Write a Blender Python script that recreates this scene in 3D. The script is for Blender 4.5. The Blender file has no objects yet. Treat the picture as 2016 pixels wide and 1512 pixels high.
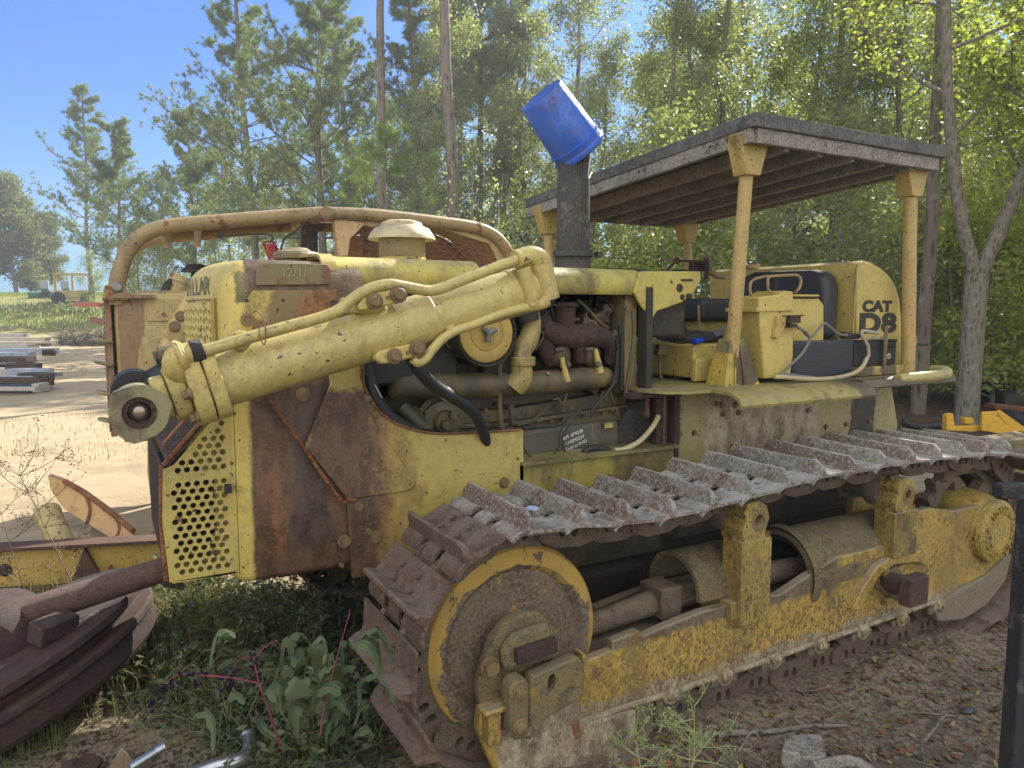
import bpy, bmesh, math, random
import numpy as np
from mathutils import Vector, Matrix, noise as mnoise
from mathutils.geometry import tessellate_polygon
random.seed(7); rng = np.random.default_rng(7)
SC = bpy.context.scene; COL = SC.collection
PI = math.pi; R = math.radians
V = Vector

# ---------------------------------------------------------------- camera
F_PX = 1450.0; PITCH = math.atan(146/1450); YAW = R(29.16); CAMH = 1.9
cF = V((math.sin(YAW)*math.cos(PITCH), math.cos(YAW)*math.cos(PITCH), -math.sin(PITCH)))
cR = V((math.cos(YAW), -math.sin(YAW), 0)); cU = cR.cross(cF)
cam_d = bpy.data.cameras.new('camera'); cam = bpy.data.objects.new('camera', cam_d); COL.objects.link(cam)
cam_d.sensor_width = 36; cam_d.lens = 36*F_PX/2016; cam_d.clip_end = 3000; cam_d.clip_start = 0.05
M = Matrix((cR, cU, -cF)).transposed().to_4x4(); M.translation = V((0, 0, CAMH)); cam.matrix_world = M
SC.camera = cam

def at(x, y, Y=None, X=None, Z=None):
    """measured point of the photograph, taken on a real plane of the place"""
    d = cF*F_PX + cR*(x-1008) + cU*(756-y); C = V((0, 0, CAMH))
    ax, v = (1, Y) if Y is not None else ((0, X) if X is not None else (2, Z))
    return C + d*((v-C[ax])/d[ax])
def pl(Y, *pts): return [(at(x, y, Y=Y).x, at(x, y, Y=Y).z) for x, y in pts]

# ---------------------------------------------------------------- mesh building
WL = {}
def wl(o): return WL.get(o.name, V((0, 0, 0))) if o else V((0, 0, 0))
def catmull(pts, n=6):
    pts = [V(p) for p in pts]
    if len(pts) < 3: return pts
    P = [pts[0]*2-pts[1]] + pts + [pts[-1]*2-pts[-2]]; out = []
    for i in range(1, len(P)-2):
        a, b, c, d = P[i-1:i+3]
        for k in range(n):
            t = k/n
            out.append(0.5*((2*b)+(c-a)*t+(2*a-5*b+4*c-d)*t*t+(3*b-a-3*c+d)*t**3))
    out.append(pts[-1]); return out
def fillet(pts, r=0.03, n=4):
    pts = [V(p) for p in pts]; out = [pts[0]]
    for i in range(1, len(pts)-1):
        p, q, s = pts[i-1], pts[i], pts[i+1]
        a = (p-q); b = (s-q); rr = min(r, a.length*.45, b.length*.45)
        A = q+a.normalized()*rr; B = q+b.normalized()*rr
        for k in range(n+1):
            t = k/n; out.append(A*(1-t)**2+q*2*t*(1-t)+B*t*t)
    out.append(pts[-1]); return out

class MB:
    def __init__(s): s.v = []; s.f = []; s.marks = []
    def mk(s): s.marks.append((len(s.v), len(s.f))); return s
    def add(s, vs, fs):
        o = len(s.v); s.v += [V(p) for p in vs]; s.f += [tuple(i+o for i in f) for f in fs]; return s
    def box(s, a, b, rot=None, piv=None):
        (x0, y0, z0), (x1, y1, z1) = a, b
        vs = [V(p) for p in [(x0,y0,z0),(x1,y0,z0),(x1,y1,z0),(x0,y1,z0),(x0,y0,z1),(x1,y0,z1),(x1,y1,z1),(x0,y1,z1)]]
        if rot is not None:
            c = V(piv) if piv is not None else (V(a)+V(b))/2
            vs = [c+rot@(p-c) for p in vs]
        return s.add(vs, [(0,3,2,1),(4,5,6,7),(0,1,5,4),(1,2,6,5),(2,3,7,6),(3,0,4,7)])
    def prism(s, out, lo, hi, axis='Y', holes=(), fn=None):
        loops = [list(out)]+[list(h) for h in holes]
        def mk(p, t):
            if axis == 'Y': q = (p[0], t, p[1])
            elif axis == 'Z': q = (p[0], p[1], t)
            else: q = (t, p[0], p[1])
            return fn(V(q)) if fn else V(q)
        flat = [p for l in loops for p in l]; n = len(flat)
        tris = tessellate_polygon([[V((p[0], p[1], 0)) for p in l] for l in loops])
        vs = [mk(p, lo) for p in flat]+[mk(p, hi) for p in flat]; fs = []
        if holes:
            for t in tris: fs.append(tuple(t)); fs.append(tuple(i+n for i in reversed(t)))
        else: fs += [tuple(range(n)), tuple(range(2*n-1, n-1, -1))]
        o = 0
        for l in loops:
            m = len(l)
            for i in range(m):
                j = (i+1) % m; fs.append((o+i, o+j, o+j+n, o+i+n))
            o += m
        return s.add(vs, fs)
    def tube(s, pts, r, n=10, caps=True, sm=0):
        pts = [V(p) for p in pts]
        if sm: pts = catmull(pts, sm)
        m = len(pts); rs = r if isinstance(r, (list, tuple)) else [r]*m
        if len(rs) != m: rs = list(np.interp(np.linspace(0, 1, m), np.linspace(0, 1, len(rs)), rs))
        t = (pts[1]-pts[0]).normalized(); up = V((0, 0, 1)) if abs(t.z) < .9 else V((1, 0, 0))
        u = (up-t*up.dot(t)).normalized(); vs = []; fs = []
        for i in range(m):
            d = (pts[min(i+1, m-1)]-pts[max(i-1, 0)])
            if d.length < 1e-9: d = t
            t = d.normalized(); u = (u-t*u.dot(t)).normalized(); w = t.cross(u)
            for k in range(n):
                a = 2*PI*k/n; vs.append(pts[i]+(u*math.cos(a)+w*math.sin(a))*rs[i])
        for i in range(m-1):
            for k in range(n):
                j = (k+1) % n; fs.append((i*n+k, i*n+j, (i+1)*n+j, (i+1)*n+k))
        if caps: fs += [tuple(range(n-1, -1, -1)), tuple(range((m-1)*n, m*n))]
        return s.add(vs, fs)
    def cyl(s, a, b, r, r2=None, n=24): return s.tube([a, b], [r, r if r2 is None else r2], n)
    def lathe(s, prof, o, ax=(0, 0, 1), n=32, a0=0, a1=2*PI):
        """prof: (radius, height) pairs turned about ax at o"""
        ax = V(ax).normalized(); o = V(o); up = V((0, 0, 1)) if abs(ax.z) < .9 else V((1, 0, 0))
        u = (up-ax*up.dot(ax)).normalized(); w = ax.cross(u); m = len(prof); full = abs(a1-a0-2*PI) < 1e-6
        N = n if full else n+1; vs = []; fs = []
        for k in range(N):
            a = a0+(a1-a0)*k/n
            for r, h in prof: vs.append(o+ax*h+(u*math.cos(a)+w*math.sin(a))*r)
        for k in range(n):
            j = (k+1) % N
            for i in range(m-1): fs.append((k*m+i, j*m+i, j*m+i+1, k*m+i+1))
        return s.add(vs, fs)
    def sph(s, c, r, n=10, sq=(1, 1, 1)):
        c = V(c); vs = []; fs = []; m = n//2
        for i in range(m+1):
            for k in range(n):
                a = PI*i/m; b = 2*PI*k/n
                vs.append(c+V((math.sin(a)*math.cos(b)*sq[0], math.sin(a)*math.sin(b)*sq[1], math.cos(a)*sq[2]))*r)
        for i in range(m):
            for k in range(n):
                j = (k+1) % n; fs.append((i*n+k, (i+1)*n+k, (i+1)*n+j, i*n+j))
        return s.add(vs, fs)
    def bolt(s, p, ax, r=.016, h=.012):
        s.mk(); p = V(p); ax = V(ax).normalized(); s.tube([p-ax*.004, p+ax*.004], r*1.35, 14); s.tube([p, p+ax*h], r, 6); return s
    def jitter(s, a, f=3.0):
        for p in s.v:
            q = mnoise.noise_vector(p*f); p += q*a
        return s
    def build(s, name, mat, parent=None, bev=0, ang=35, seg=2, local=False, weld=True):
        if len(s.marks) > 1 or (s.marks and s.marks[0][0] > 0):   # one object per piece
            mk = [m_ for m_ in s.marks]; mk = ([] if mk[0][0] == 0 else [(0, 0)])+mk+[(len(s.v), len(s.f))]; first = None
            for (a, fa), (b, fb) in zip(mk[:-1], mk[1:]):
                if b == a: continue
                q = MB(); q.v = s.v[a:b]; q.f = [tuple(i-a for i in f) for f in s.f[fa:fb]]; o = q.build(name, mat, parent, bev, ang, seg, local, weld); first = first or o
            return first
        me = bpy.data.meshes.new(name); o0 = V((0, 0, 0)) if local else wl(parent)
        bm = bmesh.new(); vv = [bm.verts.new(p-o0) for p in s.v]
        for f in s.f:
            try: bm.faces.new([vv[i] for i in f])
            except ValueError: pass
        if weld: bmesh.ops.remove_doubles(bm, verts=bm.verts, dist=1e-5)
        bmesh.ops.recalc_face_normals(bm, faces=bm.faces)
        for f in bm.faces: f.smooth = True
        bm.to_mesh(me); bm.free()
        me.set_sharp_from_angle(angle=R(ang))
        ob = bpy.data.objects.new(name, me); COL.objects.link(ob)
        if isinstance(mat, (list, tuple)):
            for m in mat: me.materials.append(m)
        else: me.materials.append(mat)
        if parent: ob.parent = parent
        WL[ob.name] = o0.copy()
        if bev:
            b = ob.modifiers.new('bevel', 'BEVEL'); b.width = bev; b.segments = seg; b.limit_method = 'ANGLE'; b.angle_limit = R(38); b.harden_normals = False
        return ob
def empty(name, loc, label, cat, group=None, rot=0):
    o = bpy.data.objects.new(name, None); COL.objects.link(o); o.location = loc; o.rotation_euler = (0, 0, rot); o.empty_display_size = .2
    WL[o.name] = V(loc); tag(o, label, cat, group); return o
def tag(o, label=None, cat=None, group=None, kind=None):
    if label: o['label'] = label
    if cat: o['category'] = cat
    if group: o['group'] = group
    if kind: o['kind'] = kind
    return o
def copy_tree(o, parent=None):
    c = o.copy(); COL.objects.link(c); WL[c.name] = wl(o)
    if parent: c.parent = parent
    for ch in list(o.children): copy_tree(ch, c)
    return c
def rotm(ax, deg): return Matrix.Rotation(R(deg), 3, ax)
def circ(cx, cy, r, n=12, ry=None, a0=0):
    return [(cx+r*math.cos(a0+2*PI*k/n), cy+(ry or r)*math.sin(a0+2*PI*k/n)) for k in range(n)]
def text_mesh(txt, size, name, mat, parent, M4, depth=.002, sp=1.0, bold=0):
    cu = bpy.data.curves.new('t', 'FONT'); cu.body = txt; cu.size = size; cu.extrude = depth; cu.align_x = 'CENTER'; cu.align_y = 'CENTER'; cu.space_character = sp; cu.offset = bold
    ob = bpy.data.objects.new('t', cu); COL.objects.link(ob)
    dg = bpy.context.evaluated_depsgraph_get(); me = bpy.data.meshes.new_from_object(ob.evaluated_get(dg)); me.transform(M4)
    me.transform(Matrix.Translation(-wl(parent))); me.name = name
    bpy.data.objects.remove(ob); o = bpy.data.objects.new(name, me); COL.objects.link(o); me.materials.clear(); me.materials.append(mat)
    if parent: o.parent = parent
    WL[o.name] = wl(parent).copy(); return o
# ---------------------------------------------------------------- materials
class N:
    """tiny node helper"""
    def __init__(s, name):
        s.m = bpy.data.materials.new(name); s.m.use_nodes = True; s.t = s.m.node_tree; s.t.nodes.clear()
        s.out = s.n('ShaderNodeOutputMaterial'); s.geo = s.n('ShaderNodeNewGeometry')
    def n(s, ty, **k):
        o = s.t.nodes.new(ty)
        for a, b in k.items(): setattr(o, a, b)
        return o
    def l(s, a, b): s.t.links.new(a, b)
    def setin(s, sock, v):
        if hasattr(v, 'is_output') or isinstance(v, bpy.types.NodeSocket): s.l(v, sock)
        else: sock.default_value = v
    def pos(s, scale=(1, 1, 1)):
        m = s.n('ShaderNodeVectorMath', operation='MULTIPLY'); s.l(s.geo.outputs['Position'], m.inputs[0]); m.inputs[1].default_value = scale; return m.outputs[0]
    def noise(s, sc=5, det=5, rough=.6, scale=(1, 1, 1), vec=None, dist=0):
        o = s.n('ShaderNodeTexNoise'); s.l(vec or s.pos(scale), o.inputs['Vector']); o.inputs['Scale'].default_value = sc; o.inputs['Detail'].default_value = det
        o.inputs['Roughness'].default_value = rough; o.inputs['Distortion'].default_value = dist; return o.outputs['Fac']
    def vor(s, sc=5, scale=(1, 1, 1), out='Distance', feat='F1'):
        o = s.n('ShaderNodeTexVoronoi'); o.feature = feat; s.l(s.pos(scale), o.inputs['Vector']); o.inputs['Scale'].default_value = sc; return o.outputs[out]
    def ramp(s, f, a, b, lo=0., hi=1.):
        o = s.n('ShaderNodeMapRange'); o.interpolation_type = 'SMOOTHSTEP'; s.l(f, o.inputs[0]); o.inputs[1].default_value = a; o.inputs[2].default_value = b; o.inputs[3].default_value = lo; o.inputs[4].default_value = hi; return o.outputs[0]
    def math(s, op, a, b=0., c=None):
        o = s.n('ShaderNodeMath', operation=op); s.setin(o.inputs[0], a); s.setin(o.inputs[1], b)
        if c is not None: s.setin(o.inputs[2], c)
        o.use_clamp = op in ('ADD', 'SUBTRACT', 'MULTIPLY') and c is None; return o.outputs[0]
    def math3(s, a, b):
        o = s.n('ShaderNodeMath', operation='ADD'); s.l(a, o.inputs[0]); o.inputs[1].default_value = b; return o.outputs[0]
    def mix(s, f, a, b, bl='MIX'):
        o = s.n('ShaderNodeMix', data_type='RGBA', blend_type=bl); s.setin(o.inputs[0], f)
        for k, v in ((6, a), (7, b)):
            if isinstance(v, tuple): o.inputs[k].default_value = (*v, 1) if len(v) == 3 else v
            else: s.l(v, o.inputs[k])
        return o.outputs[2]
    def xyz(s, vec=None):
        o = s.n('ShaderNodeSeparateXYZ'); s.l(vec or s.geo.outputs['Position'], o.inputs[0]); return o.outputs
    def bsdf(s, col, rough=.6, metal=0., bump=None, bs=.3, bd=.01, spec=.5, coat=0):
        b = s.n('ShaderNodeBsdfPrincipled')
        if isinstance(col, tuple): b.inputs['Base Color'].default_value = (*col, 1)
        else: s.l(col, b.inputs['Base Color'])
        s.setin(b.inputs['Roughness'], rough); s.setin(b.inputs['Metallic'], metal); b.inputs['Specular IOR Level'].default_value = spec
        if bump is not None:
            u = s.n('ShaderNodeBump'); u.inputs['Strength'].default_value = bs; u.inputs['Distance'].default_value = bd; s.l(bump, u.inputs['Height']); s.l(u.outputs[0], b.inputs['Normal'])
        s.l(b.outputs[0], s.out.inputs[0]); return b
    def zone(s, x=None, y=None, z=None, soft=.06, nz=.12, sc=4, scale=(1, 1, 1)):
        """patch of wear or painted shade with a shape of its own, in place coordinates, ragged edge"""
        P = s.xyz(); nn = s.noise(sc, 6, .65, scale); nn2 = s.noise(sc*9, 6, .75); off0 = s.n('ShaderNodeMath', operation='MULTIPLY_ADD'); s.l(nn2, off0.inputs[0]); off0.inputs[1].default_value = .6*nz; off0.inputs[2].default_value = -.3*nz; off = s.n('ShaderNodeMath', operation='MULTIPLY_ADD'); s.l(nn, off.inputs[0]); off.inputs[1].default_value = 2.6*nz; s.l(s.math3(off0.outputs[0], -1.3*nz), off.inputs[2]); soft = soft*.35
        r = None
        for k, iv in enumerate((x, y, z)):
            if iv is None: continue
            p = s.n('ShaderNodeMath', operation='ADD'); s.l(P[k], p.inputs[0]); s.l(off.outputs[0], p.inputs[1])
            f = s.math('MULTIPLY', s.ramp(p.outputs[0], iv[0]-soft, iv[0]+soft), s.ramp(p.outputs[0], iv[1]-soft, iv[1]+soft, 1, 0))
            r = f if r is None else s.math('MULTIPLY', r, f)
        return r

YEL = (.57, .405, .095); YEL2 = (.46, .345, .12); RUST = (.12, .045, .02); RUST2 = (.25, .10, .035); GRIME = (.045, .038, .028); SAND = (.36, .29, .19)
def paint(name, base=YEL, base2=YEL2, rust=.35, grime=.35, dust=.3, sc=1., rough=.5, spots=.5, streak=.3, zones=(), algae=0, rz=None, pit=0):
    """old machine paint: fading, chips to rust, oily film, settled dust. zones: (kwargs, colour, strength)"""
    n = N(name)
    c = n.mix(n.noise(2.2*sc, 4), base, base2)
    c = n.mix(n.ramp(n.noise(11*sc, 3), .45, .75, 0, .35), c, tuple(x*.72 for x in base))
    g = n.noise(3.1*sc, 8, .68, (1, 1, .55)); gf = n.ramp(g, .62-.28*grime, .80-.22*grime, 0, .88)
    if grime > 0: c = n.mix(gf, c, GRIME)
    if streak > 0: c = n.mix(n.ramp(n.noise(9*sc, 4, .6, (1, 1, .07)), .52, .78, 0, streak), c, (.13, .085, .035))
    c = n.mix(n.math('MULTIPLY', n.ramp(n.noise(24*sc, 9, .8), .44, .62), n.ramp(n.noise(2.0*sc, 5, .6), .3, .7, .15, .7)), c, n.mix(.62, c, (.14, .115, .07)))
    if algae: c = n.mix(n.ramp(n.noise(2.6, 6, .7), .45, .7, 0, algae), c, (.13, .15, .045))
    for kw, colr, st in zones:
        vv = n.mix(n.ramp(n.noise(13, 7, .72, (1, 1, .5)), .36, .64), tuple(q*.5 for q in colr), tuple(min(1, q*1.45) for q in colr)); vv = n.mix(n.ramp(n.noise(60, 4, .8), .52, .62, 0, .45), vv, tuple(min(1, q*2.1) for q in colr)); c = n.mix(n.math('MULTIPLY', n.zone(**kw), st), c, vv)
    rn = n.noise(6.5*sc, 9, .72); rf = n.ramp(rn, .70-.25*rust, .735-.25*rust)
    rc = n.mix(n.noise(26*sc, 4), RUST, RUST2)
    if rust > 0: c = n.mix(rf, c, rc)
    if spots > 0:
        sp = n.ramp(n.noise(34*sc, 3, .5), .69-.04*spots, .72-.04*spots); c = n.mix(sp, c, (.06, .035, .02))
    if pit:
        pn = n.noise(48*sc, 7, .85, (1, 1, .6)); c = n.mix(n.math('MULTIPLY', n.ramp(pn, .47, .54), n.ramp(n.noise(4*sc, 5, .65), .35, .60, .45*pit, pit)), c, (.085, .055, .028))
        c = n.mix(n.ramp(n.noise(1.7*sc, 7, .7, (1, 1, .7)), .48, .66, 0, .75*pit), c, (.20, .135, .05))
    nz_ = n.xyz(n.geo.outputs['Normal'])[2]
    df = n.math('MULTIPLY', n.ramp(nz_, .45, .95), n.ramp(n.noise(4.5*sc, 6, .7), .62-.4*dust, .85-.4*dust))
    if dust > 0: c = n.mix(n.math('MULTIPLY', df, .85), c, (.30, .25, .17))
    ro = n.math('ADD', n.math('MULTIPLY', rf, .3) if rust > 0 else 0., n.ramp(n.noise(14*sc, 4), .3, .7, rough-.08, rough+.12))
    c = n.mix(n.ramp(n.noise(150, 3, .7), .45, .75, 0, .22), c, (.10, .08, .05))
    h = n.n('ShaderNodeMath', operation='MULTIPLY_ADD'); n.l(rf if rust > 0 else rn, h.inputs[0]); h.inputs[1].default_value = -.4; n.l(n.noise(60*sc, 5, .7), h.inputs[2]); h2 = n.n('ShaderNodeMath', operation='MULTIPLY_ADD'); n.l(n.noise(3.5, 3, .5), h2.inputs[0]); h2.inputs[1].default_value = 5.; n.l(h.outputs[0], h2.inputs[2])
    n.bsdf(c, ro, 0, h2.outputs[0], .45, .005); return n.m
def crust(name, c1, c2, c3, sc=1., rough=.85, up=None, upf=.7, bs=.7, bd=.012, metal=0, spotc=None, rnd=None):
    """pitted / caked surface of three mixed tones; up = what has settled on its upper faces, plus painted sky sheen for shoe_grey"""
    n = N(name); c = n.mix(n.ramp(n.noise(3*sc, 7, .7), .38, .62), c1, c2); c = n.mix(n.ramp(n.noise(9*sc, 8, .75), .5, .66), c, c3)
    if rnd:
        oi = n.n('ShaderNodeObjectInfo').outputs['Random']; c = n.mix(n.ramp(oi, .25, .95, 0, .55), c, rnd); c = n.mix(n.ramp(n.math('ABSOLUTE', n.math3(oi, -.5)), .2, .5, 0, .3), c, tuple(q*.5 for q in c3))
    if spotc: c = n.mix(n.math('MULTIPLY', n.ramp(n.noise(7*sc, 8, .8), .52, .57, 0, .9), n.ramp(n.noise(1.8*sc, 4, .6), .42, .60)), c, spotc)
    c = n.mix(n.ramp(n.noise(48*sc, 5, .85), .50, .60, 0, .6), c, tuple(min(1, q*1.75) for q in c2)); c = n.mix(n.ramp(n.noise(30*sc, 6, .8), .55, .62, 0, .7), c, tuple(q*.45 for q in c3))
    if up:
        z = n.xyz(n.geo.outputs['Normal'])[2]; c = n.mix(n.math('MULTIPLY', n.ramp(z, .3, .9), n.ramp(n.noise(5*sc, 7, .7), .35, .62, 0, upf)), c, up)
    h = n.math('MULTIPLY_ADD', n.noise(12*sc, 8, .8), .6, n.noise(70*sc, 5, .8)); n.bsdf(c, rough, metal, h, bs, bd); return n.m
def plain(name, c, rough=.5, metal=0., var=.25, sc=8, bs=.15):
    n = N(name); k = n.mix(n.noise(sc, 5), tuple(x*(1-var) for x in c), tuple(min(1, x*(1+var)) for x in c)); n.bsdf(k, rough, metal, n.noise(sc*6, 4), bs, .004); return n.m
def leafmat(name, c1, c2, tr=.45, rough=.45, sc=.5, spec=.3):
    n = N(name); ri = n.geo.outputs['Random Per Island']; c = n.mix(ri, c1, c2); c = n.mix(n.ramp(n.noise(sc, 3), .35, .65, 0, .4), c, tuple(x*1.35 for x in c2))
    b = n.n('ShaderNodeBsdfPrincipled'); n.l(c, b.inputs['Base Color']); b.inputs['Roughness'].default_value = rough; b.inputs['Specular IOR Level'].default_value = spec
    t = n.n('ShaderNodeBsdfTranslucent'); tc = n.mix(1., c, (1.25, 1.35, .55), 'MULTIPLY'); n.l(tc, t.inputs[0])
    mx = n.n('ShaderNodeMixShader'); mx.inputs[0].default_value = tr; n.l(b.outputs[0], mx.inputs[1]); n.l(t.outputs[0], mx.inputs[2]); n.l(mx.outputs[0], n.out.inputs[0]); return n.m
def bark(name, c1, c2, sc=1.):
    n = N(name); v = n.vor(7*sc, (1, 1, .22)); c = n.mix(n.ramp(v, .05, .5), c1, c2); c = n.mix(n.ramp(n.noise(2.5*sc, 6, .7), .5, .7), c, tuple(x*1.5 for x in c2))
    n.bsdf(c, .9, 0, v, .9, .03, .2); return n.m

Mt = {}
Mt['yel'] = paint('yellow_paint', rust=.12, grime=.10, dust=.25, spots=.35, streak=.12)
Mt['cyl'] = paint('cylinder_paint', (.56, .445, .14), (.47, .385, .145), rust=.03, grime=.16, dust=.25, spots=.45, streak=.25, rough=.42, pit=.18)
Mt['yel_old'] = paint('worn_yellow_paint', (.52, .38, .085), (.42, .33, .11), rust=.42, grime=.32, dust=.5, spots=.8, streak=.45)
Mt['hood'] = paint('hood_paint', (.52, .42, .09), (.46, .38, .10), rust=.10, grime=.42, dust=.3, streak=.2, algae=.25, spots=.5)
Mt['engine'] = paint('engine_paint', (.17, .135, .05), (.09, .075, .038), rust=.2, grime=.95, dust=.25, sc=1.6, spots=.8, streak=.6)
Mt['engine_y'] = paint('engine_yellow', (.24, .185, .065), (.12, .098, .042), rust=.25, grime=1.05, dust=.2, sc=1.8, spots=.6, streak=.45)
Mt['grease'] = crust('engine_grease', (.022, .020, .018), (.045, .038, .028), (.07, .055, .03), 2., .6)
Mt['rustcast'] = crust('rusted_casting', (.036, .024, .019), (.062, .040, .029), (.024, .018, .016), 2.2, .85, spotc=(.15, .07, .045))
Mt['shoe'] = crust('track_steel', (.16, .098, .068), (.24, .165, .12), (.085, .05, .036), 2.4, .8, (.34, .30, .25), .6, spotc=(.30, .17, .10), metal=0, bs=1., bd=.015, rnd=(.26, .14, .085))
Mt['shoe_grey'] = crust('track_steel_grey', (.30, .28, .245), (.39, .37, .33), (.16, .11, .075), 1.2, .72, (.54, .53, .49), .9, spotc=(.21, .11, .065), metal=0, bs=1., bd=.015, rnd=(.21, .135, .09))  # pale tone holds dust and painted sky sheen of the top run
Mt['link'] = crust('track_link', (.10, .075, .055), (.16, .125, .085), (.07, .05, .035), 3., .85, (.28, .235, .16), .6, spotc=(.16, .085, .04))
Mt['mud'] = crust('caked_sand', (.30, .255, .175), (.36, .30, .21), (.24, .20, .13), 3., .95, (.40, .34, .24), .6, bs=1.0, bd=.02)
Mt['roller'] = crust('roller_mud', (.17, .14, .095), (.24, .195, .13), (.11, .085, .055), 4., .9, (.30, .25, .17), .6, bs=1.0)
Mt['frame'] = paint('frame_paint', (.52, .34, .055), (.42, .29, .08), rust=.40, grime=.30, dust=.8, spots=1.1, streak=.45, sc=1.3, pit=.8, zones=[(dict(z=(-1, .30), soft=.05, nz=.08), (.30, .255, .175), .9), (dict(x=(1.75, 3.2), z=(.505, .70), soft=.04, nz=.03), (.12, .10, .075), .9)])
Mt['rubber'] = plain('black_rubber', (.022, .022, .023), .55, sc=14)
Mt['black'] = plain('black_steel', (.018, .018, .019), .6)
Mt['bolt'] = paint('bolt_steel', (.26, .18, .07), (.12, .075, .04), rust=.5, grime=.3, sc=4, dust=.1)
Mt['rust'] = crust('rust', RUST, RUST2, (.07, .035, .025), 2., .85, (.27, .16, .10), .5, spotc=(.30, .14, .055))
Mt['drumrust'] = crust('drum_rust', (.042, .026, .023), (.062, .037, .030), (.024, .018, .017), 2.5, .6, (.11, .062, .042), .5, spotc=(.12, .055, .03), bs=1.)
Mt['chrome'] = plain('chrome', (.75, .77, .80), .18, 1., .1)
Mt['white'] = plain('white_mark', (.75, .73, .68), .7)
# ================================================================ the near bulldozer
YC = 3.61
def mirror(y): return 2*YC-y
DZ = empty('bulldozer', (2.6, YC, 0), 'near yellow crawler tractor with flat board canopy, rust stained radiator side and lift cylinder', 'bulldozer')

# ---- track running gear
IX, IZ, SX, SZ, RP = 1.37, .60, 4.60, .57, .44
def track_path():
    P = []; m = 60
    for k in range(m): # top, rear to front
        t = k/m; x = SX+(IX-SX)*t; z = (SZ+RP)*(1-t)+(IZ+RP)*t
        z += .04*math.sin(PI*min(1, max(0, (x-2.55)/2.05)))+(-.045*math.sin(PI*(x-IX)/1.18) if x < 2.55 else 0)
        P.append((x, z))
    for k in range(41): a = PI/2+PI*k/40; P.append((IX+RP*math.cos(a), IZ+RP*math.sin(a)))
    for k in range(1, m): t = k/m; P.append((IX+(SX-IX)*t, (IZ-RP)*(1-t)+(SZ-RP)*t-.075*min(1, 2.2*math.sin(PI*t))))
    for k in range(41): a = -PI/2+PI*k/40; P.append((SX+RP*math.cos(a), SZ+RP*math.sin(a)))
    P = np.array(P); P = np.vstack([P, P[:1]]); s = np.concatenate([[0], np.cumsum(np.linalg.norm(np.diff(P, axis=0), axis=1))]); return P, s
PATH, PS = track_path(); NSH = round(PS[-1]/.2286); PIT = PS[-1]/NSH
def on_path(s): s %= PS[-1]; return V((np.interp(s, PS, PATH[:, 0]), 0, np.interp(s, PS, PATH[:, 1])))
W2 = .28
def shoe_mesh(nm, mat):
    m = MB()
    prof = [(0,.050),(0,.062),(.06,.063),(.10,.064),(.118,.068),(.132,.080),(.138,.104),(.141,.126),(.150,.135),(.160,.133),(.167,.120),(.170,.090),(.178,.069)]
    low = [(.172,.054),(.02,.050)]
    flap = [(.176,.068),(.200,.064),(.222,.052),(.236,.036),(.231,.028),(.214,.042),(.194,.052),(.172,.054)]
    def ext(poly, y0, y1, top0=1, top1=1):
        n = len(poly); g = lambda p, k: (p[0], .064+(p[1]-.064)*k if p[1] > .064 else p[1])
        vs = [V((g(p, top0)[0], y0, g(p, top0)[1])) for p in poly]+[V((g(p, top1)[0], y1, g(p, top1)[1])) for p in poly]
        m.add(vs, [tuple(range(n)), tuple(range(2*n-1, n-1, -1))]+[(i, (i+1) % n, (i+1) % n+n, i+n) for i in range(n)])
    body = prof+low
    ext(body, -W2, -W2+.012, .35, .72); ext(body, -W2+.012, -W2+.04, .72, 1); ext(body, -W2+.04, -.08, 1, .96); ext(body, -.08, .12, .96, 1.03); ext(body, .12, W2-.03, 1.03, 1); ext(body, W2-.03, W2, 1, .55)
    ys = [-W2, -.105, -.060, .050, .095, W2]
    for a, b in ((0, 1), (2, 3), (4, 5)): ext(flap, ys[a], ys[b])
    for t in (.045, .105):
        for y in (-.075, .085): m.tube([(t, y, .060), (t, y, .080)], .016, 6)
    o = m.build(nm, mat, None, local=True); return o.data, o
def link_mesh():
    m = MB()
    def side(y0, y1, off):
        out = [(-.03,-.012),(-.022,-.038),(0,-.05),(.05,-.068),(.17,-.068),(.22,-.05),(.25,-.036),(.258,-.01),(.25,.02),(.22,.048),(.0,.048),(-.022,.025)]
        holes = [circ(.085, .0, .017, 10, .026), circ(.145, .0, .017, 10, .026)]
        m.prism(out, y0+off, y1+off, 'Y', holes)
    for s in (-1, 1):
        side(s*.105-.02, s*.105+.02, 0)
        m.tube([(0, s*.13, 0), (0, s*.07, 0)], .034, 12)
    m.tube([(0, -.1, 0), (0, .1, 0)], .03, 10)
    o = m.build('track_link', Mt['link'], None, local=True); return o.data, o
for q in ('shoe', 'shoe_grey'):
    globals()['D_'+q], tmp = shoe_mesh('track_shoe', Mt[q]); bpy.data.objects.remove(tmp)
D_link, tmp = link_mesh(); bpy.data.objects.remove(tmp)
def place_track(yc):
    r2 = random.Random(5)
    for i in range(NSH):
        a = on_path(i*PIT+.10); b = on_path((i+1)*PIT+.10); t = (b-a).normalized(); n = V((t.z, 0, -t.x)); nn = n if (a-V(((IX+SX)/2, 0, .58))).dot(n) > 0 else -n
        tw = r2.uniform(-.02, .02) if a.z > 1 else 0
        Mx = Matrix((t, V((0, 1, 0)), nn)).transposed()@Matrix.Rotation(tw, 3, 'X')
        Mx = Mx.to_4x4(); Mx.translation = a+V((0, yc, 0))-wl(DZ)
        o = bpy.data.objects.new('track_shoe', D_shoe_grey if (a.z > .95 and 1.45 < a.x < 5) else D_shoe); COL.objects.link(o); o.parent = DZ; o.matrix_local = Mx
        l = bpy.data.objects.new('track_link', D_link); COL.objects.link(l); l.parent = o
        if i % 2: l.location = (0, .012, 0)
place_track(2.55); place_track(mirror(2.55))

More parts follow.
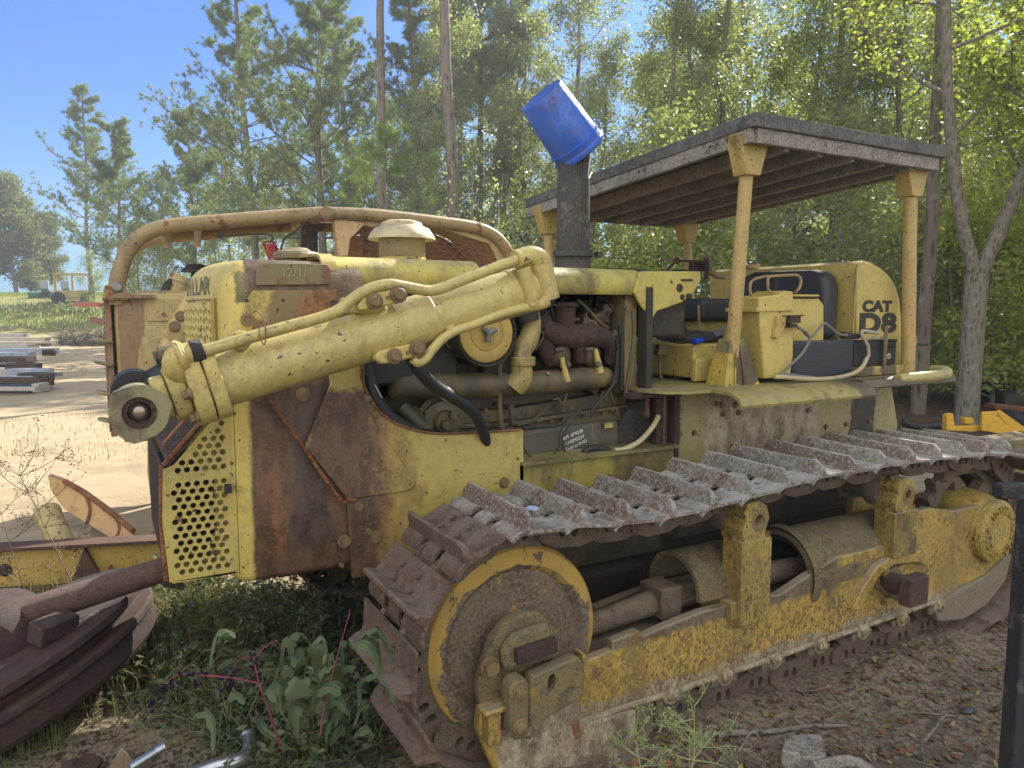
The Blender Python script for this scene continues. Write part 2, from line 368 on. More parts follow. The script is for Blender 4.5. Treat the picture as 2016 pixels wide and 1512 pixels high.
# idler: yellow rim worn to bare pitted steel inside, a ragged ring
n = N('idler_paint'); P = n.xyz(); dx = n.math('POWER', n.math('ABSOLUTE', n.math('ADD', P[0], -IX)), 2.); 
sub = n.n('ShaderNodeVectorMath', operation='DISTANCE'); n.l(n.pos((1, 0, 1)), sub.inputs[0]); sub.inputs[1].default_value = (IX, 0, IZ)
dd = n.n('ShaderNodeMath', operation='MULTIPLY_ADD'); n.l(n.noise(6, 7, .7), dd.inputs[0]); dd.inputs[1].default_value = .24; n.l(sub.outputs['Value'], dd.inputs[2])
z3 = n.n('ShaderNodeMath', operation='MULTIPLY_ADD'); n.l(P[2], z3.inputs[0]); z3.inputs[1].default_value = .13; n.l(dd.outputs[0], z3.inputs[2])
f1 = n.ramp(z3.outputs[0], .529, .534); c = n.mix(n.noise(3, 4), (.46, .285, .05), (.36, .24, .06)); c = n.mix(n.ramp(n.noise(14, 8, .75), .57, .60), c, (.06, .04, .03)); c = n.mix(n.ramp(n.noise(5, 6), .42, .75, 0, .6), c, (.20, .15, .09)); f1 = n.math('MAXIMUM', f1, n.ramp(n.noise(6.5, 8, .78), .60, .615))
d2 = n.mix(n.ramp(n.noise(60, 5, .8), .4, .62), (.070, .050, .036), (.20, .15, .10)); d2 = n.mix(n.ramp(n.noise(7, 6), .42, .7, 0, .7), d2, (.17, .13, .085))
n.bsdf(n.mix(f1, d2, c), .75, 0, n.noise(80, 5, .8), .7, .006); Mt['idler'] = n.m
def idler(yc, s):
    f = lambda h: yc+s*h
    m = MB(); prof = [(.0, .155),(.10,.155),(.115,.135),(.125,.118),(.285,.112),(.30,.128),(.312,.138),(.345,.138),(.372,.125),(.385,.10),(.388,.07),(.372,.065),(.372,-.065),(.388,-.07),(.388,-.10),(.372,-.125),(.30,-.13),(.285,-.11),(.1,-.11),(0,-.11)]
    m.lathe([(r, h*s) for r, h in prof], (IX, yc, IZ), (0, 1, 0), 72)
    return m.build('idler_wheel', Mt['idler'], DZ, ang=25)
idler(2.55, -1); idler(mirror(2.55), 1)

# sprocket with spokes
def sprocket(yc):
    m = MB(); out = []
    nt = 25
    for k in range(nt):
        for a, r in ((0, .40), (.22, .445), (.5, .45), (.72, .40)): th = 2*PI*(k+a)/nt; out.append((SX+r*math.cos(th), SZ+r*math.sin(th)))
    holes = []
    for k in range(6):
        a0 = 2*PI*k/6+.25
        holes.append([(SX+r*math.cos(a0+a), SZ+r*math.sin(a0+a)) for a, r in ((-.36,.33),(0,.34),(.36,.33),(.22,.2),(-.22,.2))])
    m.prism(out, yc-.035, yc+.035, 'Y', holes)
    m.lathe([(0,-.12),(.11,-.12),(.17,-.07),(.19,-.035),(.19,.03)], (SX, yc, SZ), (0, 1, 0), 32)
    return m.build('sprocket', Mt['roller'], DZ, bev=.006)
sprocket(2.55); sprocket(mirror(2.55))

# track frame of the near side
def frame_side(side):
    Q = (lambda y: y) if side < 0 else mirror
    m = MB(); fo = [(1.60,.215),(1.60,.478),(1.786,.495),(1.79,.535),(1.93,.55),(1.95,.52),(2.13,.545),(2.30,.56),(2.68,.555),(2.78,.54),(2.98,.60),(3.20,.66),(3.40,.655),(3.60,.66),(3.78,.66),(3.79,.80),(3.95,.81),(4.20,.76),(4.60,.76),(4.75,.62),(4.78,.42),(4.70,.30),(4.4,.26),(4.0,.245),(3.5,.235),(2.6,.22)]
    m.prism(fo, Q(2.35), Q(2.40), 'Y'); m.prism([(x, z) for x, z in fo if True], Q(2.70), Q(2.75), 'Y')
    o = m.build('track_frame', Mt['frame'], DZ, bev=.008)
    t = MB(); t.box((1.6, min(Q(2.4), Q(2.7)), .26), (4.7, max(Q(2.4), Q(2.7)), .46)); t.build('frame_core', Mt['roller'], o)
    b = MB() # lower bead
    b.tube([(1.62, Q(2.343), .235), (2.6, Q(2.343), .238), (4.1, Q(2.343), .262)], .014, 8); b.build('bead', Mt['frame'], o)
    # recoil housing, hollow half round shells
    yc = Q(2.55)
    def shell(x0, x1, r, zc, a0, a1, nm, mt, th=.022):
        s = MB(); s.lathe([(r, x0), (r, x1), (r-th, x1), (r-th, x0), (r, x0)], (0, yc, zc), (1, 0, 0), 40, a0, a1); return s.build(nm, mt, o, ang=50)
    # lathe angle 0 = up for axis X
    shell(2.29, 2.62, .175, .60, -PI*.52, PI*.52, 'spring_arch', Mt['frame2'])
    shell(3.00, 3.85, .205, .565, 0, 2*PI, 'recoil_housing', Mt['frame2'])
    e = MB(); e.lathe([(.205,3.85),(.19,4.0),(.15,4.12),(0,4.14)], (0, yc, .565), (1, 0, 0), 32); e.mk().lathe([(.222,3.0),(.228,3.012),(.228,3.05),(.20,3.055)], (0, yc, .565), (1, 0, 0), 40); e.build('housing_end', Mt['frame2'], o)
    k = MB(); k.lathe([(.183, 3.015), (.150, 3.02), (.145, 3.06),(.10,3.3),(0,3.5)], (0, yc, .565), (1, 0, 0), 32); k.build('housing_lip', Mt['black'], o)
    k = MB(); k.tube([(1.75, yc, .52), (2.2, yc, .56), (3.0, yc, .56), (3.5, yc, .56)], [.05, .06, .055, .055], 14)
    k.box((2.15, yc-.08, .5), (2.28, yc+.08, .64)); k.jitter(.01, 9); k.build('idler_rod', Mt['link'], o, bev=.01)
    # carrier roller stands
    for px, w in ((2.56, .19), (3.67, .20)):
        s = MB(); y0, y1 = sorted((Q(2.30), Q(2.42))); zt = .86 if px < 3 else .84
        s.box((px-w/2, y0, .47 if px < 3 else .60), (px+w/2, y1, zt)); 
        s.prism([(px-.075, zt-.01), (px-.085, zt+.05), (px-.06, zt+.10), (px-.075, zt+.13), (px-.05, zt+.175), (px+.01, zt+.18), (px+.065, zt+.15), (px+.085, zt+.09), (px+.06, zt+.03), (px+.07, zt-.01)], y0+.01, y1+.03, 'Y', [circ(px+.02, zt+.085, .030, 14)])
        s.box((px-.13, y0+.02, .50), (px-.09, y1+.1, .58))
        a = s.build('carrier_bracket', Mt['bracketp'], o, bev=.010)
        c = MB(); c.lathe([(.045,-.012),(.052,-.004),(.052,.0),(.03,.002)], (px+.02, Q(2.31), zt+.085), (0, -1 if side < 0 else 1, 0), 20)
        for d in (-.055, -.02): c.bolt((px+d, Q(2.36), zt+.175), (0, 0, 1), .014, .016)
        c.bolt((px+.085, Q(2.33), zt+.002), (0, 0, 1), .016, .02); c.bolt((px-.085, Q(2.36), zt+.002), (0, 0, 1), .014, .02); c.build('bolt', Mt['bolt'], o)
        c = MB(); c.lathe([(0,-.15),(.075,-.15),(.08,-.14),(.08,-.08),(.055,-.075),(.055,.075),(.08,.08),(.08,.14),(.075,.15),(0,.15)], (px-.03, Q(2.57), zt+.085), (0, 1, 0), 24); c.build('carrier_roller', Mt['link'], DZ)
    # roller bolts and rollers
    for i in range(8):
        x = 1.78+i*.338*(.98)
        x = [1.86, 2.10, 2.42, 2.74, 3.07, 3.40, 3.73, 4.07][i]
        if i: 
            c = MB(); c.lathe([(0,-.035),(.022,-.035),(.030,-.030),(.034,-.018),(.052,-.016),(.055,0),(.055,.05)], (x, Q(2.345), .24), (0, 1 if side < 0 else -1, 0), 18)
            c.lathe([(0,-.042),(.012,-.042),(.014,-.03)], (x, Q(2.345), .24), (0, 1 if side < 0 else -1, 0), 10); c.jitter(.004, 30); c.build('roller_cap', Mt['frame'], o)
            for q in (-.06, .06):
                c = MB(); c.box((x+q-.02, min(Q(2.335), Q(2.36)), .19), (x+q+.02, max(Q(2.335), Q(2.36)), .225)); c.jitter(.006, 20); c.build('roller_lug', Mt['roller'], o, bev=.006)
        c = MB(); c.lathe([(0,-.17),(.06,-.17),(.065,-.13),(.115,-.125),(.115,-.095),(.085,-.09),(.085,.09),(.115,.095),(.115,.125),(.065,.13),(0,.17)], (x+.02, yc, .225), (0, 1, 0), 20); c.jitter(.004, 22); c.build('track_roller', Mt['roller'], DZ)
    # pivot cap with square steel peg
    c = MB(); c.lathe([(0,-.09),(.05,-.09),(.055,-.03),(.085,-.02),(.09,.0),(.13,.01),(.14,.04)], (3.63, Q(2.35), .45), (0, 1 if side < 0 else -1, 0), 24); 
    for a in range(6): c.bolt((3.63+.115*math.cos(a*1.05), Q(2.345), .45+.115*math.sin(a*1.05)), (0, -1 if side < 0 else 1, 0), .014)
    c.jitter(.006, 12); c.build('pivot_cap', Mt['frame2'], o, ang=40)
    c = MB(); y0, y1 = sorted((Q(2.14), Q(2.30))); c.box((3.485, y0, .405), (3.635, y1-.09, .555)); c.tube([(3.56, Q(2.22), .48), (3.60, Q(2.35), .46)], .055, 14); c.build('square_peg', Mt['peg'], o, bev=.008)
    g = MB(); g.prism([(3.28,.375),(3.33,.46),(3.46,.575),(3.60,.61),(3.86,.60),(3.92,.56),(3.90,.50),(3.80,.54),(3.60,.56),(3.48,.52),(3.38,.42),(3.36,.36)], Q(2.31), Q(2.36), 'Y'); g.build('pivot_gusset', Mt['frame'], o, bev=.008)
    # final drive bearing cap with cast lettering ribs round its face
    yy = Q(2.28); d = 1 if side < 0 else -1
    c = MB(); c.lathe([(0,0),(.105,0),(.115,.006),(.165,.008),(.185,.02),(.19,.045),(.175,.05),(.20,.10),(.22,.2),(.22,.3)], (4.56, yy, .60), (0, d, 0), 40); c.build('final_drive_cap', Mt['capyel'], o, ang=30)
    c = MB()
    for k in range(16):
        a = 2*PI*k/16+.1; ca, sa = math.cos(a), math.sin(a); M2 = Matrix(((ca, -sa), (sa, ca)))
        hx = .03; hz = .016
        def rb(u0, v0, u1, v1):
            pts = [M2@V((u0, v0)), M2@V((u1, v0)), M2@V((u1, v1)), M2@V((u0, v1))]; c.prism([(4.56+p[0], .60+p[1]) for p in pts], yy-d*.008, yy+d*.012, 'Y')
        rb(.112, -.018, .155, -.011)
        if k % 3 != 1: rb(.112, -.011, .12, .012)
        if k % 2: rb(.148, -.011, .155, .014)
        if k % 3: rb(.112, .012, .155, .018)
    c.build('cap_ribs', Mt['capyel'], o); 
    # rear rock guard
    c = MB(); c.prism([(4.02,.235),(4.06,.14),(4.3,.10),(4.55,.14),(4.75,.26),(4.80,.42),(4.72,.40),(4.55,.33),(4.25,.29)], Q(2.325), Q(2.365), 'Y'); c.jitter(.008, 8); c.build('rear_guard', Mt['mud'], o, bev=.012)
    # front nose guard and idler yoke
    c = MB(); no = [(1.19,.45),(1.155,.40),(1.17,.34),(1.22,.30),(1.25,.35),(1.60,.38),(1.62,.22),(1.90,.21),(1.90,.06),(1.84,.03),(1.70,-.02),(1.50,-.05),(1.36,-.02),(1.27,.06),(1.21,.16),(1.165,.28),(1.155,.36)]
    no = [(1.165,.42),(1.60,.36),(1.62,.235),(1.905,.22),(1.90,.05),(1.78,.0),(1.60,-.06),(1.44,-.07),(1.33,-.01),(1.25,.10),(1.19,.24),(1.16,.34)]
    c.prism(no, Q(2.325), Q(2.385), 'Y'); c.jitter(.007, 7); c.build('nose_guard', Mt['nose'], o, bev=.015)
    c = MB(); c.prism([(1.165,.43),(1.16,.52),(1.185,.60),(1.22,.68),(1.285,.735),(1.36,.75),(1.43,.735),(1.50,.66),(1.52,.58),(1.52,.47),(1.40,.43),(1.30,.40)], Q(2.335), Q(2.385), 'Y'); c.jitter(.004, 9); c.build('idler_yoke', Mt['yoke'], o, bev=.012)
    c = MB(); c.prism([(1.25,.56),(1.24,.64),(1.29,.70),(1.44,.71),(1.50,.62),(1.50,.56)], Q(2.29), Q(2.34), 'Y'); c.jitter(.004, 9); c.build('bearing_housing', Mt['yoke'], o, bev=.02)
    c = MB(); y0, y1 = sorted((Q(2.255), Q(2.31))); c.box((1.285, y0, .60), (1.46, y1, .655), rotm('Y', -4)); c.tube([(1.31, y0-.004, .615), (1.31, y1, .615)], .014, 10); c.build('adjusting_block', Mt['rustcast'], o, bev=.004)
    c = MB(); c.prism([(1.325,.345),(1.325,.52),(1.34,.545),(1.54,.575),(1.565,.55),(1.57,.42),(1.55,.40)], Q(2.24), Q(2.30), 'Y', [circ(1.425, .50, .018, 12, .034)]); c.jitter(.003, 9); c.build('yoke_cover', Mt['yoke'], o, bev=.008)
    c = MB(); c.prism([(1.235,.35),(1.235,.53),(1.255,.555),(1.30,.555),(1.315,.53),(1.315,.34),(1.29,.325),(1.26,.325)], Q(2.225), Q(2.30), 'Y'); c.build('yoke_flange', Mt['yoke'], o, bev=.01)
    c = MB(); c.box((1.17, min(Q(2.27), Q(2.34)), .30), (1.225, max(Q(2.27), Q(2.34)), .44)); c.box((1.15, min(Q(2.26), Q(2.34)), .425), (1.26, max(Q(2.26), Q(2.34)), .445)); c.build('nose_bracket', Mt['frame'], o, bev=.008)
    c = MB(); d = -1 if side < 0 else 1
    for z in (.51, .38): c.mk().lathe([(.034,0),(.034,.006),(.024,.008),(.022,.018),(.012,.022),(0,.022)], (1.275, Q(2.225), z), (0, d, 0), 6 if z > .5 else 16)
    c.bolt((1.205, Q(2.33), .58), (0, d, 0), .03, .03); c.build('bolt', Mt['bolt'], o)
    c = MB(); c.box((1.585, min(Q(2.27), Q(2.34)), .42), (1.60, max(Q(2.27), Q(2.34)), .56)); c.build('yoke_web', Mt['frame'], o, bev=.006)
    # links guard end
    c = MB(); c.prism([(1.91,.24),(1.91,.05),(1.96,.07),(2.0,.09),(2.0,.24)], Q(2.33), Q(2.37), 'Y'); c.build('guard_end', Mt['roller'], o, bev=.01)
    return o
Mt['bracketp'] = paint('carrier_bracket_paint', (.46, .33, .06), (.34, .255, .07), rust=.4, grime=.45, dust=.8, spots=1.2, streak=.4, sc=1.6, pit=.9); Mt['peg'] = crust('peg_rust', (.065,.038,.03), (.10,.055,.035), (.04,.028,.024), 2); Mt['frame2'] = crust('housing_crust_paint', (.15, .12, .075), (.23, .175, .075), (.075, .062, .048), 2., .85, (.25, .215, .155), .55, spotc=(.36, .25, .05), bs=1.)
Mt['capyel'] = paint('cap_paint', (.52, .36, .06), (.42, .31, .08), rust=.3, grime=.45, dust=.4, spots=.8, sc=1.5, pit=.7)
Mt['nose'] = paint('nose_paint', (.48, .33, .05), (.40, .28, .07), rust=.45, grime=.2, dust=.9, spots=.6, pit=.5, zones=[(dict(x=(1.215, 9), soft=.02, nz=.05), (.285, .235, .155), 1.), (dict(z=(-1, .12), soft=.04, nz=.08), (.27, .22, .15), 1.)])
Mt['yoke'] = crust('yoke_crust_paint', (.17, .14, .085), (.26, .20, .085), (.085, .07, .05), 2.5, .85, (.30, .25, .17), .6, spotc=(.38, .27, .06), bs=1.)
frame_side(-1); frame_side(1)

# ---- hull
h = MB(); h.box((1.735, 3.10, .55), (2.72, 4.12, 1.08)); h.box((2.72, 3.10, .6), (4.60, 4.12, 1.46)); h.prism([(4.60,.7),(4.60,1.46),(4.75,1.40),(4.85,1.1),(4.75,.7)], 3.14, 4.08, 'Y')
Mt['hull'] = paint('hull_paint', (.42, .35, .14), (.36, .32, .16), rust=.10, grime=.15, dust=.5, spots=.25, streak=.35, zones=[(dict(z=(.2, 1.02), soft=.06, nz=.06), (.05, .042, .03), .95), (dict(x=(3.02, 3.98), z=(1.0, 1.43), soft=.05, nz=.12), (.36, .30, .20), .92), (dict(x=(4.28, 4.52), z=(1.0, 1.50), soft=.05, nz=.12, scale=(1, 1, .4)), (.035, .026, .02), .95), (dict(x=(2.68, 2.80), soft=.02, nz=.03), (.03, .026, .02), .9)])  # low dark zone paints the shade behind the track into the hull side
h.build('hull', Mt['hull'], DZ, bev=.012)
h = MB(); h.box((1.5, 3.14, .33), (4.7, 4.08, .62)); h.box((.60, 3.13, .76), (1.74, 4.09, 1.10)); h.box((2.0, 3.0, .30), (2.5, 3.15, .55)); h.build('belly_pan', Mt['grease'], DZ, bev=.02)
b = MB()
for px, py in ((1410,795),(1420,797),(1447,797),(1423,815),(1453,812),(1590,808),(1337,855),(1366,852),(1625,840),(1665,835),(1710,830),(1518,880)):
    p = at(px, py, Y=3.10); b.bolt(p, (0, -1, 0), .014, .014)
b.build('bolt', Mt['bolt'], DZ)
Mt['algae'] = paint('mossy_rail_paint', (.19, .19, .055), (.25, .20, .06), rust=.3, grime=.5, dust=.4, algae=.6, streak=.6)
s = MB(); s.prism([(3.00,1.155),(3.00,1.17),(3.16,1.175),(3.16,1.155)], 1.735, 2.72, 'X'); s.build('side_rail', Mt['algae'], DZ)
s = MB(); s.box((1.735, 3.03, 1.0), (2.70, 3.10, 1.155)); s.build('rail_web', paint('rail_web_paint', (.40,.32,.06), (.28,.25,.06), rust=.35, grime=.5, streak=.9, dust=.2), DZ)
# column at hull front corner
s = MB(); s.box((2.705, 3.03, 1.10), (2.735, 3.12, 1.475)); s.box((2.60, 3.06, 1.17), (2.68, 3.10, 1.47)); s.build('corner_post', Mt['rustcast'], DZ, bev=.004)
s = MB(); s.box((2.64, 3.05, 1.17), (2.655, 3.11, 1.47)); s.build('corner_strip', Mt['engine_y'], DZ)

# deck: platform sheet, rolled fender lip
s = MB(); s.prism([(2.46,3.02),(2.52,2.90),(2.62,2.84),(4.60,2.84),(4.78,2.9),(4.85,3.1),(4.85,4.12),(4.78,4.32),(4.60,4.38),(2.62,4.38),(2.52,4.32),(2.46,4.2)], 1.468, 1.482, 'Z'); Mt['deck'] = paint('deck_paint', (.30, .27, .08), (.24, .23, .08), rust=.4, grime=.5, dust=.6, algae=.35)
DK = s.build('deck', Mt['deck'], DZ)
Mt['fender'] = paint('fender_paint', (.40, .32, .08), (.29, .25, .09), rust=.3, grime=.6, dust=.35, algae=.3, sc=1.4, zones=[(dict(x=(3.72, 4.9), soft=.04, nz=.1), (.075,.06,.04), .85)])
def fender(Q):
    m = MB(); A = [(2.84,1.484),(2.78,1.486),(2.70,1.480),(2.645,1.455),(2.625,1.42),(2.632,1.405),(2.645,1.425),(2.66,1.445),(2.71,1.466),(2.84,1.470)]
    m.prism([(Q(y), z) for y, z in A], 2.78, 3.85, 'X')
    B = [(2.86,1.486),(2.78,1.495),(2.72,1.49),(2.70,1.45),(2.71,1.44),(2.73,1.47),(2.86,1.470)]
    m.prism([(Q(y), z) for y, z in B], 3.85, 4.75, 'X'); return m.build('fender', Mt['fender'], DZ, ang=50)
fender(lambda y: y); fender(mirror)
s = MB(); s.tube([(4.2, 2.74, 1.485), (4.6, 2.72, 1.49), (4.76, 2.78, 1.50), (4.82, 2.9, 1.505)], [.03, .035, .04, .03], 12, sm=4); s.build('fender_tip', Mt['tip'] if 'tip' in Mt else Mt.setdefault('tip', paint('fender_tip_paint', (.50,.42,.17), (.34,.28,.1), rust=.1, grime=.4)), DZ)

# ---- radiator guard (bowed front, rounded shoulders)
def rad_plan(ins):
    r = .12; pts = [(.98, 3.05+ins), (.52, 3.05+ins)]
    for k in range(1, 7): a = PI/2*k/6; pts.append((.53-.11*math.sin(a)+ins*math.sin(a), 3.16-.11*math.cos(a)+ins*math.cos(a)))
    for k in range(1, 9): t = k/8; y = 3.16+(YC-3.16)*t; pts.append((.42-.065*math.sin(PI/2*t)+ins, y))
    return pts+[(x, mirror(y)) for x, y in reversed(pts[:-1])]
m = MB(); lv = [(.785,.05),(.795,.015),(.82,0),(1.2,0),(1.6,0),(1.98,0)]+[(1.98+.125*math.sin(PI/2*k/6), .125*(1-math.cos(PI/2*k/6))) for k in range(1, 7)]
# only ease the front/top: inset grows with height
rings = [[V((x, y, z)) for x, y in rad_plan(i)] for z, i in lv]; nP = len(rings[0]); vs = [p for r in rings for p in r]; fs = []
for a in range(len(rings)-1):
    for k in range(nP-1): fs.append((a*nP+k, a*nP+k+1, (a+1)*nP+k+1, (a+1)*nP+k))
fs.append(tuple(range((len(rings)-1)*nP, len(rings)*nP))); m.add(vs, fs)
Mt['rad'] = paint('radiator_guard_paint', (.60, .46, .10), (.52, .42, .12), rust=.16, grime=.05, dust=.2, spots=.3, streak=.15, rough=.5, zones=[
    (dict(x=(.505, 1.2), z=(.5, 2.3), soft=.03, nz=.04, sc=3, scale=(1, 1, .35)), (.090, .050, .032), .98),
    (dict(x=(.57, .64), z=(.9, 1.42), soft=.14, nz=.11, sc=4, scale=(1, 1, .16)), (.20, .09, .04), .7),
    (dict(x=(.66, .80), z=(.9, 2.1), soft=.04, nz=.10, sc=3, scale=(1, 1, .3)), (.060, .042, .034), .85),
    (dict(x=(.60, 1.0), z=(1.60, 2.2), soft=.06, nz=.10, sc=3), (.14, .10, .05), .7),
    (dict(x=(.48, .53), z=(1.93, 2.06), soft=.015, nz=.04, sc=9), (.10, .09, .035), .9)])
RG = m.build('radiator_guard', Mt['rad'], DZ, ang=50)
# slot grille on the bowed front
def fx(y): t = 1-abs(y-YC)/(YC-3.16); return .42-.065*math.sin(PI/2*max(0, min(1, t)))
s = MB(); s.prism([(3.20,1.20),(3.19,1.93),(4.03,1.93),(4.02,1.20)], 0, .004, 'X', fn=None)
def grille_panel(y0, y1, z0, z1, dy, dz, ry, rz, off, nm, mat, thick=.006):
    m = MB(); cols = int((y1-y0)/dy); y = y0
    for c in range(cols): # one tessellated strip per column keeps the bow
        a, b = y0+c*dy, y0+(c+1)*dy; hs = []; z = z0+dz*(.75 if c % 2 else .55)
        while z < z1-dz*.5: hs.append(circ((a+b)/2, z, ry, 8, rz)); z += dz
        m.prism([(a, z0), (b, z0), (b, z1), (a, z1)], 0, thick, 'X', hs, fn=lambda p: V((fx(p.y)-off-p.x, p.y, p.z)))
    return m.build(nm, mat, RG)
m = MB()
for c in range(20): a, b = 3.2+c*.041, 3.2+(c+1)*.041; m.add([(fx(a)-.004, a, 1.22), (fx(b)-.004, b, 1.22), (fx(b)-.004, b, 1.93), (fx(a)-.004, a, 1.93)], [(0, 1, 2, 3)])
m.build('grille_backing', Mt['black'], RG)  # black sheet stands in for the dark opening behind the slots
grille_panel(3.20, 4.02, 1.22, 1.93, .034, .036, .0125, .0135, .012, 'grille', Mt['rad'])
m = MB(); m.tube([(fx(3.2)-.01, 3.185, 1.2), (fx(3.2)-.01, 3.185, 1.945), (fx(3.61)-.01, 3.61, 1.945), (fx(4.02)-.01, 4.03, 1.945)], .008, 6); m.build('grille_frame', Mt['yel_old'], RG)
# nameplate lettering across the brow
W = 'CATERPILLAR'; k0 = len(W)
for i, ch in enumerate(W):
    y = YC-(i-5)*-.066; y = YC+( (5-i)*.066)
    x = fx(y)-.0015; dxdy = (fx(y+.01)-fx(y-.01))/.02
    ex = V((dxdy, 1, 0)).normalized()*-1; n_ = V((-1, dxdy, 0)).normalized()
    M4 = Matrix((ex, V((0, 0, 1)), n_)).transposed().to_4x4(); M4.translation = V((x, y, 1.995)); 
    text_mesh(ch, .105, 'letter', Mt['lettering'] if 'lettering' in Mt else Mt.setdefault('lettering', plain('faded_black_letter', (.13, .13, .09), .7)), RG, M4, .0006, bold=.002)

# shoulder covers (proud sheets)
Mt['cover'] = paint('cover_paint', (.20, .17, .075), (.14, .115, .06), rust=.30, grime=.35, dust=.2, spots=.5, streak=.3, zones=[(dict(x=(.80, 1.2), z=(1.8, 2.3), soft=.04, nz=.12), (.13, .055, .03), .9)])
m = MB(); m.prism(pl(3.04, (503,562),(505,525),(512,517),(645,520),(650,532),(648,560)), 3.035, 3.05, 'Y'); m.build('cover_panel', Mt['cover'], RG, bev=.003)
b = MB(); [b.bolt(at(x, y, Y=3.035), (0, -1, 0), .013, .008) for x, y in ((553,552),(612,552))]; b.build('bolt', Mt['bolt'], RG)
m = MB(); m.prism(pl(3.04, (480,640),(484,590),(498,572),(663,570),(664,590),(650,594),(650,660),(600,700),(480,720)), 3.038, 3.049, 'Y'); 
Mt['cover2'] = paint('shoulder_paint', (.24, .18, .065), (.16, .11, .05), rust=.38, grime=.2, dust=.2, spots=.9, sc=1.2, zones=[(dict(x=(.74, .96), z=(1.86, 2.2), soft=.05, nz=.12), (.24, .10, .04), .8), (dict(x=(.3, .6), z=(1.86, 2.2), soft=.04, nz=.08), (.40, .31, .085), .8)])
m.build('shoulder_panel', Mt['cover2'], RG, bev=.003)
b = MB(); [b.mk().cyl(at(x, y, Y=3.036), at(x, y, Y=3.04), .007, n=10) for x, y in ((486,592),(557,591))]; b.build('bolt_hole', Mt['black'], RG)
# rear flank of the guard: side plate with swept cut-out
pts = pl(3.04, (640,700),(712,715),(716,735),(713,752),(720,768)) + pl(3.04, (738,800),(756,818),(780,833),(815,847),(850,853),(880,855),(930,852),(1028,846),(1030,957))+[(1.74,.70),(.90,.745),(.88,1.2)]
Mt['side'] = paint('side_plate_paint', (.50, .385, .09), (.42, .34, .11), rust=.16, grime=.10, dust=.2, spots=.8, streak=.35, zones=[(dict(x=(.7, 1.06), z=(.5, 1.60), soft=.07, nz=.13, sc=3, scale=(1, 1, .5)), (.095, .052, .034), .97), (dict(x=(1.0, 1.18), z=(.5, 1.5), soft=.1, nz=.2, sc=5), (.26, .15, .05), .6), (dict(x=(.95, 1.10), z=(1.6, 1.7), soft=.02, nz=.03), (.07,.04,.025), .8)])
SP = MB().prism(pts, 3.030, 3.046, 'Y').build('side_plate', Mt['side'], DZ, bev=.003)
m = MB(); m.prism(pl(3.02, (655,745),(700,770),(760,862),(815,943),(817,958),(800,967),(684,984),(600,878)), 3.018, 3.029, 'Y'); m.build('access_panel', Mt['side'], SP, bev=.005)
m = MB(); m.tube([at(522,775,Y=3.02), at(598,880,Y=3.02), at(668,982,Y=3.02), at(682,985,Y=3.02), at(700,984,Y=3.02)], .0085, 8, sm=2); m.build('brace_bar', Mt['rust'], SP)
b = MB()
for x, y, r in ((707,997,.016),(678,1066,.022),(740,1058,.022),(726,1047,.012),(672,1112,.008),(722,783,.014),(992,950,.02)): b.bolt(at(x, y, Y=3.03), (0, -1, 0), r, .016)
b.mk().lathe([(.03,0),(.03,.006),(.012,.012),(0,.012)], at(596,776,Y=3.045), (0,-1,0), 20); b.build('bolt', Mt['bolt'], SP)
m = MB(); m.tube([at(715,718,Y=3.02), at(713,745,Y=3.02), at(722,770,Y=3.02), at(745,807,Y=3.02), at(785,836,Y=3.02), at(850,853,Y=3.02), at(930,852,Y=3.02), at(1027,846,Y=3.02)], .0055, 6, sm=3); m.build('plate_edge', Mt['rust'], SP)

# ---- lower nose cage, perforated
Mt['cage'] = paint('cage_paint', (.52, .41, .10), (.44, .36, .12), rust=.28, grime=.12, dust=.2, spots=.8, streak=.3)
NC_out = [(.19,.835),(.175,1.08),(.185,1.285),(.225,1.30),(.425,1.525),(.445,1.50),(.445,.825)]
def inside(x, z, d=.02):
    if x > .415-d*.0 or x < .205+.0 or z < .86: return False
    top = 1.285+(x-.20)*1.08-.035
    if z > top: return False
    if 1.225 < z < 1.272: return False
    return True
holes = []; dx = .0335; r = 0; z = .868
while z < 1.55:
    x = .405-(dx/2 if r % 2 else 0)
    while x > .19:
        if inside(x, z): holes.append(circ(x, z, .0118, 10))
        x -= dx
    z += dx*.87; r += 1
m = MB(); m.prism(NC_out, 3.10, 3.108, 'Y', holes); NC = m.build('nose_cage', Mt['cage'], DZ)
m = MB(); m.prism(NC_out, mirror(3.10), mirror(3.108), 'Y'); m.box((.20, 3.10, .828), (.44, mirror(3.1), .836)); m.build('cage_far_side', Mt['cage'], NC)
hs = []
y = 3.14; r = 0
while y < 4.08:
    t = .03+(.0167 if r % 2 else 0)
    while t < .27: hs.append(circ(y, t, .0115, 8)); t += .0335
    y += .0335*.87; r += 1
e1, e2 = V((.205, 0, 1.295)), V((.405, 0, 1.515)); dr = (e2-e1).normalized(); nr = V((-dr.z, 0, dr.x))
m = MB(); m.prism([(3.108,0),(mirror(3.108),0),(mirror(3.108),.295),(3.108,.295)], 0, .006, 'Z', hs, fn=lambda p: e1+dr*p.y+nr*p.z+V((0, p.x, 0))); m.build('slope_screen', Mt['rustcast'], NC)
hs = []
y = 3.14; r = 0
while y < 4.08:
    z = .87+(.0167 if r % 2 else 0)
    while z < 1.27: hs.append(circ(y, z, .0115, 8)); z += .0335
    y += .0335*.87; r += 1
m = MB(); m.prism([(3.108,.836),(mirror(3.108),.836),(mirror(3.108),1.29),(3.108,1.29)], .183, .189, 'X', hs); m.build('front_screen', Mt['rustcast'], NC)
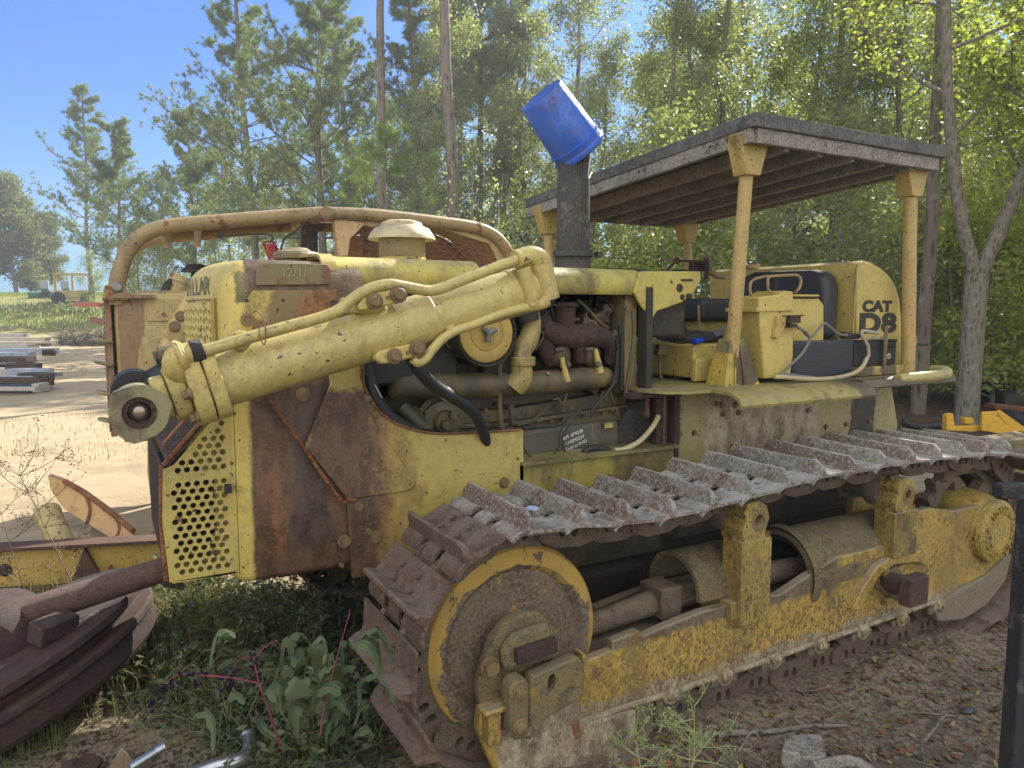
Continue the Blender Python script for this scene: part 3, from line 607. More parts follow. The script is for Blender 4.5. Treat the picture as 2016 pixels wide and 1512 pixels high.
m = MB(); m.mk().tube([(.19,3.12,1.30),(.40,3.12,1.535)], .010, 6); m.mk().tube([(.215,3.5,1.31),(.40,3.5,1.52)], .014, 6); m.mk().tube([(.18,3.115,.84),(.172,3.115,1.08),(.183,3.115,1.30)], .010, 6); m.build('cage_rim', Mt['rust'], NC)
m = MB(); m.box((.20, 3.3, .9), (.42, 4.0, 1.2)); m.build('cage_core', Mt['black'], NC)
b = MB(); [b.mk().box(at(x, y, Y=3.07)-V((.012,.02,.016)), at(x, y, Y=3.07)+V((.012,.02,.016))) for x, y in ((434,812),(449,962))]; b.build('hinge', Mt['black'], NC, bev=.003)
m = MB(); m.box((.448, 3.085, .83), (.456, 3.10, 1.55)); m.build('seam_strip', Mt['black'], NC)

# ---- hood
def hood_sec(x0, x1, zt, nm, mat, hw=.52, drop=.12, bev=0):
    h = [(-hw, zt-drop), (-hw, zt-.06), (-hw+.012, zt-.035), (-hw+.04, zt-.012), (-hw+.09, zt+.004), (-hw+.3, zt+.014), (0, zt+.018)]
    h = h+[(-a, b) for a, b in reversed(h[:-1])]; inn = [(a*.975, b-.012) for a, b in reversed(h)]
    m = MB(); m.prism([(YC+a, b) for a, b in h]+[(YC+a, b) for a, b in inn], x0, x1, 'X'); return m.build(nm, mat, DZ, ang=50)
hood_sec(.86, 1.56, 2.125, 'front_hood', Mt['hood']); hood_sec(.82, .88, 2.135, 'hood_collar', Mt['yel_old'], .525, .13)
hood_sec(1.56, 1.84, 2.11, 'hood_patch', Mt['grease'], .515, .10)
Mt['hood2'] = paint('rear_hood_paint', (.50, .42, .085), (.44, .38, .09), rust=.05, grime=.62, dust=.25, streak=.25, algae=.2, spots=.4, sc=.8)
hood_sec(1.84, 2.53, 2.11, 'rear_hood', Mt['hood2'])
hood_sec(2.53, 2.57, 2.118, 'hood_strap', Mt['grease'], .527, .14)
# cowl with its shaped cheek
cow = pl(3.07, (1262,534),(1380,534),(1382,552),(1366,578),(1345,595),(1312,607),(1296,612),(1286,628),(1283,640),(1274,640),(1272,612),(1262,600),(1250,575))
m = MB(); m.prism(cow, 3.075, 3.095, 'Y'); m.prism(cow, mirror(3.095), mirror(3.075), 'Y'); m.box((2.53, 3.095, 2.085), (2.90, mirror(3.095), 2.10))
CW = m.build('cowl', Mt['hood'], DZ, bev=.006)
b = MB(); b.mk().lathe([(.024,0),(.02,.006),(0,.006)], at(1338,567,Y=3.075), (0,-1,0), 16); b.bolt(at(1343,585,Y=3.075), (0,-1,0), .012, .01); b.bolt(at(1355,583,Y=3.075), (0,-1,0), .012, .01); b.mk().box(at(1341,549,Y=3.073), at(1364,554,Y=3.070)); b.build('cowl_fittings', Mt['grease'], CW)
m = MB(); m.box((2.60, 3.12, 1.75), (2.85, 4.1, 2.07)); m.lathe([(.05,0),(.06,.02),(.06,.14),(.0,.16)], at(1302,625,Y=3.2), (0,1,0), 16); m.build('dash_box', Mt['grease'], CW, bev=.02)
# firewall columns
m = MB(); m.box((2.525, 3.06, 1.48), (2.565, 3.14, 2.02)); m.build('cowl_post', Mt['grease'], DZ, bev=.004)
m = MB(); m.box((2.44, 3.14, 1.45), (2.52, 3.26, 1.98)); m.build('firewall_strip', paint('firewall_paint', (.30,.24,.09), (.2,.15,.07), rust=.5, grime=.55, spots=1, sc=1.5), DZ, bev=.004)
m = MB(); m.box((2.40, 3.26, 1.30), (2.46, 4.05, 1.98)); m.build('firewall', Mt['grease'], DZ)
# ledge under the cowl post
m = MB(); m.box((2.40, 3.02, 1.435), (2.72, 3.10, 1.466)); m.box((2.50, 3.03, 1.33), (2.53, 3.06, 1.44)); m.build('ledge', Mt['rustcast'], DZ, bev=.004)
# ---- canopy roof on four leaning posts
Mt['wood'] = crust('weathered_board', (.20, .18, .15), (.29, .265, .23), (.11, .095, .075), 1.5, .85, spotc=(.13, .10, .07))
Mt['roofskin'] = crust('roof_skin', (.075, .072, .068), (.12, .115, .105), (.05, .046, .042), 1.2, .7, spotc=(.17, .15, .12))
def rz(y): return 2.892-(y-2.75)*.060
RX0, RX1, RY0, RY1 = 2.94, 4.55, 2.75, 5.02
m = MB()
m.add([(x, y, rz(y)+dz) for dz in (-.07, .0) for x, y in ((RX0-.015, RY0-.015), (RX1+.015, RY0-.015), (RX1+.015, RY1+.015), (RX0-.015, RY1+.015))], [(3,2,1,0),(4,5,6,7),(0,1,5,4),(1,2,6,5),(2,3,7,6),(3,0,4,7)])
RF = m.build('roof', Mt['roofskin'], DZ, bev=.006)
def beam(p, q, w, h, nm, mat, par=RF, up=(0, 0, 1), bev=.004, jit=0):
    p, q = V(p), V(q); t = (q-p).normalized(); s = t.cross(V(up)).normalized()*w/2; u = s.cross(t).normalized()*h/2; m = MB()
    n = 6 if jit else 1; vs = []; fs = []
    for i in range(n+1):
        c = p.lerp(q, i/n)+(V(mnoise.noise_vector(p.lerp(q, i/n)*3))*jit if jit else V((0,0,0)))
        vs += [c-s-u, c+s-u, c+s+u, c-s+u]
    for i in range(n):
        o = i*4; fs += [(o+k, o+(k+1) % 4, o+4+(k+1) % 4, o+4+k) for k in range(4)]
    fs += [(3, 2, 1, 0), (n*4, n*4+1, n*4+2, n*4+3)]
    m.add(vs, fs); return m.build(nm, mat, par, bev=bev)
k = -.105
beam((RX0+.01, RY0+.02, rz(RY0)+k), (RX0+.01, RY1-.01, rz(RY1)+k), .035, .075, 'fascia_board', Mt['wood'], jit=.008)
beam((RX1-.05, RY0+.02, rz(RY0)+k), (RX1-.05, RY1-.01, rz(RY1)+k), .035, .075, 'fascia_board', Mt['wood'], jit=.006)
beam((RX0+.03, RY0+.02, rz(RY0)+k-.002), (RX1-.03, RY0+.02, rz(RY0)+k-.002), .035, .075, 'fascia_board', Mt['wood'], jit=.006)
beam((RX0+.03, RY1-.03, rz(RY1)+k-.002), (RX1-.03, RY1-.03, rz(RY1)+k-.002), .035, .075, 'fascia_board', Mt['wood'])
for i in range(5):
    x = RX0+.28+i*.27; beam((x, RY0+.04, rz(RY0+.04)-.115), (x, RY1-.05, rz(RY1-.05)-.115), .045, .085, 'joist', Mt['joist'] if 'joist' in Mt else Mt.setdefault('joist', crust('joist_wood', (.20,.18,.155), (.27,.245,.21), (.13,.115,.095), 1.5)))
b = MB()
for y in (3.0, 3.05, 3.6, 3.66, 4.3, 4.35, 4.9): b.mk().cyl((RX0-.012, y, rz(y)+k+.01), (RX0-.006, y, rz(y)+k+.01), .008, n=8)
b.build('nail', Mt['grease'], RF)
Mt['post'] = paint('post_paint', (.52, .385, .13), (.44, .30, .12), rust=.30, grime=.12, dust=.1, spots=.7, streak=.3, sc=1.6)
Mt['postfoot'] = paint('post_foot_paint', (.56, .40, .06), (.50, .36, .08), rust=.35, grime=.15, dust=.2, spots=.8, streak=.5, algae=.3, zones=[(dict(x=(3.05, 3.4), z=(1.50, 1.70), soft=.03, nz=.07), (.05,.035,.025), .9), (dict(z=(1.66, 1.80), soft=.02, nz=.03), (.12,.11,.06), .85)])
def post(b0, t0, foot=None, r=.036, sx=1):
    m = MB(); b0, t0 = V(b0), V(t0); m.tube([b0, t0], [r*1.08, r], 20); o = m.build('post', Mt['post'], DZ)
    g = MB(); w0, w1 = .115, .062; z = t0.z; s = .05
    g.add([(t0.x-w1*.8, t0.y-s, z-.06), (t0.x+w1*.8, t0.y-s, z-.06), (t0.x+w0, t0.y-s, z+.145), (t0.x-w0, t0.y-s, z+.145),
           (t0.x-w1*.8, t0.y+s, z-.06), (t0.x+w1*.8, t0.y+s, z-.06), (t0.x+w0, t0.y+s, z+.145), (t0.x-w0, t0.y+s, z+.145)], [(0,1,2,3),(7,6,5,4),(0,4,5,1),(1,5,6,2),(2,6,7,3),(3,7,4,0)])
    g.build('post_bracket', Mt['postb'] if 'postb' in Mt else Mt.setdefault('postb', paint('bracket_paint', (.50,.36,.09), (.42,.30,.10), rust=.35, grime=.2, spots=1, sc=1.5)), o, bev=.006)
    if foot:
        f = MB(); z0 = b0.z-.03
        ring = lambda z, ax, bx, ay, by: [V((b0.x-ax, b0.y-ay, z)), V((b0.x+bx, b0.y-ay, z)), V((b0.x+bx, b0.y+by, z)), V((b0.x-ax, b0.y+by, z))]
        vs = ring(z0, .10, .165, .07, .09)+ring(z0+.06, .095, .15, .062, .08)+ring(z0+.27, .045, .05, .045, .05); f.add(vs, [(0,1,5,4),(1,2,6,5),(2,3,7,6),(3,0,4,7),(4,5,9,8),(5,6,10,9),(6,7,11,10),(7,4,8,11),(8,9,10,11)])
        f.tube([(b0.x, b0.y, z0+.26), (b0.x, b0.y, z0+.33)], [.047, .043], 20)
        f.tube([(b0.x-.035, b0.y-.075, z0), (b0.x-.012, b0.y-.048, z0+.27)], .006, 6); f.tube([(b0.x+.04, b0.y-.075, z0), (b0.x+.015, b0.y-.048, z0+.27)], .006, 6)
        f.build('post_foot', Mt['postfoot'], o, bev=.008)
    return o
post((3.075, 3.0, 1.50), (3.02, 2.87, 2.66), foot=True)
b = MB(); b.tube([(3.09, 2.95, 2.17), (3.115, 2.93, 2.172)], .006, 8); b.build('bolt', Mt['bolt'], DZ)
post((4.60, 2.93, 1.48), (4.43, 2.87, 2.655), r=.040)
post((3.07, 4.85, 1.48), (3.02, 4.85, 2.53)); post((4.52, 4.85, 1.48), (4.42, 4.85, 2.53))

# ---- lift cylinder carried on the guard's flank
CY = 2.75
def c2(x, y, Y=CY): return at(x, y, Y=Y)
A, B = c2(402, 758), c2(1040, 568); ax = (B-A).normalized(); pr = V((-ax.z, 0, ax.x)); pr = pr if pr.z > 0 else -pr
def along(t): return A+(B-A)*t
rr = .098
m = MB(); m.tube([along(0), along(.985)], rr, 48); CL = m.build('lift_cylinder', Mt['cyl'], DZ)
m = MB(); m.tube([along(.53), along(.535), along(.645), along(.65)], [rr+.001, rr+.006, rr+.006, rr+.001], 48); m.build('barrel_band', Mt['cyl'], CL, ang=20)
m = MB(); m.tube([along(.925), along(.93), along(1.0), along(1.012)], [rr+.001, rr+.004, rr+.004, rr-.02], 48); m.build('barrel_end', Mt['cyl'], CL, ang=20)
def collar(t0, t1, r, nm, n=48, lobes=False):
    m = MB(); m.tube([along(t0), along(t1)], r, n)
    return m.build(nm, Mt['cyl'], CL, bev=.006)
# square-shouldered head in three plates
def head(t0, t1, w, h, nm, dy=0):
    m = MB(); P0, P1 = along(t0), along(t1); out = []
    for k in range(16):
        a = 2*PI*(k+.5)/16; c, s = math.cos(a), math.sin(a); e = .62
        out.append((w*math.copysign(abs(c)**e, c), h*math.copysign(abs(s)**e, s)))
    vs = [p+V((0, 1, 0))*u+pr*v for p in (P0, P1) for u, v in out]; n = 16
    m.add(vs, [tuple(range(n)), tuple(range(2*n-1, n-1, -1))]+[(i, (i+1) % n, (i+1) % n+n, i+n) for i in range(n)]); return m.build(nm, Mt['cylhead'], CL, bev=.006)
Mt['cylhead'] = paint('cylinder_head_paint', (.52, .41, .12), (.46, .36, .13), rust=.22, grime=.25, dust=.3, spots=.8, streak=.1, sc=2)
head(.005, .040, .118, .128, 'head_plate'); head(-.042, .001, .118, .128, 'head_plate'); head(-.085, -.044, .085, .092, 'gland'); head(-.12, -.087, .07, .075, 'gland')
b = MB()
for u, v in ((-.07, .10), (-.09, -.085), (.08, .1), (.09, -.08), (-.115, .0)): b.bolt(along(-.045)+V((0, u, 0))+pr*v, -ax, .016, .022)
b.build('head_bolt', Mt['bolt'], CL)
# rod, eye
E1 = c2(272, 806, 2.70)
m = MB(); m.tube([along(-.10), along(-.10).lerp(E1, .62)], .038, 24); m.build('piston_rod', Mt['chrome'], CL)
Mt['eye'] = paint('rod_eye_paint', (.30, .27, .13), (.20, .18, .09), rust=.1, grime=.6, dust=.3, spots=.7, sc=3)
m = MB(); ex, ez = E1.x, E1.z
out = []
for k in range(32):
    a = 2*PI*k/32; r = .088+.012*max(0, math.cos(3*(a-2.4)))**3; out.append((ex+r*math.cos(a), ez+r*math.sin(a)))
m.prism(out, 2.60, 2.63, 'Y', [circ(ex, ez, .050, 28)]); m.prism([(ex+.084*math.cos(2*PI*k/32), ez+.084*math.sin(2*PI*k/32)) for k in range(32)], 2.632, 2.76, 'Y', [circ(ex, ez, .050, 28)])
m.tube([V((ex, 2.70, ez))+V((.05, 0, .02)), V((ex, 2.72, ez))+(along(-.1)-E1)*.62], [.062, .046], 20)
m.build('rod_eye', Mt['eye'], CL, bev=.004)
m = MB(); m.lathe([(.050,0),(.046,.004),(.036,.006),(.034,.03),(.05,.03)], (ex, 2.597, ez), (0, 1, 0), 28); m.build('eye_bush', Mt['rustcast'], CL)
m = MB(); m.sph((ex, 2.645, ez), .035, 20, (1, .7, 1)); m.build('eye_ball', plain('worn_pin', (.35,.28,.22), .3, .8), CL)
# dark hose joint behind the eye
m = MB(); q = at(264, 768, Y=2.92); m.prism([(q.x+.075*math.cos(2*PI*k/24), q.z+.075*math.sin(2*PI*k/24)) for k in range(24)], 2.86, 2.96, 'Y', [circ(q.x, q.z, .034, 20)])
m.tube([at(285,760,Y=2.9), at(318,745,Y=2.9), at(345,728,Y=2.88)], [.045,.05,.052], 16); m.box(at(318,760,Y=2.86)-V((0,0,0)), at(352,700,Y=2.86)+V((0,.09,0)), rotm('Y', -18)); m.build('swivel_joint', Mt['black'], CL, bev=.006)
m = MB(); m.lathe([(.034,0),(.03,.01),(0,.012)], (q.x, 2.87, q.z), (0, -1, 0), 20); m.build('joint_pin', Mt['yel_old'], CL)
m = MB(); m.box(at(310,735,Y=2.9), at(335,690,Y=2.9)+V((0,.08,0)), rotm('Y', -18)); m.tube([at(312,700,Y=2.86), at(345,694,Y=2.86)], .03, 12); m.jitter(.004, 20); m.build('hose_block', Mt['engine_y'], CL, bev=.005)
# front elbow and its collar
m = MB(); m.tube([at(372,750,Y=2.72), at(358,738,Y=2.70), at(348,722,Y=2.68), at(350,705,Y=2.67), at(366,697,Y=2.67), at(392,689,Y=2.67)], [.035,.042,.046,.044,.038,.032], 18, sm=4); m.build('elbow', Mt['cylhead'], CL)
m = MB()
for a, c, r in ((348, 352, .055), (354, 362, .05)):
    t = (at(392,689,Y=2.67)-at(350,703,Y=2.67)).normalized(); m.mk().tube([at(a,703,Y=2.67), at(a,703,Y=2.67)+t*.018], r, 20)
m.build('elbow_flange', Mt['cylhead'], CL, bev=.004)
m = MB(); t = (at(420,684,Y=2.67)-at(380,694,Y=2.67)).normalized(); m.tube([at(376,694,Y=2.67), at(376,694,Y=2.67)+t*.04], .040, 12); m.box(at(373,688,Y=2.64), at(386,672,Y=2.70)); m.build('pipe_clamp', Mt['grease'], CL, bev=.004)
# upper pipe
PY = 2.66
up = [at(x, y, Y=PY) for x, y in ((380,695),(420,686),(480,668),(560,645),(630,626),(668,610),(695,588),(725,570),(765,560),(800,565),(840,572),(868,568),(920,548),(985,523),(1018,511))]
m = MB(); m.tube(up, .0215, 16, sm=5); m.build('pressure_pipe', Mt['cyl'], CL)
# end manifold
EM = 2.70
m = MB(); m.tube([at(1013,510,Y=EM), at(1045,505,Y=EM), at(1062,516,Y=EM), at(1070,545,Y=EM), at(1078,590,Y=EM)], [.036,.046,.05,.05,.048], 20, sm=4)
m.tube([at(1064,520,Y=EM-.02), at(1077,582,Y=EM-.02)], .05, 24); MF = m.build('end_manifold', Mt['cyl'], CL)
m = MB(); m.tube([at(1030,528,Y=EM-.05), at(1048,588,Y=EM-.05)], .031, 20); m.build('manifold_sleeve', Mt['cyl'], CL)
m = MB(); m.tube([at(1014,511,Y=EM-.03), at(1022,509,Y=EM-.03)], .040, 20); m.mk().tube([at(1066,586,Y=EM-.02), at(1082,583,Y=EM-.02)], .01, 6); m.mk().tube([at(1044,588,Y=EM-.04), at(1048,603,Y=EM-.04)], .034, 16); m.mk().tube([at(1076,581,Y=EM-.02), at(1078,590,Y=EM-.02)], .054, 24); m.build('manifold_flange', Mt['cylhead'], CL, bev=.003)
m = MB(); m.prism(pl(EM-.05, (1070,500),(1088,578),(1083,582),(1066,506)), EM-.06, EM+.03, 'Y'); m.build('manifold_rib', Mt['cyl'], CL, bev=.004)
lp = [at(x, y, Y=PY) for x, y in ((1075,592),(1060,600),(1030,606),(980,620),(930,640),(895,652),(870,668),(850,690),(838,706),(822,714),(812,706))]
m = MB(); m.tube(lp, [.030,.024,.0195,.0185,.0185,.0185,.0185,.0185,.0185,.0185,.0185], 16, sm=5); m.build('return_pipe', Mt['cyl'], CL)
m = MB(); m.box(at(877,648,Y=2.66), at(894,632,Y=2.66)+V((0,.04,0)), rotm('Y', -18)); m.build('pipe_saddle', Mt['cyl'], CL, bev=.003)
# yoke arms with big bolts
Mt['armpaint'] = paint('yoke_arm_paint', (.52, .41, .11), (.44, .34, .12), rust=.25, grime=.22, dust=.2, spots=.5, sc=2)
def arm(pts, bolts, back):
    m = MB(); m.prism(pl(2.66, *pts), 2.645, 2.70, 'Y'); o = m.build('trunnion_arm', Mt['armpaint'], CL, bev=.008)
    b = MB()
    for x, y, r in bolts: b.mk().lathe([(r*1.5,0),(r*1.5,.008),(r,.009),(r,.024),(r*.8,.028),(0,.028)], at(x, y, Y=2.645), (0,-1,0), 6 if 0 else 20)
    b.build('trunnion_bolt', Mt['bolt'], o, ang=30); m = MB(); m.box(*back); m.build('arm_block', Mt['armpaint'], o, bev=.01); return o
arm(((703,600),(712,588),(775,567),(787,568),(795,580),(792,592),(782,598),(708,612),(702,608)), ((737,593,.021),(784,579,.023)), (at(700,618,Y=2.70), at(760,585,Y=2.70)+V((0,.22,0))))
arm(((736,700),(746,690),(812,676),(826,674),(833,684),(830,696),(820,702),(760,716),(748,716),(738,708)), ((776,701,.020),(821,686,.022)), (at(740,712,Y=2.70), at(790,692,Y=2.70)+V((0,.22,0))))
b = MB(); [b.mk().lathe([(.008,0),(.008,.004),(0,.004)], at(x,y,Y=2.645), (0,-1,0), 8) for x,y in ((763,586),(802,694))]; b.build('grease_fitting', Mt['bolt'], CL)
# sleeve clamp nut on the barrel and the lifting lug on the guard
m = MB(); q = along(.115)+pr*.118; m.prism([(q.x+.034*math.cos(a/12*PI), q.z+.034*math.sin(a/12*PI)) for a in range(24)], CY-.06, CY-.02, 'Y'); m.build('barrel_lug', Mt['cylhead'], CL, bev=.004)
b = MB(); b.bolt((q.x, CY-.06, q.z), (0,-1,0), .014, .014); b.build('bolt', Mt['bolt'], CL)
m = MB(); lug = pl(2.98, (463,662),(472,630),(476,620),(484,616),(494,620),(500,632),(497,642),(492,665)); m.prism(lug, 2.97, 2.995, 'Y'); m.box((at(463,662,Y=2.98).x, 2.985, at(463,690,Y=2.98).z), (at(490,662,Y=2.98).x, 3.05, at(463,655,Y=2.98).z)); LG = m.build('lifting_lug', Mt['yel'], DZ, bev=.005)
b = MB(); q = at(487,629,Y=2.97); b.mk().lathe([(.026,0),(.026,.012),(.014,.013),(.012,.008),(0,.008)], q, (0,-1,0), 20); b.build('bolt', Mt['bolt'], LG)
m = MB(); w0 = [at(x, y, Y=2.63) for x, y in ((495,616),(506,612),(518,625),(523,655),(521,678),(514,670),(510,650),(518,640),(524,648),(522,675))]; m.tube(w0, .0022, 6, sm=4); m.tube([at(518,640,Y=2.63), at(530,630,Y=2.63), at(536,626,Y=2.63)], .002, 5); m.build('tie_wire', Mt['bolt'], CL)
m = MB(); m.tube([at(812,708,Y=2.67), at(830,735,Y=2.70), at(862,765,Y=2.78), at(905,790,Y=2.85), at(935,815,Y=2.93), at(952,850,Y=3.0), at(957,875,Y=3.06)], [.026,.026,.027,.026,.026,.026,.026], 16, sm=5); HS = m.build('hydraulic_hose', Mt['rubber'], DZ)
m = MB(); p, q = at(874,772,Y=2.81), at(881,777,Y=2.82); m.tube([p, q], .0285, 16); m.build('hose_tag', Mt['white'], HS)
m = MB()
for i in range(26):
    t = i/26; x, y = 890+t*60, 783+t*44+10*t*t; p = at(x, y, Y=2.83+t*.12); 
    if i % 4 != 3: m.box(p-V((.002,.004,.0018)), p+V((.002,.0,.0018)))
m.build('hose_marking', Mt['white'], HS)
m = MB(); m.tube([at(715,700,Y=3.1), at(727,745,Y=3.09), at(740,790,Y=3.08), at(775,828,Y=3.08), at(812,850,Y=3.09), at(830,862,Y=3.1)], .033, 16, sm=5); H2 = m.build('hydraulic_hose', Mt['rubber'], DZ)
m = MB()
for i in range(14):
    t = i/14; p = at(738+t*14, 758+t*26, Y=3.04); m.box(p-V((.0018,.004,.0016)), p+V((.0018,.0,.0016)))
m.build('hose_marking', Mt['white'], H2)

# ---- engine bay
m = MB(); m.box((1.0, 3.30, .95), (2.42, 3.95, 1.50)); m.box((1.25, 3.36, 1.50), (2.40, 3.85, 1.72)); EN = m.build('engine_block', Mt['engine'], DZ, bev=.015)
m = MB(); m.box((.98, 3.17, 1.1), (1.02, 4.05, 2.0)); m.box((1.02, 3.5, 1.5), (1.2, 3.7, 1.95)); m.build('fan_shroud', Mt['grease'], EN, bev=.01)
m = MB(); m.box((1.2, 3.42, 1.72), (2.4, 3.8, 1.84)); m.box((1.3, 3.62, 1.84), (2.3, 3.95, 2.04)); m.build('valve_cover', Mt['grease'], EN, bev=.02)
# side covers in tiers
def pxbox(x0, y0, x1, y1, Y, d, nm, mat, par=EN, bev=.006, **k):
    p, q = at(x0, y1, Y=Y), at(x1, y0, Y=Y); q2 = at(x1, y1, Y=Y); m = MB(); m.box((p.x, Y, (p.z+q2.z)/2), (q.x, Y+d, q.z)); return m.build(nm, mat, par, bev=bev)
m = MB(); P = pl(3.24, (790,812),(990,806),(1232,768),(1232,800),(990,832),(800,838)); m.prism(P, 3.235, 3.3, 'Y'); m.build('block_rail', Mt['engine_y'], EN, bev=.006)
m = MB(); P = pl(3.22, (800,846),(1000,838),(1222,800),(1222,828),(1000,872),(800,905)); m.prism(P, 3.215, 3.3, 'Y'); m.build('side_cover', Mt['engine'], EN, bev=.008)
m = MB(); P = pl(3.20, (795,838),(990,832),(1235,796),(1235,802),(990,840),(795,846)); m.prism(P, 3.19, 3.24, 'Y'); m.build('cover_lip', Mt['engine_y'], EN, bev=.003)
m = MB(); P = pl(3.17, (1030,850),(1222,826),(1222,905),(1030,925)); m.prism(P, 3.18, 3.3, 'Y'); m.build('oil_pan', Mt['oilpan'] if 'oilpan' in Mt else Mt.setdefault('oilpan', paint('oil_pan_paint', (.115,.10,.07), (.08,.075,.06), rust=.05, grime=.6, dust=.2, spots=.3, streak=.6)), EN, bev=.02)
b = MB()
for x, y in ((1007,802+0),(1038,816),(1060,828),(1085,829),(1110,827),(1108,807),(1150,818),(1188,812),(1205,808),(1213,812),(1187,787),(1006,835),(1020,836),(1042,834),(905,818),(936,812),(956,808),(985,803),(1037,848),(1034,865),(840,812),(870,815)): b.bolt(at(x, y, Y=3.20), (0,-1,0), .009, .008)
b.build('bolt', Mt['engine_y'], EN)
m = MB(); m.tube([at(1004,801,Y=3.17), at(1010,836,Y=3.17)], .011, 8); m.build('cover_strap', Mt['engine_y'], EN)
# crank pulley end and bell housing
m = MB(); m.lathe([(0,0),(.05,0),(.06,.02),(.10,.03),(.105,.05),(.13,.05)], at(878,832,Y=3.17), (0,1,0), 24); m.jitter(.004, 20); m.build('pump_cover', Mt['engine'], EN)
m = MB(); m.lathe([(0,0),(.02,0),(.025,.03)], at(880,838,Y=3.14), (0,1,0), 12); m.lathe([(0,0),(.018,0),(.02,.03)], at(893,818,Y=3.15), (0,1,0), 6); m.build('pump_fitting', Mt['engine_y'], EN)
m = MB(); m.lathe([(.26,0),(.25,-.10),(.21,-.16),(.0,-.18)], at(1240,850,Y=3.42), (0,1,0), 40); m.jitter(.006, 6); m.build('bell_housing', Mt['housing'] if 'housing' in Mt else Mt.setdefault('housing', crust('housing_crust', (.09,.085,.07), (.13,.12,.095), (.06,.055,.045), 1.5, .7)), EN)
m = MB(); m.lathe([(0,0),(.03,0),(.05,.02),(.06,.05)], at(825,825,Y=3.2), (-.3,1,0), 20); m.tube([at(790,800,Y=3.2), at(830,840,Y=3.16)], .035, 14); m.build('water_inlet', Mt['engine_y'], EN)
# intake tube with elbow
m = MB(); m.tube([at(775,780,Y=3.22), at(800,762,Y=3.19), at(880,760,Y=3.17), at(1000,757,Y=3.17), at(1100,750,Y=3.17), at(1180,743,Y=3.17), at(1193,742,Y=3.18)], [.04,.055,.060,.060,.060,.056,.05], 24, sm=4); m.jitter(.003, 14); IT = m.build('intake_pipe', Mt['engine_y'], EN)
m = MB(); m.tube([at(1068,747,Y=3.17), at(1080,735,Y=3.12)], .01, 6); 
for x, y in ((1110,712),(1176,695)): m.mk().tube([at(x-4,y-8,Y=3.14), at(x+6,y+40,Y=3.12)], [.012,.022], 10)
m.build('pipe_lug', Mt['yel_old'], IT)
m = MB(); m.tube([at(1042,612,Y=3.16), at(1046,640,Y=3.16), at(1040,668,Y=3.15), at(1027,690,Y=3.14), at(1026,715,Y=3.12), at(1026,742,Y=3.12), at(1010,762,Y=3.14)], [.046,.05,.052,.05,.05,.058,.06], 24, sm=4); m.jitter(.003, 14); m.build('air_elbow', Mt['elbowp'] if 'elbowp' in Mt else Mt.setdefault('elbowp', paint('elbow_paint', (.42,.33,.10), (.34,.27,.09), rust=.15, grime=.42, spots=.6, streak=.3, sc=2)), EN)
m = MB(); m.tube([at(1029,702,Y=3.115), at(1029,720,Y=3.115)], .062, 28); m.build('elbow_sleeve', Mt['yel_old'], EN, bev=.006)
m = MB(); m.tube([at(1036,608,Y=3.15), at(1040,632,Y=3.15)], .057, 24); m.build('rubber_sleeve', Mt['grease'], EN, bev=.004)
# precleaner drum face behind the cylinder
q = at(958,656,Y=3.10); m = MB(); m.lathe([(.150,0),(.158,-.01),(.158,.06),(.16,.25)], q, (0,1,0), 56); m.lathe([(.15,0),(.145,.012),(.10,.016)], q, (0,1,0), 56); PC = m.build('air_cleaner', Mt['grease'], EN)
m = MB(); m.lathe([(.141,.008),(.138,-.004),(.128,-.008),(.088,-.004),(.084,.0),(.080,-.004),(.03,-.008),(0,-.008)], q, (0,1,0), 56); m.build('air_cleaner_lid', Mt['lid'] if 'lid' in Mt else Mt.setdefault('lid', paint('lid_paint', (.52,.36,.07), (.48,.33,.08), rust=.03, grime=.1, dust=.1, spots=.2, streak=0, rough=.4)), PC)
m = MB()
for a in (25, 145, 262): m.tube([V(q)+V((0,-.022,0)), V(q)+V((.042*math.cos(R(a)), -.026, .042*math.sin(R(a))))], [.014,.011], 10)
m.tube([V(q)+V((0,-.03,0)), V(q)+V((0,0,0))], .012, 6); m.build('wing_nut', plain('dull_metal', (.20,.20,.20), .5, .7), PC)
# exhaust manifold and ports
m = MB(); m.tube([at(1062,640,Y=3.24), at(1085,655,Y=3.2), at(1120,662,Y=3.18), at(1160,660,Y=3.18), at(1192,668,Y=3.18), at(1204,690,Y=3.18), at(1200,715,Y=3.2)], [.05,.058,.06,.06,.055,.045,.035], 18, sm=4)
m.tube([at(1112,600,Y=3.2), at(1112,650,Y=3.2)], [.055,.05], 16); m.tube([at(1112,596,Y=3.2), at(1112,604,Y=3.2)], .07, 16); m.tube([at(1070,610,Y=3.3), at(1072,680,Y=3.22), at(1085,715,Y=3.22)], [.06,.05,.04], 16, sm=3)
m.tube([at(1140,665,Y=3.2), at(1142,715,Y=3.2)], [.05,.035], 14); m.jitter(.006, 12); m.build('exhaust_manifold', Mt['rustcast'], EN)
m = MB()
for x in (1103, 1162): m.sph(at(x, 700, Y=3.2), .06, 16, (1, .8, 1.1)); m.tube([at(x+12,712,Y=3.13), at(x+18,722,Y=3.12)], .018, 8); m.tube([at(x-10,690,Y=3.13), at(x+6,688,Y=3.12)], .012, 8)
m.jitter(.008, 16); m.build('injector_port', Mt['engine'], EN)
m = MB(); m.tube([at(1140,632,Y=3.22), at(1172,642,Y=3.22)], .045, 18); m.jitter(.004, 15); m.build('starter_motor', Mt['engine'], EN)
m = MB(); m.box(at(1185,645,Y=3.3), at(1225,600,Y=3.3)+V((0,.2,0))); m.box(at(1150,668,Y=3.4), at(1225,610,Y=3.4)+V((0,.2,.05))); m.box(at(1200,610,Y=3.25), at(1255,592,Y=3.25)+V((0,.1,0))); m.jitter(.012, 10); m.build('governor_box', Mt['engine'], EN, bev=.012)
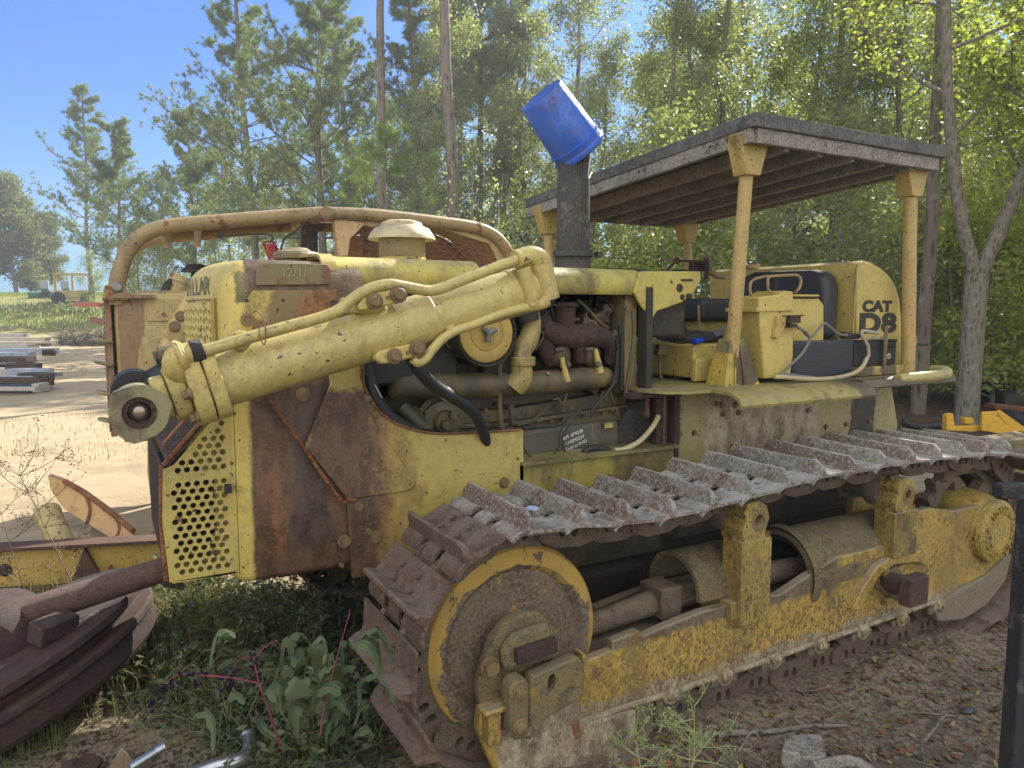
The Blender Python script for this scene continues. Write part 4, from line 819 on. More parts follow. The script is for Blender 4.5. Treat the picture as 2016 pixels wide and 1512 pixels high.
m = MB(); m.tube([at(1185,660,Y=3.14), at(1225,655,Y=3.14)], .009, 8); m.box(at(1208,668,Y=3.12), at(1216,650,Y=3.12)+V((0,.02,0))); m.build('fuel_fitting', Mt['engine_y'], EN)
m = MB(); m.tube([at(1006,676,Y=3.14), at(986,716,Y=3.14), at(984,735,Y=3.14), at(984,800,Y=3.14), at(986,835,Y=3.14), at(988,850,Y=3.15)], [.013,.013,.014,.012,.016,.022], 10, sm=3); m.build('dipstick_pipe', Mt['engine_y'], EN)
# far-side clutter seen through the bay
m = MB(); m.box((1.1, 3.9, 1.55), (1.9, 4.08, 1.97)); m.box((2.0, 3.85, 1.6), (2.5, 4.1, 1.98)); m.build('far_engine_side', Mt['grease'], EN, bev=.02)
m = MB(); m.box((.96, 3.16, 1.9), (1.55, 3.22, 2.0)); m.box((1.0, 3.2, 1.55), (1.5, 3.35, 1.99)); m.build('radiator_hose_box', Mt['black'], EN, bev=.02)
rr3 = random.Random(11)
for k in range(60):
    x0, y0 = rr3.uniform(790, 1240), rr3.uniform(600, 850)
    if k < 20: x0, y0 = rr3.uniform(1090, 1240), rr3.uniform(585, 640)
    Y = rr3.uniform(3.16, 3.3); p = [at(x0, y0, Y=Y)]; d = V((rr3.uniform(-1, 1), 0, rr3.uniform(-1, .4)))
    for j in range(3): p.append(p[-1]+(d+V((rr3.uniform(-.6,.6), rr3.uniform(-.2,.2), rr3.uniform(-.6,.6))))*.055)
    m = MB(); m.tube(p, rr3.choice([.004,.006,.008,.01]), 8, sm=4); m.build('wire', Mt[rr3.choice(['grease', 'engine', 'black', 'engine_y'])], EN)
for k in range(34):
    x0, y0 = rr3.uniform(790, 960), rr3.uniform(690, 740)
    if k > 6: x0, y0 = rr3.uniform(1090, 1250), rr3.uniform(590, 780)
    p = at(x0, y0, Y=3.26); s = V((rr3.uniform(.012,.04), .04, rr3.uniform(.012,.035))); m = MB(); m.box(p-s, p+s, rotm('Y', rr3.uniform(-30, 30))); m.build('engine_bracket', Mt[rr3.choice(['grease', 'engine', 'engine_y'])], EN, bev=.005)
def cable(pts, Y, r, mat='rubber', nm='cable', par=None, n=8):
    m = MB(); m.tube([at(x, y, Y=(Y if not isinstance(Y, list) else Y[i])) for i, (x, y) in enumerate(pts)], r, n, sm=5); return m.build(nm, Mt[mat], par or EN)
cable([(1212,660),(1218,690),(1217,730),(1208,758),(1180,785),(1150,800),(1130,818),(1100,835),(1060,840),(1030,842)], 3.12, .008)
cable([(1216,690),(1210,745),(1195,775),(1170,800),(1166,808),(1164,822)], 3.10, .007)
cable([(1220,640),(1225,700),(1222,760),(1230,775)], 3.11, .012)
cable([(1245,610),(1248,650),(1243,700),(1236,745),(1232,780)], 3.08, .010, 'engine_y', 'linkage_rod')
cable([(1230,605),(1226,640),(1224,760)], 3.1, .009, 'grease', 'linkage_rod')
cable([(1115,832),(1103,850),(1100,880),(1085,898),(1060,903),(1040,895),(1029,875)], 3.10, .0035)
cable([(1135,822),(1112,850),(1107,875),(1115,893),(1128,902)], 3.12, .004)
cable([(1166,838),(1168,860),(1172,868),(1166,880)], 3.10, .0018, 'greyhose' if 'greyhose' in Mt else (Mt.setdefault('greyhose', plain('grey_hose', (.16,.155,.13), .5)) and 'greyhose'), 'wire')
cable([(1200,765),(1212,800),(1222,825)], 3.10, .0028, 'engine_y', 'wire')
cable([(1210,887),(1230,884),(1260,868),(1285,840),(1297,818)], [3.06,3.06,3.05,3.04,3.04], .014, 'tanhose', 'tan_hose') if 'tanhose' in Mt else (Mt.setdefault('tanhose', plain('tan_hose', (.42,.34,.20), .6)), cable([(1210,887),(1230,884),(1260,868),(1285,840),(1297,818)], 3.05, .014, 'tanhose', 'tan_hose'))
cable([(1150,895),(1155,885),(1175,882),(1200,888)], 3.07, .018, 'black', 'wiring_bundle')
m = MB(); m.box(at(1191,843,Y=3.15), at(1207,832,Y=3.15)+V((0,.01,0))); m.build('data_plate', Mt['yel_old'], EN)
# chalked yard note on the sump
for i, (t, dx) in enumerate((('AM  874230', 0), ('1142M2237', .006), ('Sold to RYO', .01))):
    q = at(1128+i*2, 856+i*10.5, Y=3.168); M4 = Matrix(((1,0,0),(0,0,-1),(0,1,0))).to_4x4(); M4 = Matrix.Translation(q+V((dx,0,0)))@Matrix.Rotation(R(-16), 4, 'Y')@M4; text_mesh(t, .026, 'chalk_note', Mt['white'], EN, M4, .0006)
q = at(578, 537, Y=3.03); M4 = Matrix.Translation(q)@Matrix(((1,0,0),(0,0,-1),(0,1,0))).to_4x4(); text_mesh('12/1/', .05, 'chalk_note', plain('chalk', (.26,.27,.15), .9), RG, M4, .0006)

# ---- on the hood: filler cap, stack, intake cap
q = V((.835, 3.61, 2.11)); m = MB(); m.lathe([(.0,.085),(.05,.083),(.07,.07),(.10,.062),(.108,.05),(.106,.03),(.092,.024),(.09,-.02)], q, (0,0,1), 32); m.build('radiator_cap', Mt['capm'] if 'capm' in Mt else Mt.setdefault('capm', paint('cap_grime', (.24,.19,.07), (.15,.11,.06), rust=.4, grime=.4, dust=.4, sc=2)), DZ)
q = V((1.37, 3.61, 2.12))
m = MB(); m.lathe([(.0,.235),(.07,.232),(.10,.222),(.108,.205),(.14,.19),(.168,.15),(.172,.135),(.165,.138),(.13,.16),(.10,.17)], q, (0,0,1), 48); PCAP = m.build('rain_cap', Mt['capw'] if 'capw' in Mt else Mt.setdefault('capw', paint('faded_cap', (.50,.42,.24), (.42,.36,.22), rust=.08, grime=.1, dust=.5, spots=.4)), DZ)
m = MB(); m.lathe([(.118,.19),(.118,.04),(.112,.03),(.112,-.02)], q, (0,0,1), 48); m.build('intake_neck', paint('neck_paint', (.26,.21,.10), (.2,.16,.09), rust=.25, grime=.3, sc=2), PCAP)
m = MB(); m.lathe([(.119,.045),(.122,.04),(.122,.012),(.119,.008)], q, (0,0,1), 48); m.build('intake_clamp', Mt['yel_old'], PCAP); m = MB(); m.lathe([(.117,.006),(.12,-.02)], q, (0,0,1), 48); m.build('intake_gasket', Mt['rubber'], PCAP)
b = MB(); b.bolt(q+V((-.01,-.122,.03)), (0,-1,0), .01, .014); b.build('bolt', Mt['bolt'], PCAP)
Mt['stack'] = crust('stack_soot', (.055,.048,.045), (.08,.07,.062), (.035,.03,.03), 2, .8, spotc=(.22,.20,.18))
q = V((2.42, 3.61, 2.12)); m = MB(); m.lathe([(.102,-.05),(.102,.10),(.098,.11),(.095,.12),(.095,.78),(.088,.78),(.088,.3)], q, (0,0,1), 32); m.tube([(2.42,3.512,2.24),(2.42,3.512,2.88)], .006, 6); m.lathe([(.116,.085),(.116,.115),(.10,.12),(.10,.08)], q, (0,0,1), 32); m.box((2.54,3.53,2.205),(2.58,3.57,2.235)); ST = m.build('exhaust_stack', Mt['stack'], DZ, ang=40)

# ---- operator station
Mt['tank'] = paint('tank_paint', (.56, .43, .10), (.52, .41, .13), rust=.14, grime=.08, dust=.2, spots=.3, streak=.15)
tp = pl(3.0, (1690,760),(1688,600),(1687,530),(1692,518),(1700,513),(1715,517),(1735,528),(1752,543),(1763,560),(1772,590),(1776,640),(1778,752))
m = MB(); m.prism(tp, 3.0, 4.28, 'Y'); TK = m.build('fuel_tank', Mt['tank'], DZ, bev=.012, ang=30)
m = MB(); x = tp[2][0]; m.tube([(x-.002, 3.004, 1.55), (x-.002, 3.004, 2.15), (x+.012, 3.004, 2.19)], .005, 6); m.build('tank_seam', Mt['yel_old'], TK)
Mt['decal'] = plain('black_decal', (.03, .028, .022), .6)
def side_text(t, px, py, size, Y, nm='letter', mat='decal', sx=1, par=TK, sp=1, bold=.006):
    q = at(px, py, Y=Y); M4 = Matrix.Translation(q)@Matrix(((sx,0,0,0),(0,0,-1,0),(0,1,0,0),(0,0,0,1))); return text_mesh(t, size, nm, Mt[mat], par, M4, .0012, sp, bold)
side_text('CAT', 1727, 604, .092, 2.998, 'tank_lettering', sx=1.55, sp=1.05); side_text('D8', 1728, 638, .165, 2.998, 'tank_lettering', sx=1.75, sp=1.1, bold=.009)
m = MB(); m.lathe([(.05,.03),(.05,0)], (4.2,3.9,2.2), (0,0,1), 20); m.lathe([(0,.03),(.05,.03)], (4.2,3.9,2.2), (0,0,1), 20); m.build('tank_cap', Mt['yel_old'], TK)
Mt['vinyl'] = plain('charcoal_vinyl', (.030, .032, .037), .55, sc=5)
# backrest: arched cushion
bo = [(3.20,1.74),(3.20,2.05),(3.24,2.13),(3.32,2.165),(3.75,2.185),(3.83,2.15),(3.86,2.08),(3.86,1.74)]
bo = [(3.11,1.72),(3.10,2.04),(3.13,2.12),(3.22,2.155),(3.70,2.165),(3.80,2.13),(3.84,2.05),(3.84,1.72)]
m = MB(); m.prism(bo, 3.98, 4.12, 'X'); SB = m.build('seat_back', Mt['vinyl'], DZ, bev=.035, seg=4, ang=60)
m = MB(); m.box((3.62,3.20,1.70),(4.0,3.86,1.76)); m.jitter(.006, 8); m.build('seat_pad', Mt['vinyl'], DZ, bev=.02, seg=3)
# far arm cushion
m = MB(); m.box(at(1383,632,Y=3.5), at(1456,588,Y=3.5)+V((0,.24,0))); m.build('arm_cushion', Mt['vinyl'], DZ, bev=.03, seg=4, ang=60)
m = MB(); m.box(at(1380,668,Y=3.55), at(1500,630,Y=3.55)+V((0,.3,0))); m.build('cushion_support', Mt['yel_old'], DZ, bev=.01)
# boxes
m = MB(); m.box(at(1365,745,Y=3.2), (at(1497,745,Y=3.2).x, 3.75, 1.70)); m.build('seat_box', Mt['tank'], DZ, bev=.012)
m = MB(); m.box((2.97, 3.16, 1.49), (3.10, 3.20, 1.62)); m.build('box_lug', Mt['tank'], DZ, bev=.006)
b = MB(); [b.bolt(at(x, y, Y=3.2), (0,-1,0), .012, .01) for x, y in ((1475,719),(1475,733))]; b.build('bolt', Mt['bolt'], DZ)
# console column
m = MB(); cp = pl(2.95, (1494,585),(1535,580),(1545,572),(1562,574),(1563,600),(1562,700),(1556,742),(1505,746),(1498,660)); m.prism(cp, 2.95, 3.17, 'Y'); CO = m.build('console', Mt['tank'], DZ, bev=.008)
m = MB(); m.prism(pl(2.94, (1490,606),(1562,604),(1562,612),(1490,614)), 2.94, 3.18, 'Y'); m.build('console_flange', Mt['tank'], CO, bev=.003)
m = MB(); m.prism(pl(2.93, (1531,622),(1548,622),(1546,640),(1530,668),(1523,664)), 2.925, 2.95, 'Y'); m.build('console_stiffener', Mt['yel_old'], CO, bev=.004)
m = MB(); m.box(at(1555,636,Y=2.90), at(1577,622,Y=2.90)+V((0,.05,0))); m.tube([at(1540,622,Y=2.9), at(1583,621,Y=2.9)], .004, 6); m.box(at(1558,645,Y=2.90), at(1570,637,Y=2.90)+V((0,.04,0))); m.build('switch_block', Mt['rustcast'], CO, bev=.004)
m = MB(); sp_ = pl(3.02, (1560,588),(1612,588),(1622,600),(1622,672),(1560,672)); m.prism(sp_, 3.02, 3.12, 'Y'); m.box(at(1563,584,Y=3.0), at(1614,580,Y=3.0)+V((0,.14,0))); m.build('side_locker', Mt['tank'], DZ, bev=.006)
m = MB(); loop = [at(x, y, Y=3.0) for x, y in ((1522,578),(1512,572),(1511,545),(1524,543),(1570,541),(1578,550),(1574,568),(1565,576))]; m.tube(fillet(loop, .03), .0085, 8); 
loop = [at(x, y, Y=3.05) for x, y in ((1512,543),(1486,549),(1477,556),(1476,575),(1483,586),(1494,587))]; m.tube(fillet(loop, .03), .0085, 8); m.build('grab_rail', Mt['postr'] if 'postr' in Mt else Mt.setdefault('postr', paint('rail_paint', (.40,.27,.12), (.3,.2,.1), rust=.5, grime=.2, sc=3)), DZ)
m = MB(); m.tube([at(1527,571,Y=3.1), at(1528,545,Y=3.1)], [.006,.012], 10); m.build('lever', Mt['grease'], DZ)
# batteries: ribbed grey case and black case in a tray
Mt['ribbed'] = plain('ribbed_battery_case', (.050, .054, .066), .55, var=.15)
p0, p1 = at(1560,733,Y=2.96), at(1681,672,Y=2.96); m = MB(); zb, zt = 1.50, 1.715; m.box((p0.x, 2.965, zb), (p1.x, 3.16, zt-.012)); m.box((p0.x-.003, 2.96, zt-.016), (p1.x+.003, 3.165, zt)); z = zb+.01
while z < zt-.02: m.box((p0.x+.004, 2.957, z), (p1.x-.004, 2.968, z+.005)); z += .0105
BA = m.build('battery_case', Mt['ribbed'], DZ)
p2 = at(1772,670,Y=2.96); m = MB(); m.box((p1.x+.006, 2.955, 1.55), (4.50, 3.16, 1.70)); m.box((p1.x+.006, 2.95, 1.70), (4.505, 3.165, 1.712)); m.box((p1.x+.03,2.945,1.66),(4.48,2.96,1.668)); BB = m.build('battery_case', Mt['black'], DZ, bev=.006)
b = MB()
for x in (4.0, 4.12, 4.32, 4.42): b.mk().lathe([(0,.022),(.014,.02),(.016,0)], (x, 3.0, 1.712), (0,0,1), 12)
b.build('battery_terminal', plain('grey_terminal', (.22,.24,.25), .6), BB)
m = MB(); m.box((p1.x-.02, 2.93, 1.488), (4.60, 3.17, 1.545)); m.build('battery_tray', Mt['tray'] if 'tray' in Mt else Mt.setdefault('tray', paint('tray_paint', (.16,.12,.05), (.10,.08,.05), rust=.3, grime=.5, sc=2, zones=[(dict(x=(4.24,4.32), soft=.02, nz=.05), (.40,.30,.10), .8), (dict(x=(4.46,4.54), soft=.02, nz=.05), (.40,.30,.10), .8)])), DZ, bev=.003)
m = MB(); m.box((4.335,2.925,1.49),(4.365,2.935,1.80)); m.build('hold_down_strap', Mt['strap'] if 'strap' in Mt else Mt.setdefault('strap', crust('strap_rust', (.14,.10,.06), (.20,.15,.09), (.08,.05,.03), 4)), DZ, bev=.002)
side_text('*', 1750, 705, .06, 2.953, 'battery_sticker', 'white', par=BB)
cable([(1562,640),(1578,648),(1588,660),(1600,661),(1618,640),(1627,638),(1650,657),(1668,660)], 2.93, .008, 'greyhose' if 'greyhose' in Mt else (Mt.setdefault('greyhose', plain('grey_hose', (.16,.155,.13), .5)) and 'greyhose'), 'battery_cable', DZ)
cable([(1570,645),(1588,655),(1593,670),(1580,695),(1560,715),(1545,730),(1535,742)], 2.92, .008, 'greyhose', 'battery_cable', DZ)
m = MB(); m.tube([at(1658,660,Y=2.95), at(1690,662,Y=2.95)], [.022,.015], 10); m.build('cable_boot', Mt['black'], DZ)
cable([(1728,656),(1712,653),(1698,652),(1697,660),(1708,680),(1710,698),(1706,708)], 2.92, .011, 'palehose' if 'palehose' in Mt else (Mt.setdefault('palehose', plain('pale_hose', (.36,.31,.25), .5)) and 'palehose'), 'pale_hose', DZ)
cable([(1706,706),(1698,722),(1680,735),(1650,743),(1620,746),(1585,746),(1550,743),(1525,742)], [2.92,2.91,2.90,2.88,2.87,2.87,2.88,2.9], .013, 'tanhose', 'tan_hose', DZ)
cable([(1530,742),(1545,737),(1575,741),(1605,744)], 2.9, .010, 'greyhose', 'battery_cable', DZ)
# rear odds: rod and bar past the post
cable([(1788,640),(1797,652),(1803,672),(1795,690)], 3.0, .010, 'postr', 'bent_rod', DZ); m = MB(); m.box((4.66,3.0,1.655),(4.92,3.06,1.672)); m.build('rear_bar', Mt['black'], DZ); 
# floor controls: pedals and levers
m = MB()
for (x, y, X) in ((1302,690,0),(1342,686,1)):
    a = at(x, y, Y=3.35); m.box(a-V((.035,.02,.03)), a+V((.035,.02,.03)), rotm('Y', 12)); m.tube([a-V((0,0,.02)), a+V((-.012,0,-.10)), V((a.x+.005, 3.35, 1.49))], .012, 8)
m.build('brake_pedal', Mt['engine_y'], DZ, bev=.006)
m = MB(); m.box(at(1340,700,Y=3.5), at(1385,680,Y=3.5)+V((0,.1,0))); m.tube([at(1332,690,Y=3.45), at(1332,750,Y=3.45)], .018, 10); m.build('pedal_box', Mt['yel_old'], DZ, bev=.006)
m = MB(); m.box(at(1340,660,Y=3.7), at(1365,530,Y=3.7)+V((0,.1,0))); m.box(at(1325,700,Y=3.75), at(1340,600,Y=3.75)+V((0,.06,0))); m.box(at(1330,620,Y=3.7), at(1385,600,Y=3.7)+V((0,.2,0))); m.jitter(.006, 10); m.build('lever_pedestal', Mt['grease'], DZ, bev=.01)
m = MB(); m.tube([at(1375,600,Y=3.5), at(1377,650,Y=3.5), at(1376,700,Y=3.5)], .008, 8); m.build('lever_rod', Mt['postr'], DZ)
m = MB(); m.tube([at(1389,549,Y=3.7), at(1392,530,Y=3.7)], [.010,.014], 10); m.tube([at(1392,531,Y=3.7), at(1391,508,Y=3.7)], .017, 10); m.tube([at(1363,535,Y=3.7), at(1363,516,Y=3.7)], .016, 10); m.tube([at(1334,513,Y=3.7), at(1392,516,Y=3.7)], .008, 8); m.sph(at(1333,513,Y=3.7), .022, 12); m.tube([at(1333,513,Y=3.7), at(1310,535,Y=3.7)], .007, 8); m.box(at(1366,533,Y=3.75), at(1388,515,Y=3.75)+V((0,.05,0))); m.build('control_lever', Mt['rustcast'], DZ)
m = MB(); a = at(1396,532,Y=3.8); m.tube([a, at(1412,544,Y=3.8), at(1430,549,Y=3.8)], [.03,.02,.004], 8); m.build('control_boot', Mt['postr'], DZ)

# ---- loose things lying on the machine
m = MB(); q = at(1142, 298, Y=3.61); t = at(1065, 187, Y=3.61); axb = (t-q).normalized(); q = q-axb*.005; Ln = (at(1065,187,Y=3.61)-at(1142,298,Y=3.61)).length
m.lathe([(.150,0),(.160,.0),(.163,.012),(.160,.03),(.154,.034),(.153,.06),(.160,.062),(.160,.072),(.152,.076),(.134,Ln),(.130,Ln+.004),(.12,Ln-.004),(0,Ln-.004)], q, axb, 48); m.lathe([(.150,0),(.148,.05),(.130,Ln-.02),(0,Ln-.02)], q, axb, 48)
Mt['blue'] = paint('blue_plastic', (.012, .105, .56), (.010, .085, .48), rust=0, grime=.05, dust=.1, spots=.4, streak=.12, rough=.38, zones=[(dict(z=(3.02, 3.3), soft=.03, nz=.22, sc=7), (.09, .06, .10), .4), (dict(x=(2.2, 2.42), z=(2.9, 3.2), soft=.2, nz=.25, sc=9), (.05, .14, .45), .5)])
BK = m.build('bucket', Mt['blue'], None, ang=50); WL['bucket'] = V((0,0,0)); tag(BK, 'blue plastic pail tipped upside down over the exhaust stack of the front bulldozer', 'bucket')
sdv = axb.cross(V((0, 1, 0))).normalized(); p1_ = q+axb*.05-V((0,1,0))*.16
m = MB(); e1_ = at(1163, 252, Y=3.47); m.tube([e1_, e1_+V((.03,.0,-.06)), at(1163,310,Y=3.46), at(1158,350,Y=3.47), at(1165,340,Y=3.6)], .0025, 6, sm=5); m.build('handle', plain('wire_handle', (.6,.6,.58), .4, .6), BK)
m = MB(); 
for i in range(5):
    y0 = 3.30+i*.08; m.tube([(3.0+i*.02, y0, 1.725), (3.2, y0+.03, 1.735+.01*math.sin(i*2)), (3.45, y0, 1.73), (3.60, y0-.02, 1.728)], [.02,.028,.028,.018], 8, sm=3)
m.jitter(.012, 9); o = m.build('rag', crust('black_tarp', (.03,.03,.032), (.06,.06,.062), (.10,.10,.10), 6, .5), None); tag(o, 'crumpled black tarp bundle lying on the yellow seat box of the front bulldozer', 'tarp')
m = MB(); m.tube([at(1410,655,Y=3.3), at(1440,650,Y=3.3), at(1496,644,Y=3.3)], [.022,.03,.03], 12, sm=4); m.jitter(.006, 20); o = m.build('rolled_towel', crust('grey_towel', (.28,.28,.29), (.36,.36,.37), (.15,.15,.16), 8, .9), None); tag(o, 'rolled grey towel lying on the black tarp behind the front roof post', 'towel')
m = MB(); m.tube([at(1366,673,Y=3.18), at(1377,671,Y=3.18)], [.018,.016], 12); m.tube([at(1377,671,Y=3.18), at(1385,668,Y=3.18)], [.016,.010], 12); o = m.build('bottle', plain('blue_bottle', (.01,.05,.5), .3), None); tag(o, 'small blue bottle at the front edge of the yellow seat box', 'bottle')
m = MB()
for i in range(9): a = V((rr3.uniform(2.85, 3.15), rr3.uniform(3.6, 3.9), 1.50)); m.tube([a, a+V((.07, .02, rr3.uniform(.01,.04))), a+V((.15, -.03, rr3.uniform(0,.03)))], [.012,.022,.01], 6, sm=2)
m.jitter(.012, 14); o = m.build('rag', plain('pale_rag', (.50,.52,.58), .9), None); tag(o, 'crumpled pale blue rag on the floor of the operator platform behind the pedals', 'rag')
# ================================================================ the second bulldozer, behind
Y2 = 7.26; X2 = .12; ZO = -.05; YC2 = Y2+.56
D2 = empty('bulldozer', (2.2, YC2, ZO), 'older rusty yellow crawler tractor behind, with a curved tube frame canopy and mesh screen', 'bulldozer')
Mt['y2'] = paint('second_tractor_paint', (.50, .37, .13), (.42, .32, .14), rust=.42, grime=.25, dust=.3, spots=1.0, streak=.35, sc=.9)
Mt['tube'] = paint('canopy_tube_paint', (.36, .255, .095), (.27, .175, .085), rust=.55, grime=.35, dust=.5, spots=.9, sc=1)
Mt['sheet'] = paint('canopy_sheet_paint', (.58, .40, .19), (.52, .32, .15), rust=.30, grime=.1, dust=.3, spots=.5, sc=1)
m = MB(); lv = [(.73,.03),(.76,0),(1.5,0),(1.98,0),(2.03,.03),(2.05,.07)]
def plan2(i):
    p = [(1.3, Y2+i), (X2+.08, Y2+i), (X2+.02+i, Y2+.02+i), (X2+i, Y2+.10+i), (X2-.03+i, Y2+.3), (X2-.05+i, YC2)]; return p+[(x, 2*YC2-y) for x, y in reversed(p[:-1])]
rg = [[V((x, y, z)) for x, y in plan2(i)] for z, i in lv]; n_ = len(rg[0]); fs = [(a*n_+k, a*n_+k+1, (a+1)*n_+k+1, (a+1)*n_+k) for a in range(len(rg)-1) for k in range(n_-1)]+[tuple(range((len(rg)-1)*n_, len(rg)*n_))]
m.add([p for r in rg for p in r], fs); G2 = m.build('radiator_guard', Mt['y2'], D2, ang=40)
m = MB(); m.prism([(X2+.02,.74),(X2+.14,.74),(X2+.13,1.3),(X2+.16,1.55),(X2+.22,1.75),(X2+.22,2.03),(X2+.02,2.03)], Y2-.008, Y2+.002, 'Y'); m.build('corner_strip', Mt['rust2'] if 'rust2' in Mt else Mt.setdefault('rust2', paint('primer_rust', (.24,.12,.08), (.34,.24,.11), rust=.5, grime=.2, sc=2)), G2)
m = MB(); m.prism([(.42,1.0),(.42,1.66),(.95,1.66),(.95,1.0)], Y2-.01, Y2+.004, 'Y'); m.build('side_panel', Mt['y2'], G2, bev=.006)
m = MB(); m.prism([(.36,1.80),(.36,2.0),(.80,2.0),(.80,1.80)], Y2-.014, Y2+.004, 'Y'); m.build('cover_panel', Mt['y2'], G2, bev=.004)
b = MB(); [b.bolt((x, Y2-.008, z), (0,-1,0), .02, .01) for x, z in ((.55,1.33),(.66,1.18),(.5,1.86),(.72,1.86),(.75,.86),(.83,.86),(.62,.86),(.36,.80),(.45,.9))]; b.build('bolt', Mt['bolt'], G2)
m = MB()
for k in range(26): z = .82+k*.045; m.box((X2-.09, Y2+.12, z), (X2-.045, YC2+.45, z+.018))
m.box((X2-.08, Y2+.10, .78), (X2-.03, Y2+.125, 1.99)); m.build('front_grille', Mt['rust2'], G2)
m = MB(); m.box((X2-.04, Y2+.12, .8), (X2-.02, YC2+.45, 1.96)); m.build('grille_backing', Mt['black'], G2)
for z in (1.63, 1.43, 1.17, .93):
    m = MB(); m.lathe([(0,-.012),(.075,-.012),(.085,0),(.075,.012),(0,.012)], (X2-.10, Y2+.10, z), (.25, 0, 1), 20); m.build('grille_lug', Mt['eye'], G2)
m = MB(); m.prism([(Y2+.02,2.0),(Y2+.05,2.05),(Y2+.15,2.075),(YC2,2.085),(2*YC2-Y2-.15,2.075),(2*YC2-Y2-.02,2.0)], X2+.2, 2.6, 'X'); m.build('hood', Mt['y2'], D2)
m = MB(); m.lathe([(0,.09),(.05,.085),(.06,.07),(.10,.06),(.11,.04),(.11,.0)], (.62, YC2, 2.07), (0,0,1), 24); m.build('radiator_cap', Mt['capm'], D2)
m = MB(); m.box((1.0, Y2+.1, .9), (2.6, YC2+.4, 1.9)); m.box((1.3, Y2-.0, .6), (4.4, YC2+.5, 1.4)); m.build('engine_block', Mt['grease'], D2, bev=.02)
# lift cylinder of the second machine
m = MB(); a, b_ = at(384, 590, Y=6.95), at(335, 690, Y=6.95); m.tube([a+(a-b_)*.12, b_], .098, 28); m.tube([b_+(a-b_)*.38, b_+(a-b_)*.62], .112, 28); o = m.build('lift_cylinder', Mt['y2'], D2, ang=40)
m = MB(); m.tube([b_, b_+(b_-a)*.5], .05, 16); m.build('piston_rod', Mt['rustcast'], o)
m = MB(); m.box(at(325,668,Y=6.85), at(362,640,Y=6.85)+V((0,.06,0)), rotm('Y', -40)); m.build('trunnion_arm', Mt['y2'], o, bev=.01)
b = MB(); [b.bolt(at(x,y,Y=6.84), (0,-1,0), .035, .03) for x,y in ((344,643),(356,623))]; b.build('trunnion_bolt', Mt['bolt'], o)
# canopy: two bent tubes, crown sheet, posts, mesh screen
TU = [(232,600),(231,568),(236,535),(250,497),(272,470),(305,452),(350,443),(430,436),(540,427),(636,420)]
TD = [(640,420),(740,424),(850,436),(930,447),(968,461),(992,484),(1006,512),(1016,545)]
def tub(px, off, nm, r=.066, n=18):
    P = [at(x, y, Y=Y2+.03)+V((0, off, 0)) for x, y in px]; m = MB(); m.tube(P, r, n, sm=5); return m.build(nm, Mt['tube'], D2), catmull(P, 5)
_, PU = tub(TU, 0, 'canopy_tube'); _, PD = tub(TD, 0, 'canopy_tube'); tub(TU, 1.25, 'canopy_tube'); tub(TD, 1.25, 'canopy_tube')
kp = at(638, 421, Y=Y2+.03)
m = MB(); m.tube([kp-V((0,.09,0)), kp+V((0,1.35,0))], .06, 18); m.tube([kp-V((0,.10,0)), kp-V((0,.07,0))], .045, 16); m.build('canopy_hinge', Mt['tube'], D2)
def sheet(P, nm, dz, i0=0, drop=0):
    P = P[i0:]; n = len(P); vs = [p+V((0, .06, dz)) for p in P]+[p+V((0, 1.19, dz)) for p in P]+[p+V((0, .06, dz-.012)) for p in P]+[p+V((0, 1.19, dz-.012)) for p in P]; fs = []
    for i in range(n-1): fs += [(i, i+1, n+i+1, n+i), (2*n+i, 3*n+i, 3*n+i+1, 2*n+i+1)]
    m = MB(); m.add(vs, fs); return m.build(nm, Mt['sheet'], D2)
sheet(PU, 'canopy_sheet', .055, 30); sheet(PD, 'canopy_sheet', .055)
m = MB(); 
for x, w in ((318,.05),(390,.05)): 
    a = at(x, 455, Y=Y2+.1); m.tube([a+V((0,.0,.04)), a+V((.12,1.2,-.02))], .035, 8)
m.build('canopy_brace', Mt['tube'], D2)
m = MB(); m.prism(pl(Y2+.05, (232,560),(246,562),(250,580),(252,592),(200,592),(202,578),(206,562)), Y2-.06, Y2+.16, 'Y'); CB = m.build('tube_socket', Mt['tube'], D2, bev=.01)
m = MB(); m.box((X2-.02, Y2-.08, 2.0), (X2+.32, Y2+.3, 2.03)); m.build('socket_plate', Mt['rust2'], CB)
b = MB(); b.mk().lathe([(.045,0),(.045,.01),(.03,.03),(0,.03)], at(216,565,Y=Y2-.065)+V((.06,0,0)), (0,-1,0), 18); b.build('bolt', plain('steel_pin', (.25,.24,.22), .5, .6), CB)
m = MB(); m.prism(pl(Y2+.06, (655,432),(700,436),(716,440),(704,455),(688,470),(683,505),(664,505),(660,470)), Y2+.02, Y2+.12, 'Y'); m.build('canopy_post', Mt['sheet'], D2, bev=.008)
m = MB(); m.tube([at(609,440,Y=YC2), at(609,520,Y=YC2)], .085, 20); m.build('exhaust_stack', Mt['stack'], D2)
m = MB(); P = pl(Y2+.07, (872,440),(975,462),(1000,500),(985,530),(962,480),(872,452)); m.prism(P, Y2+.05, Y2+.07, 'Y'); P = pl(Y2+.07, (720,428),(872,440),(872,452),(700,442)); m.prism(P, Y2+.05, Y2+.07, 'Y'); m.build('screen_border', Mt['y2'], D2)
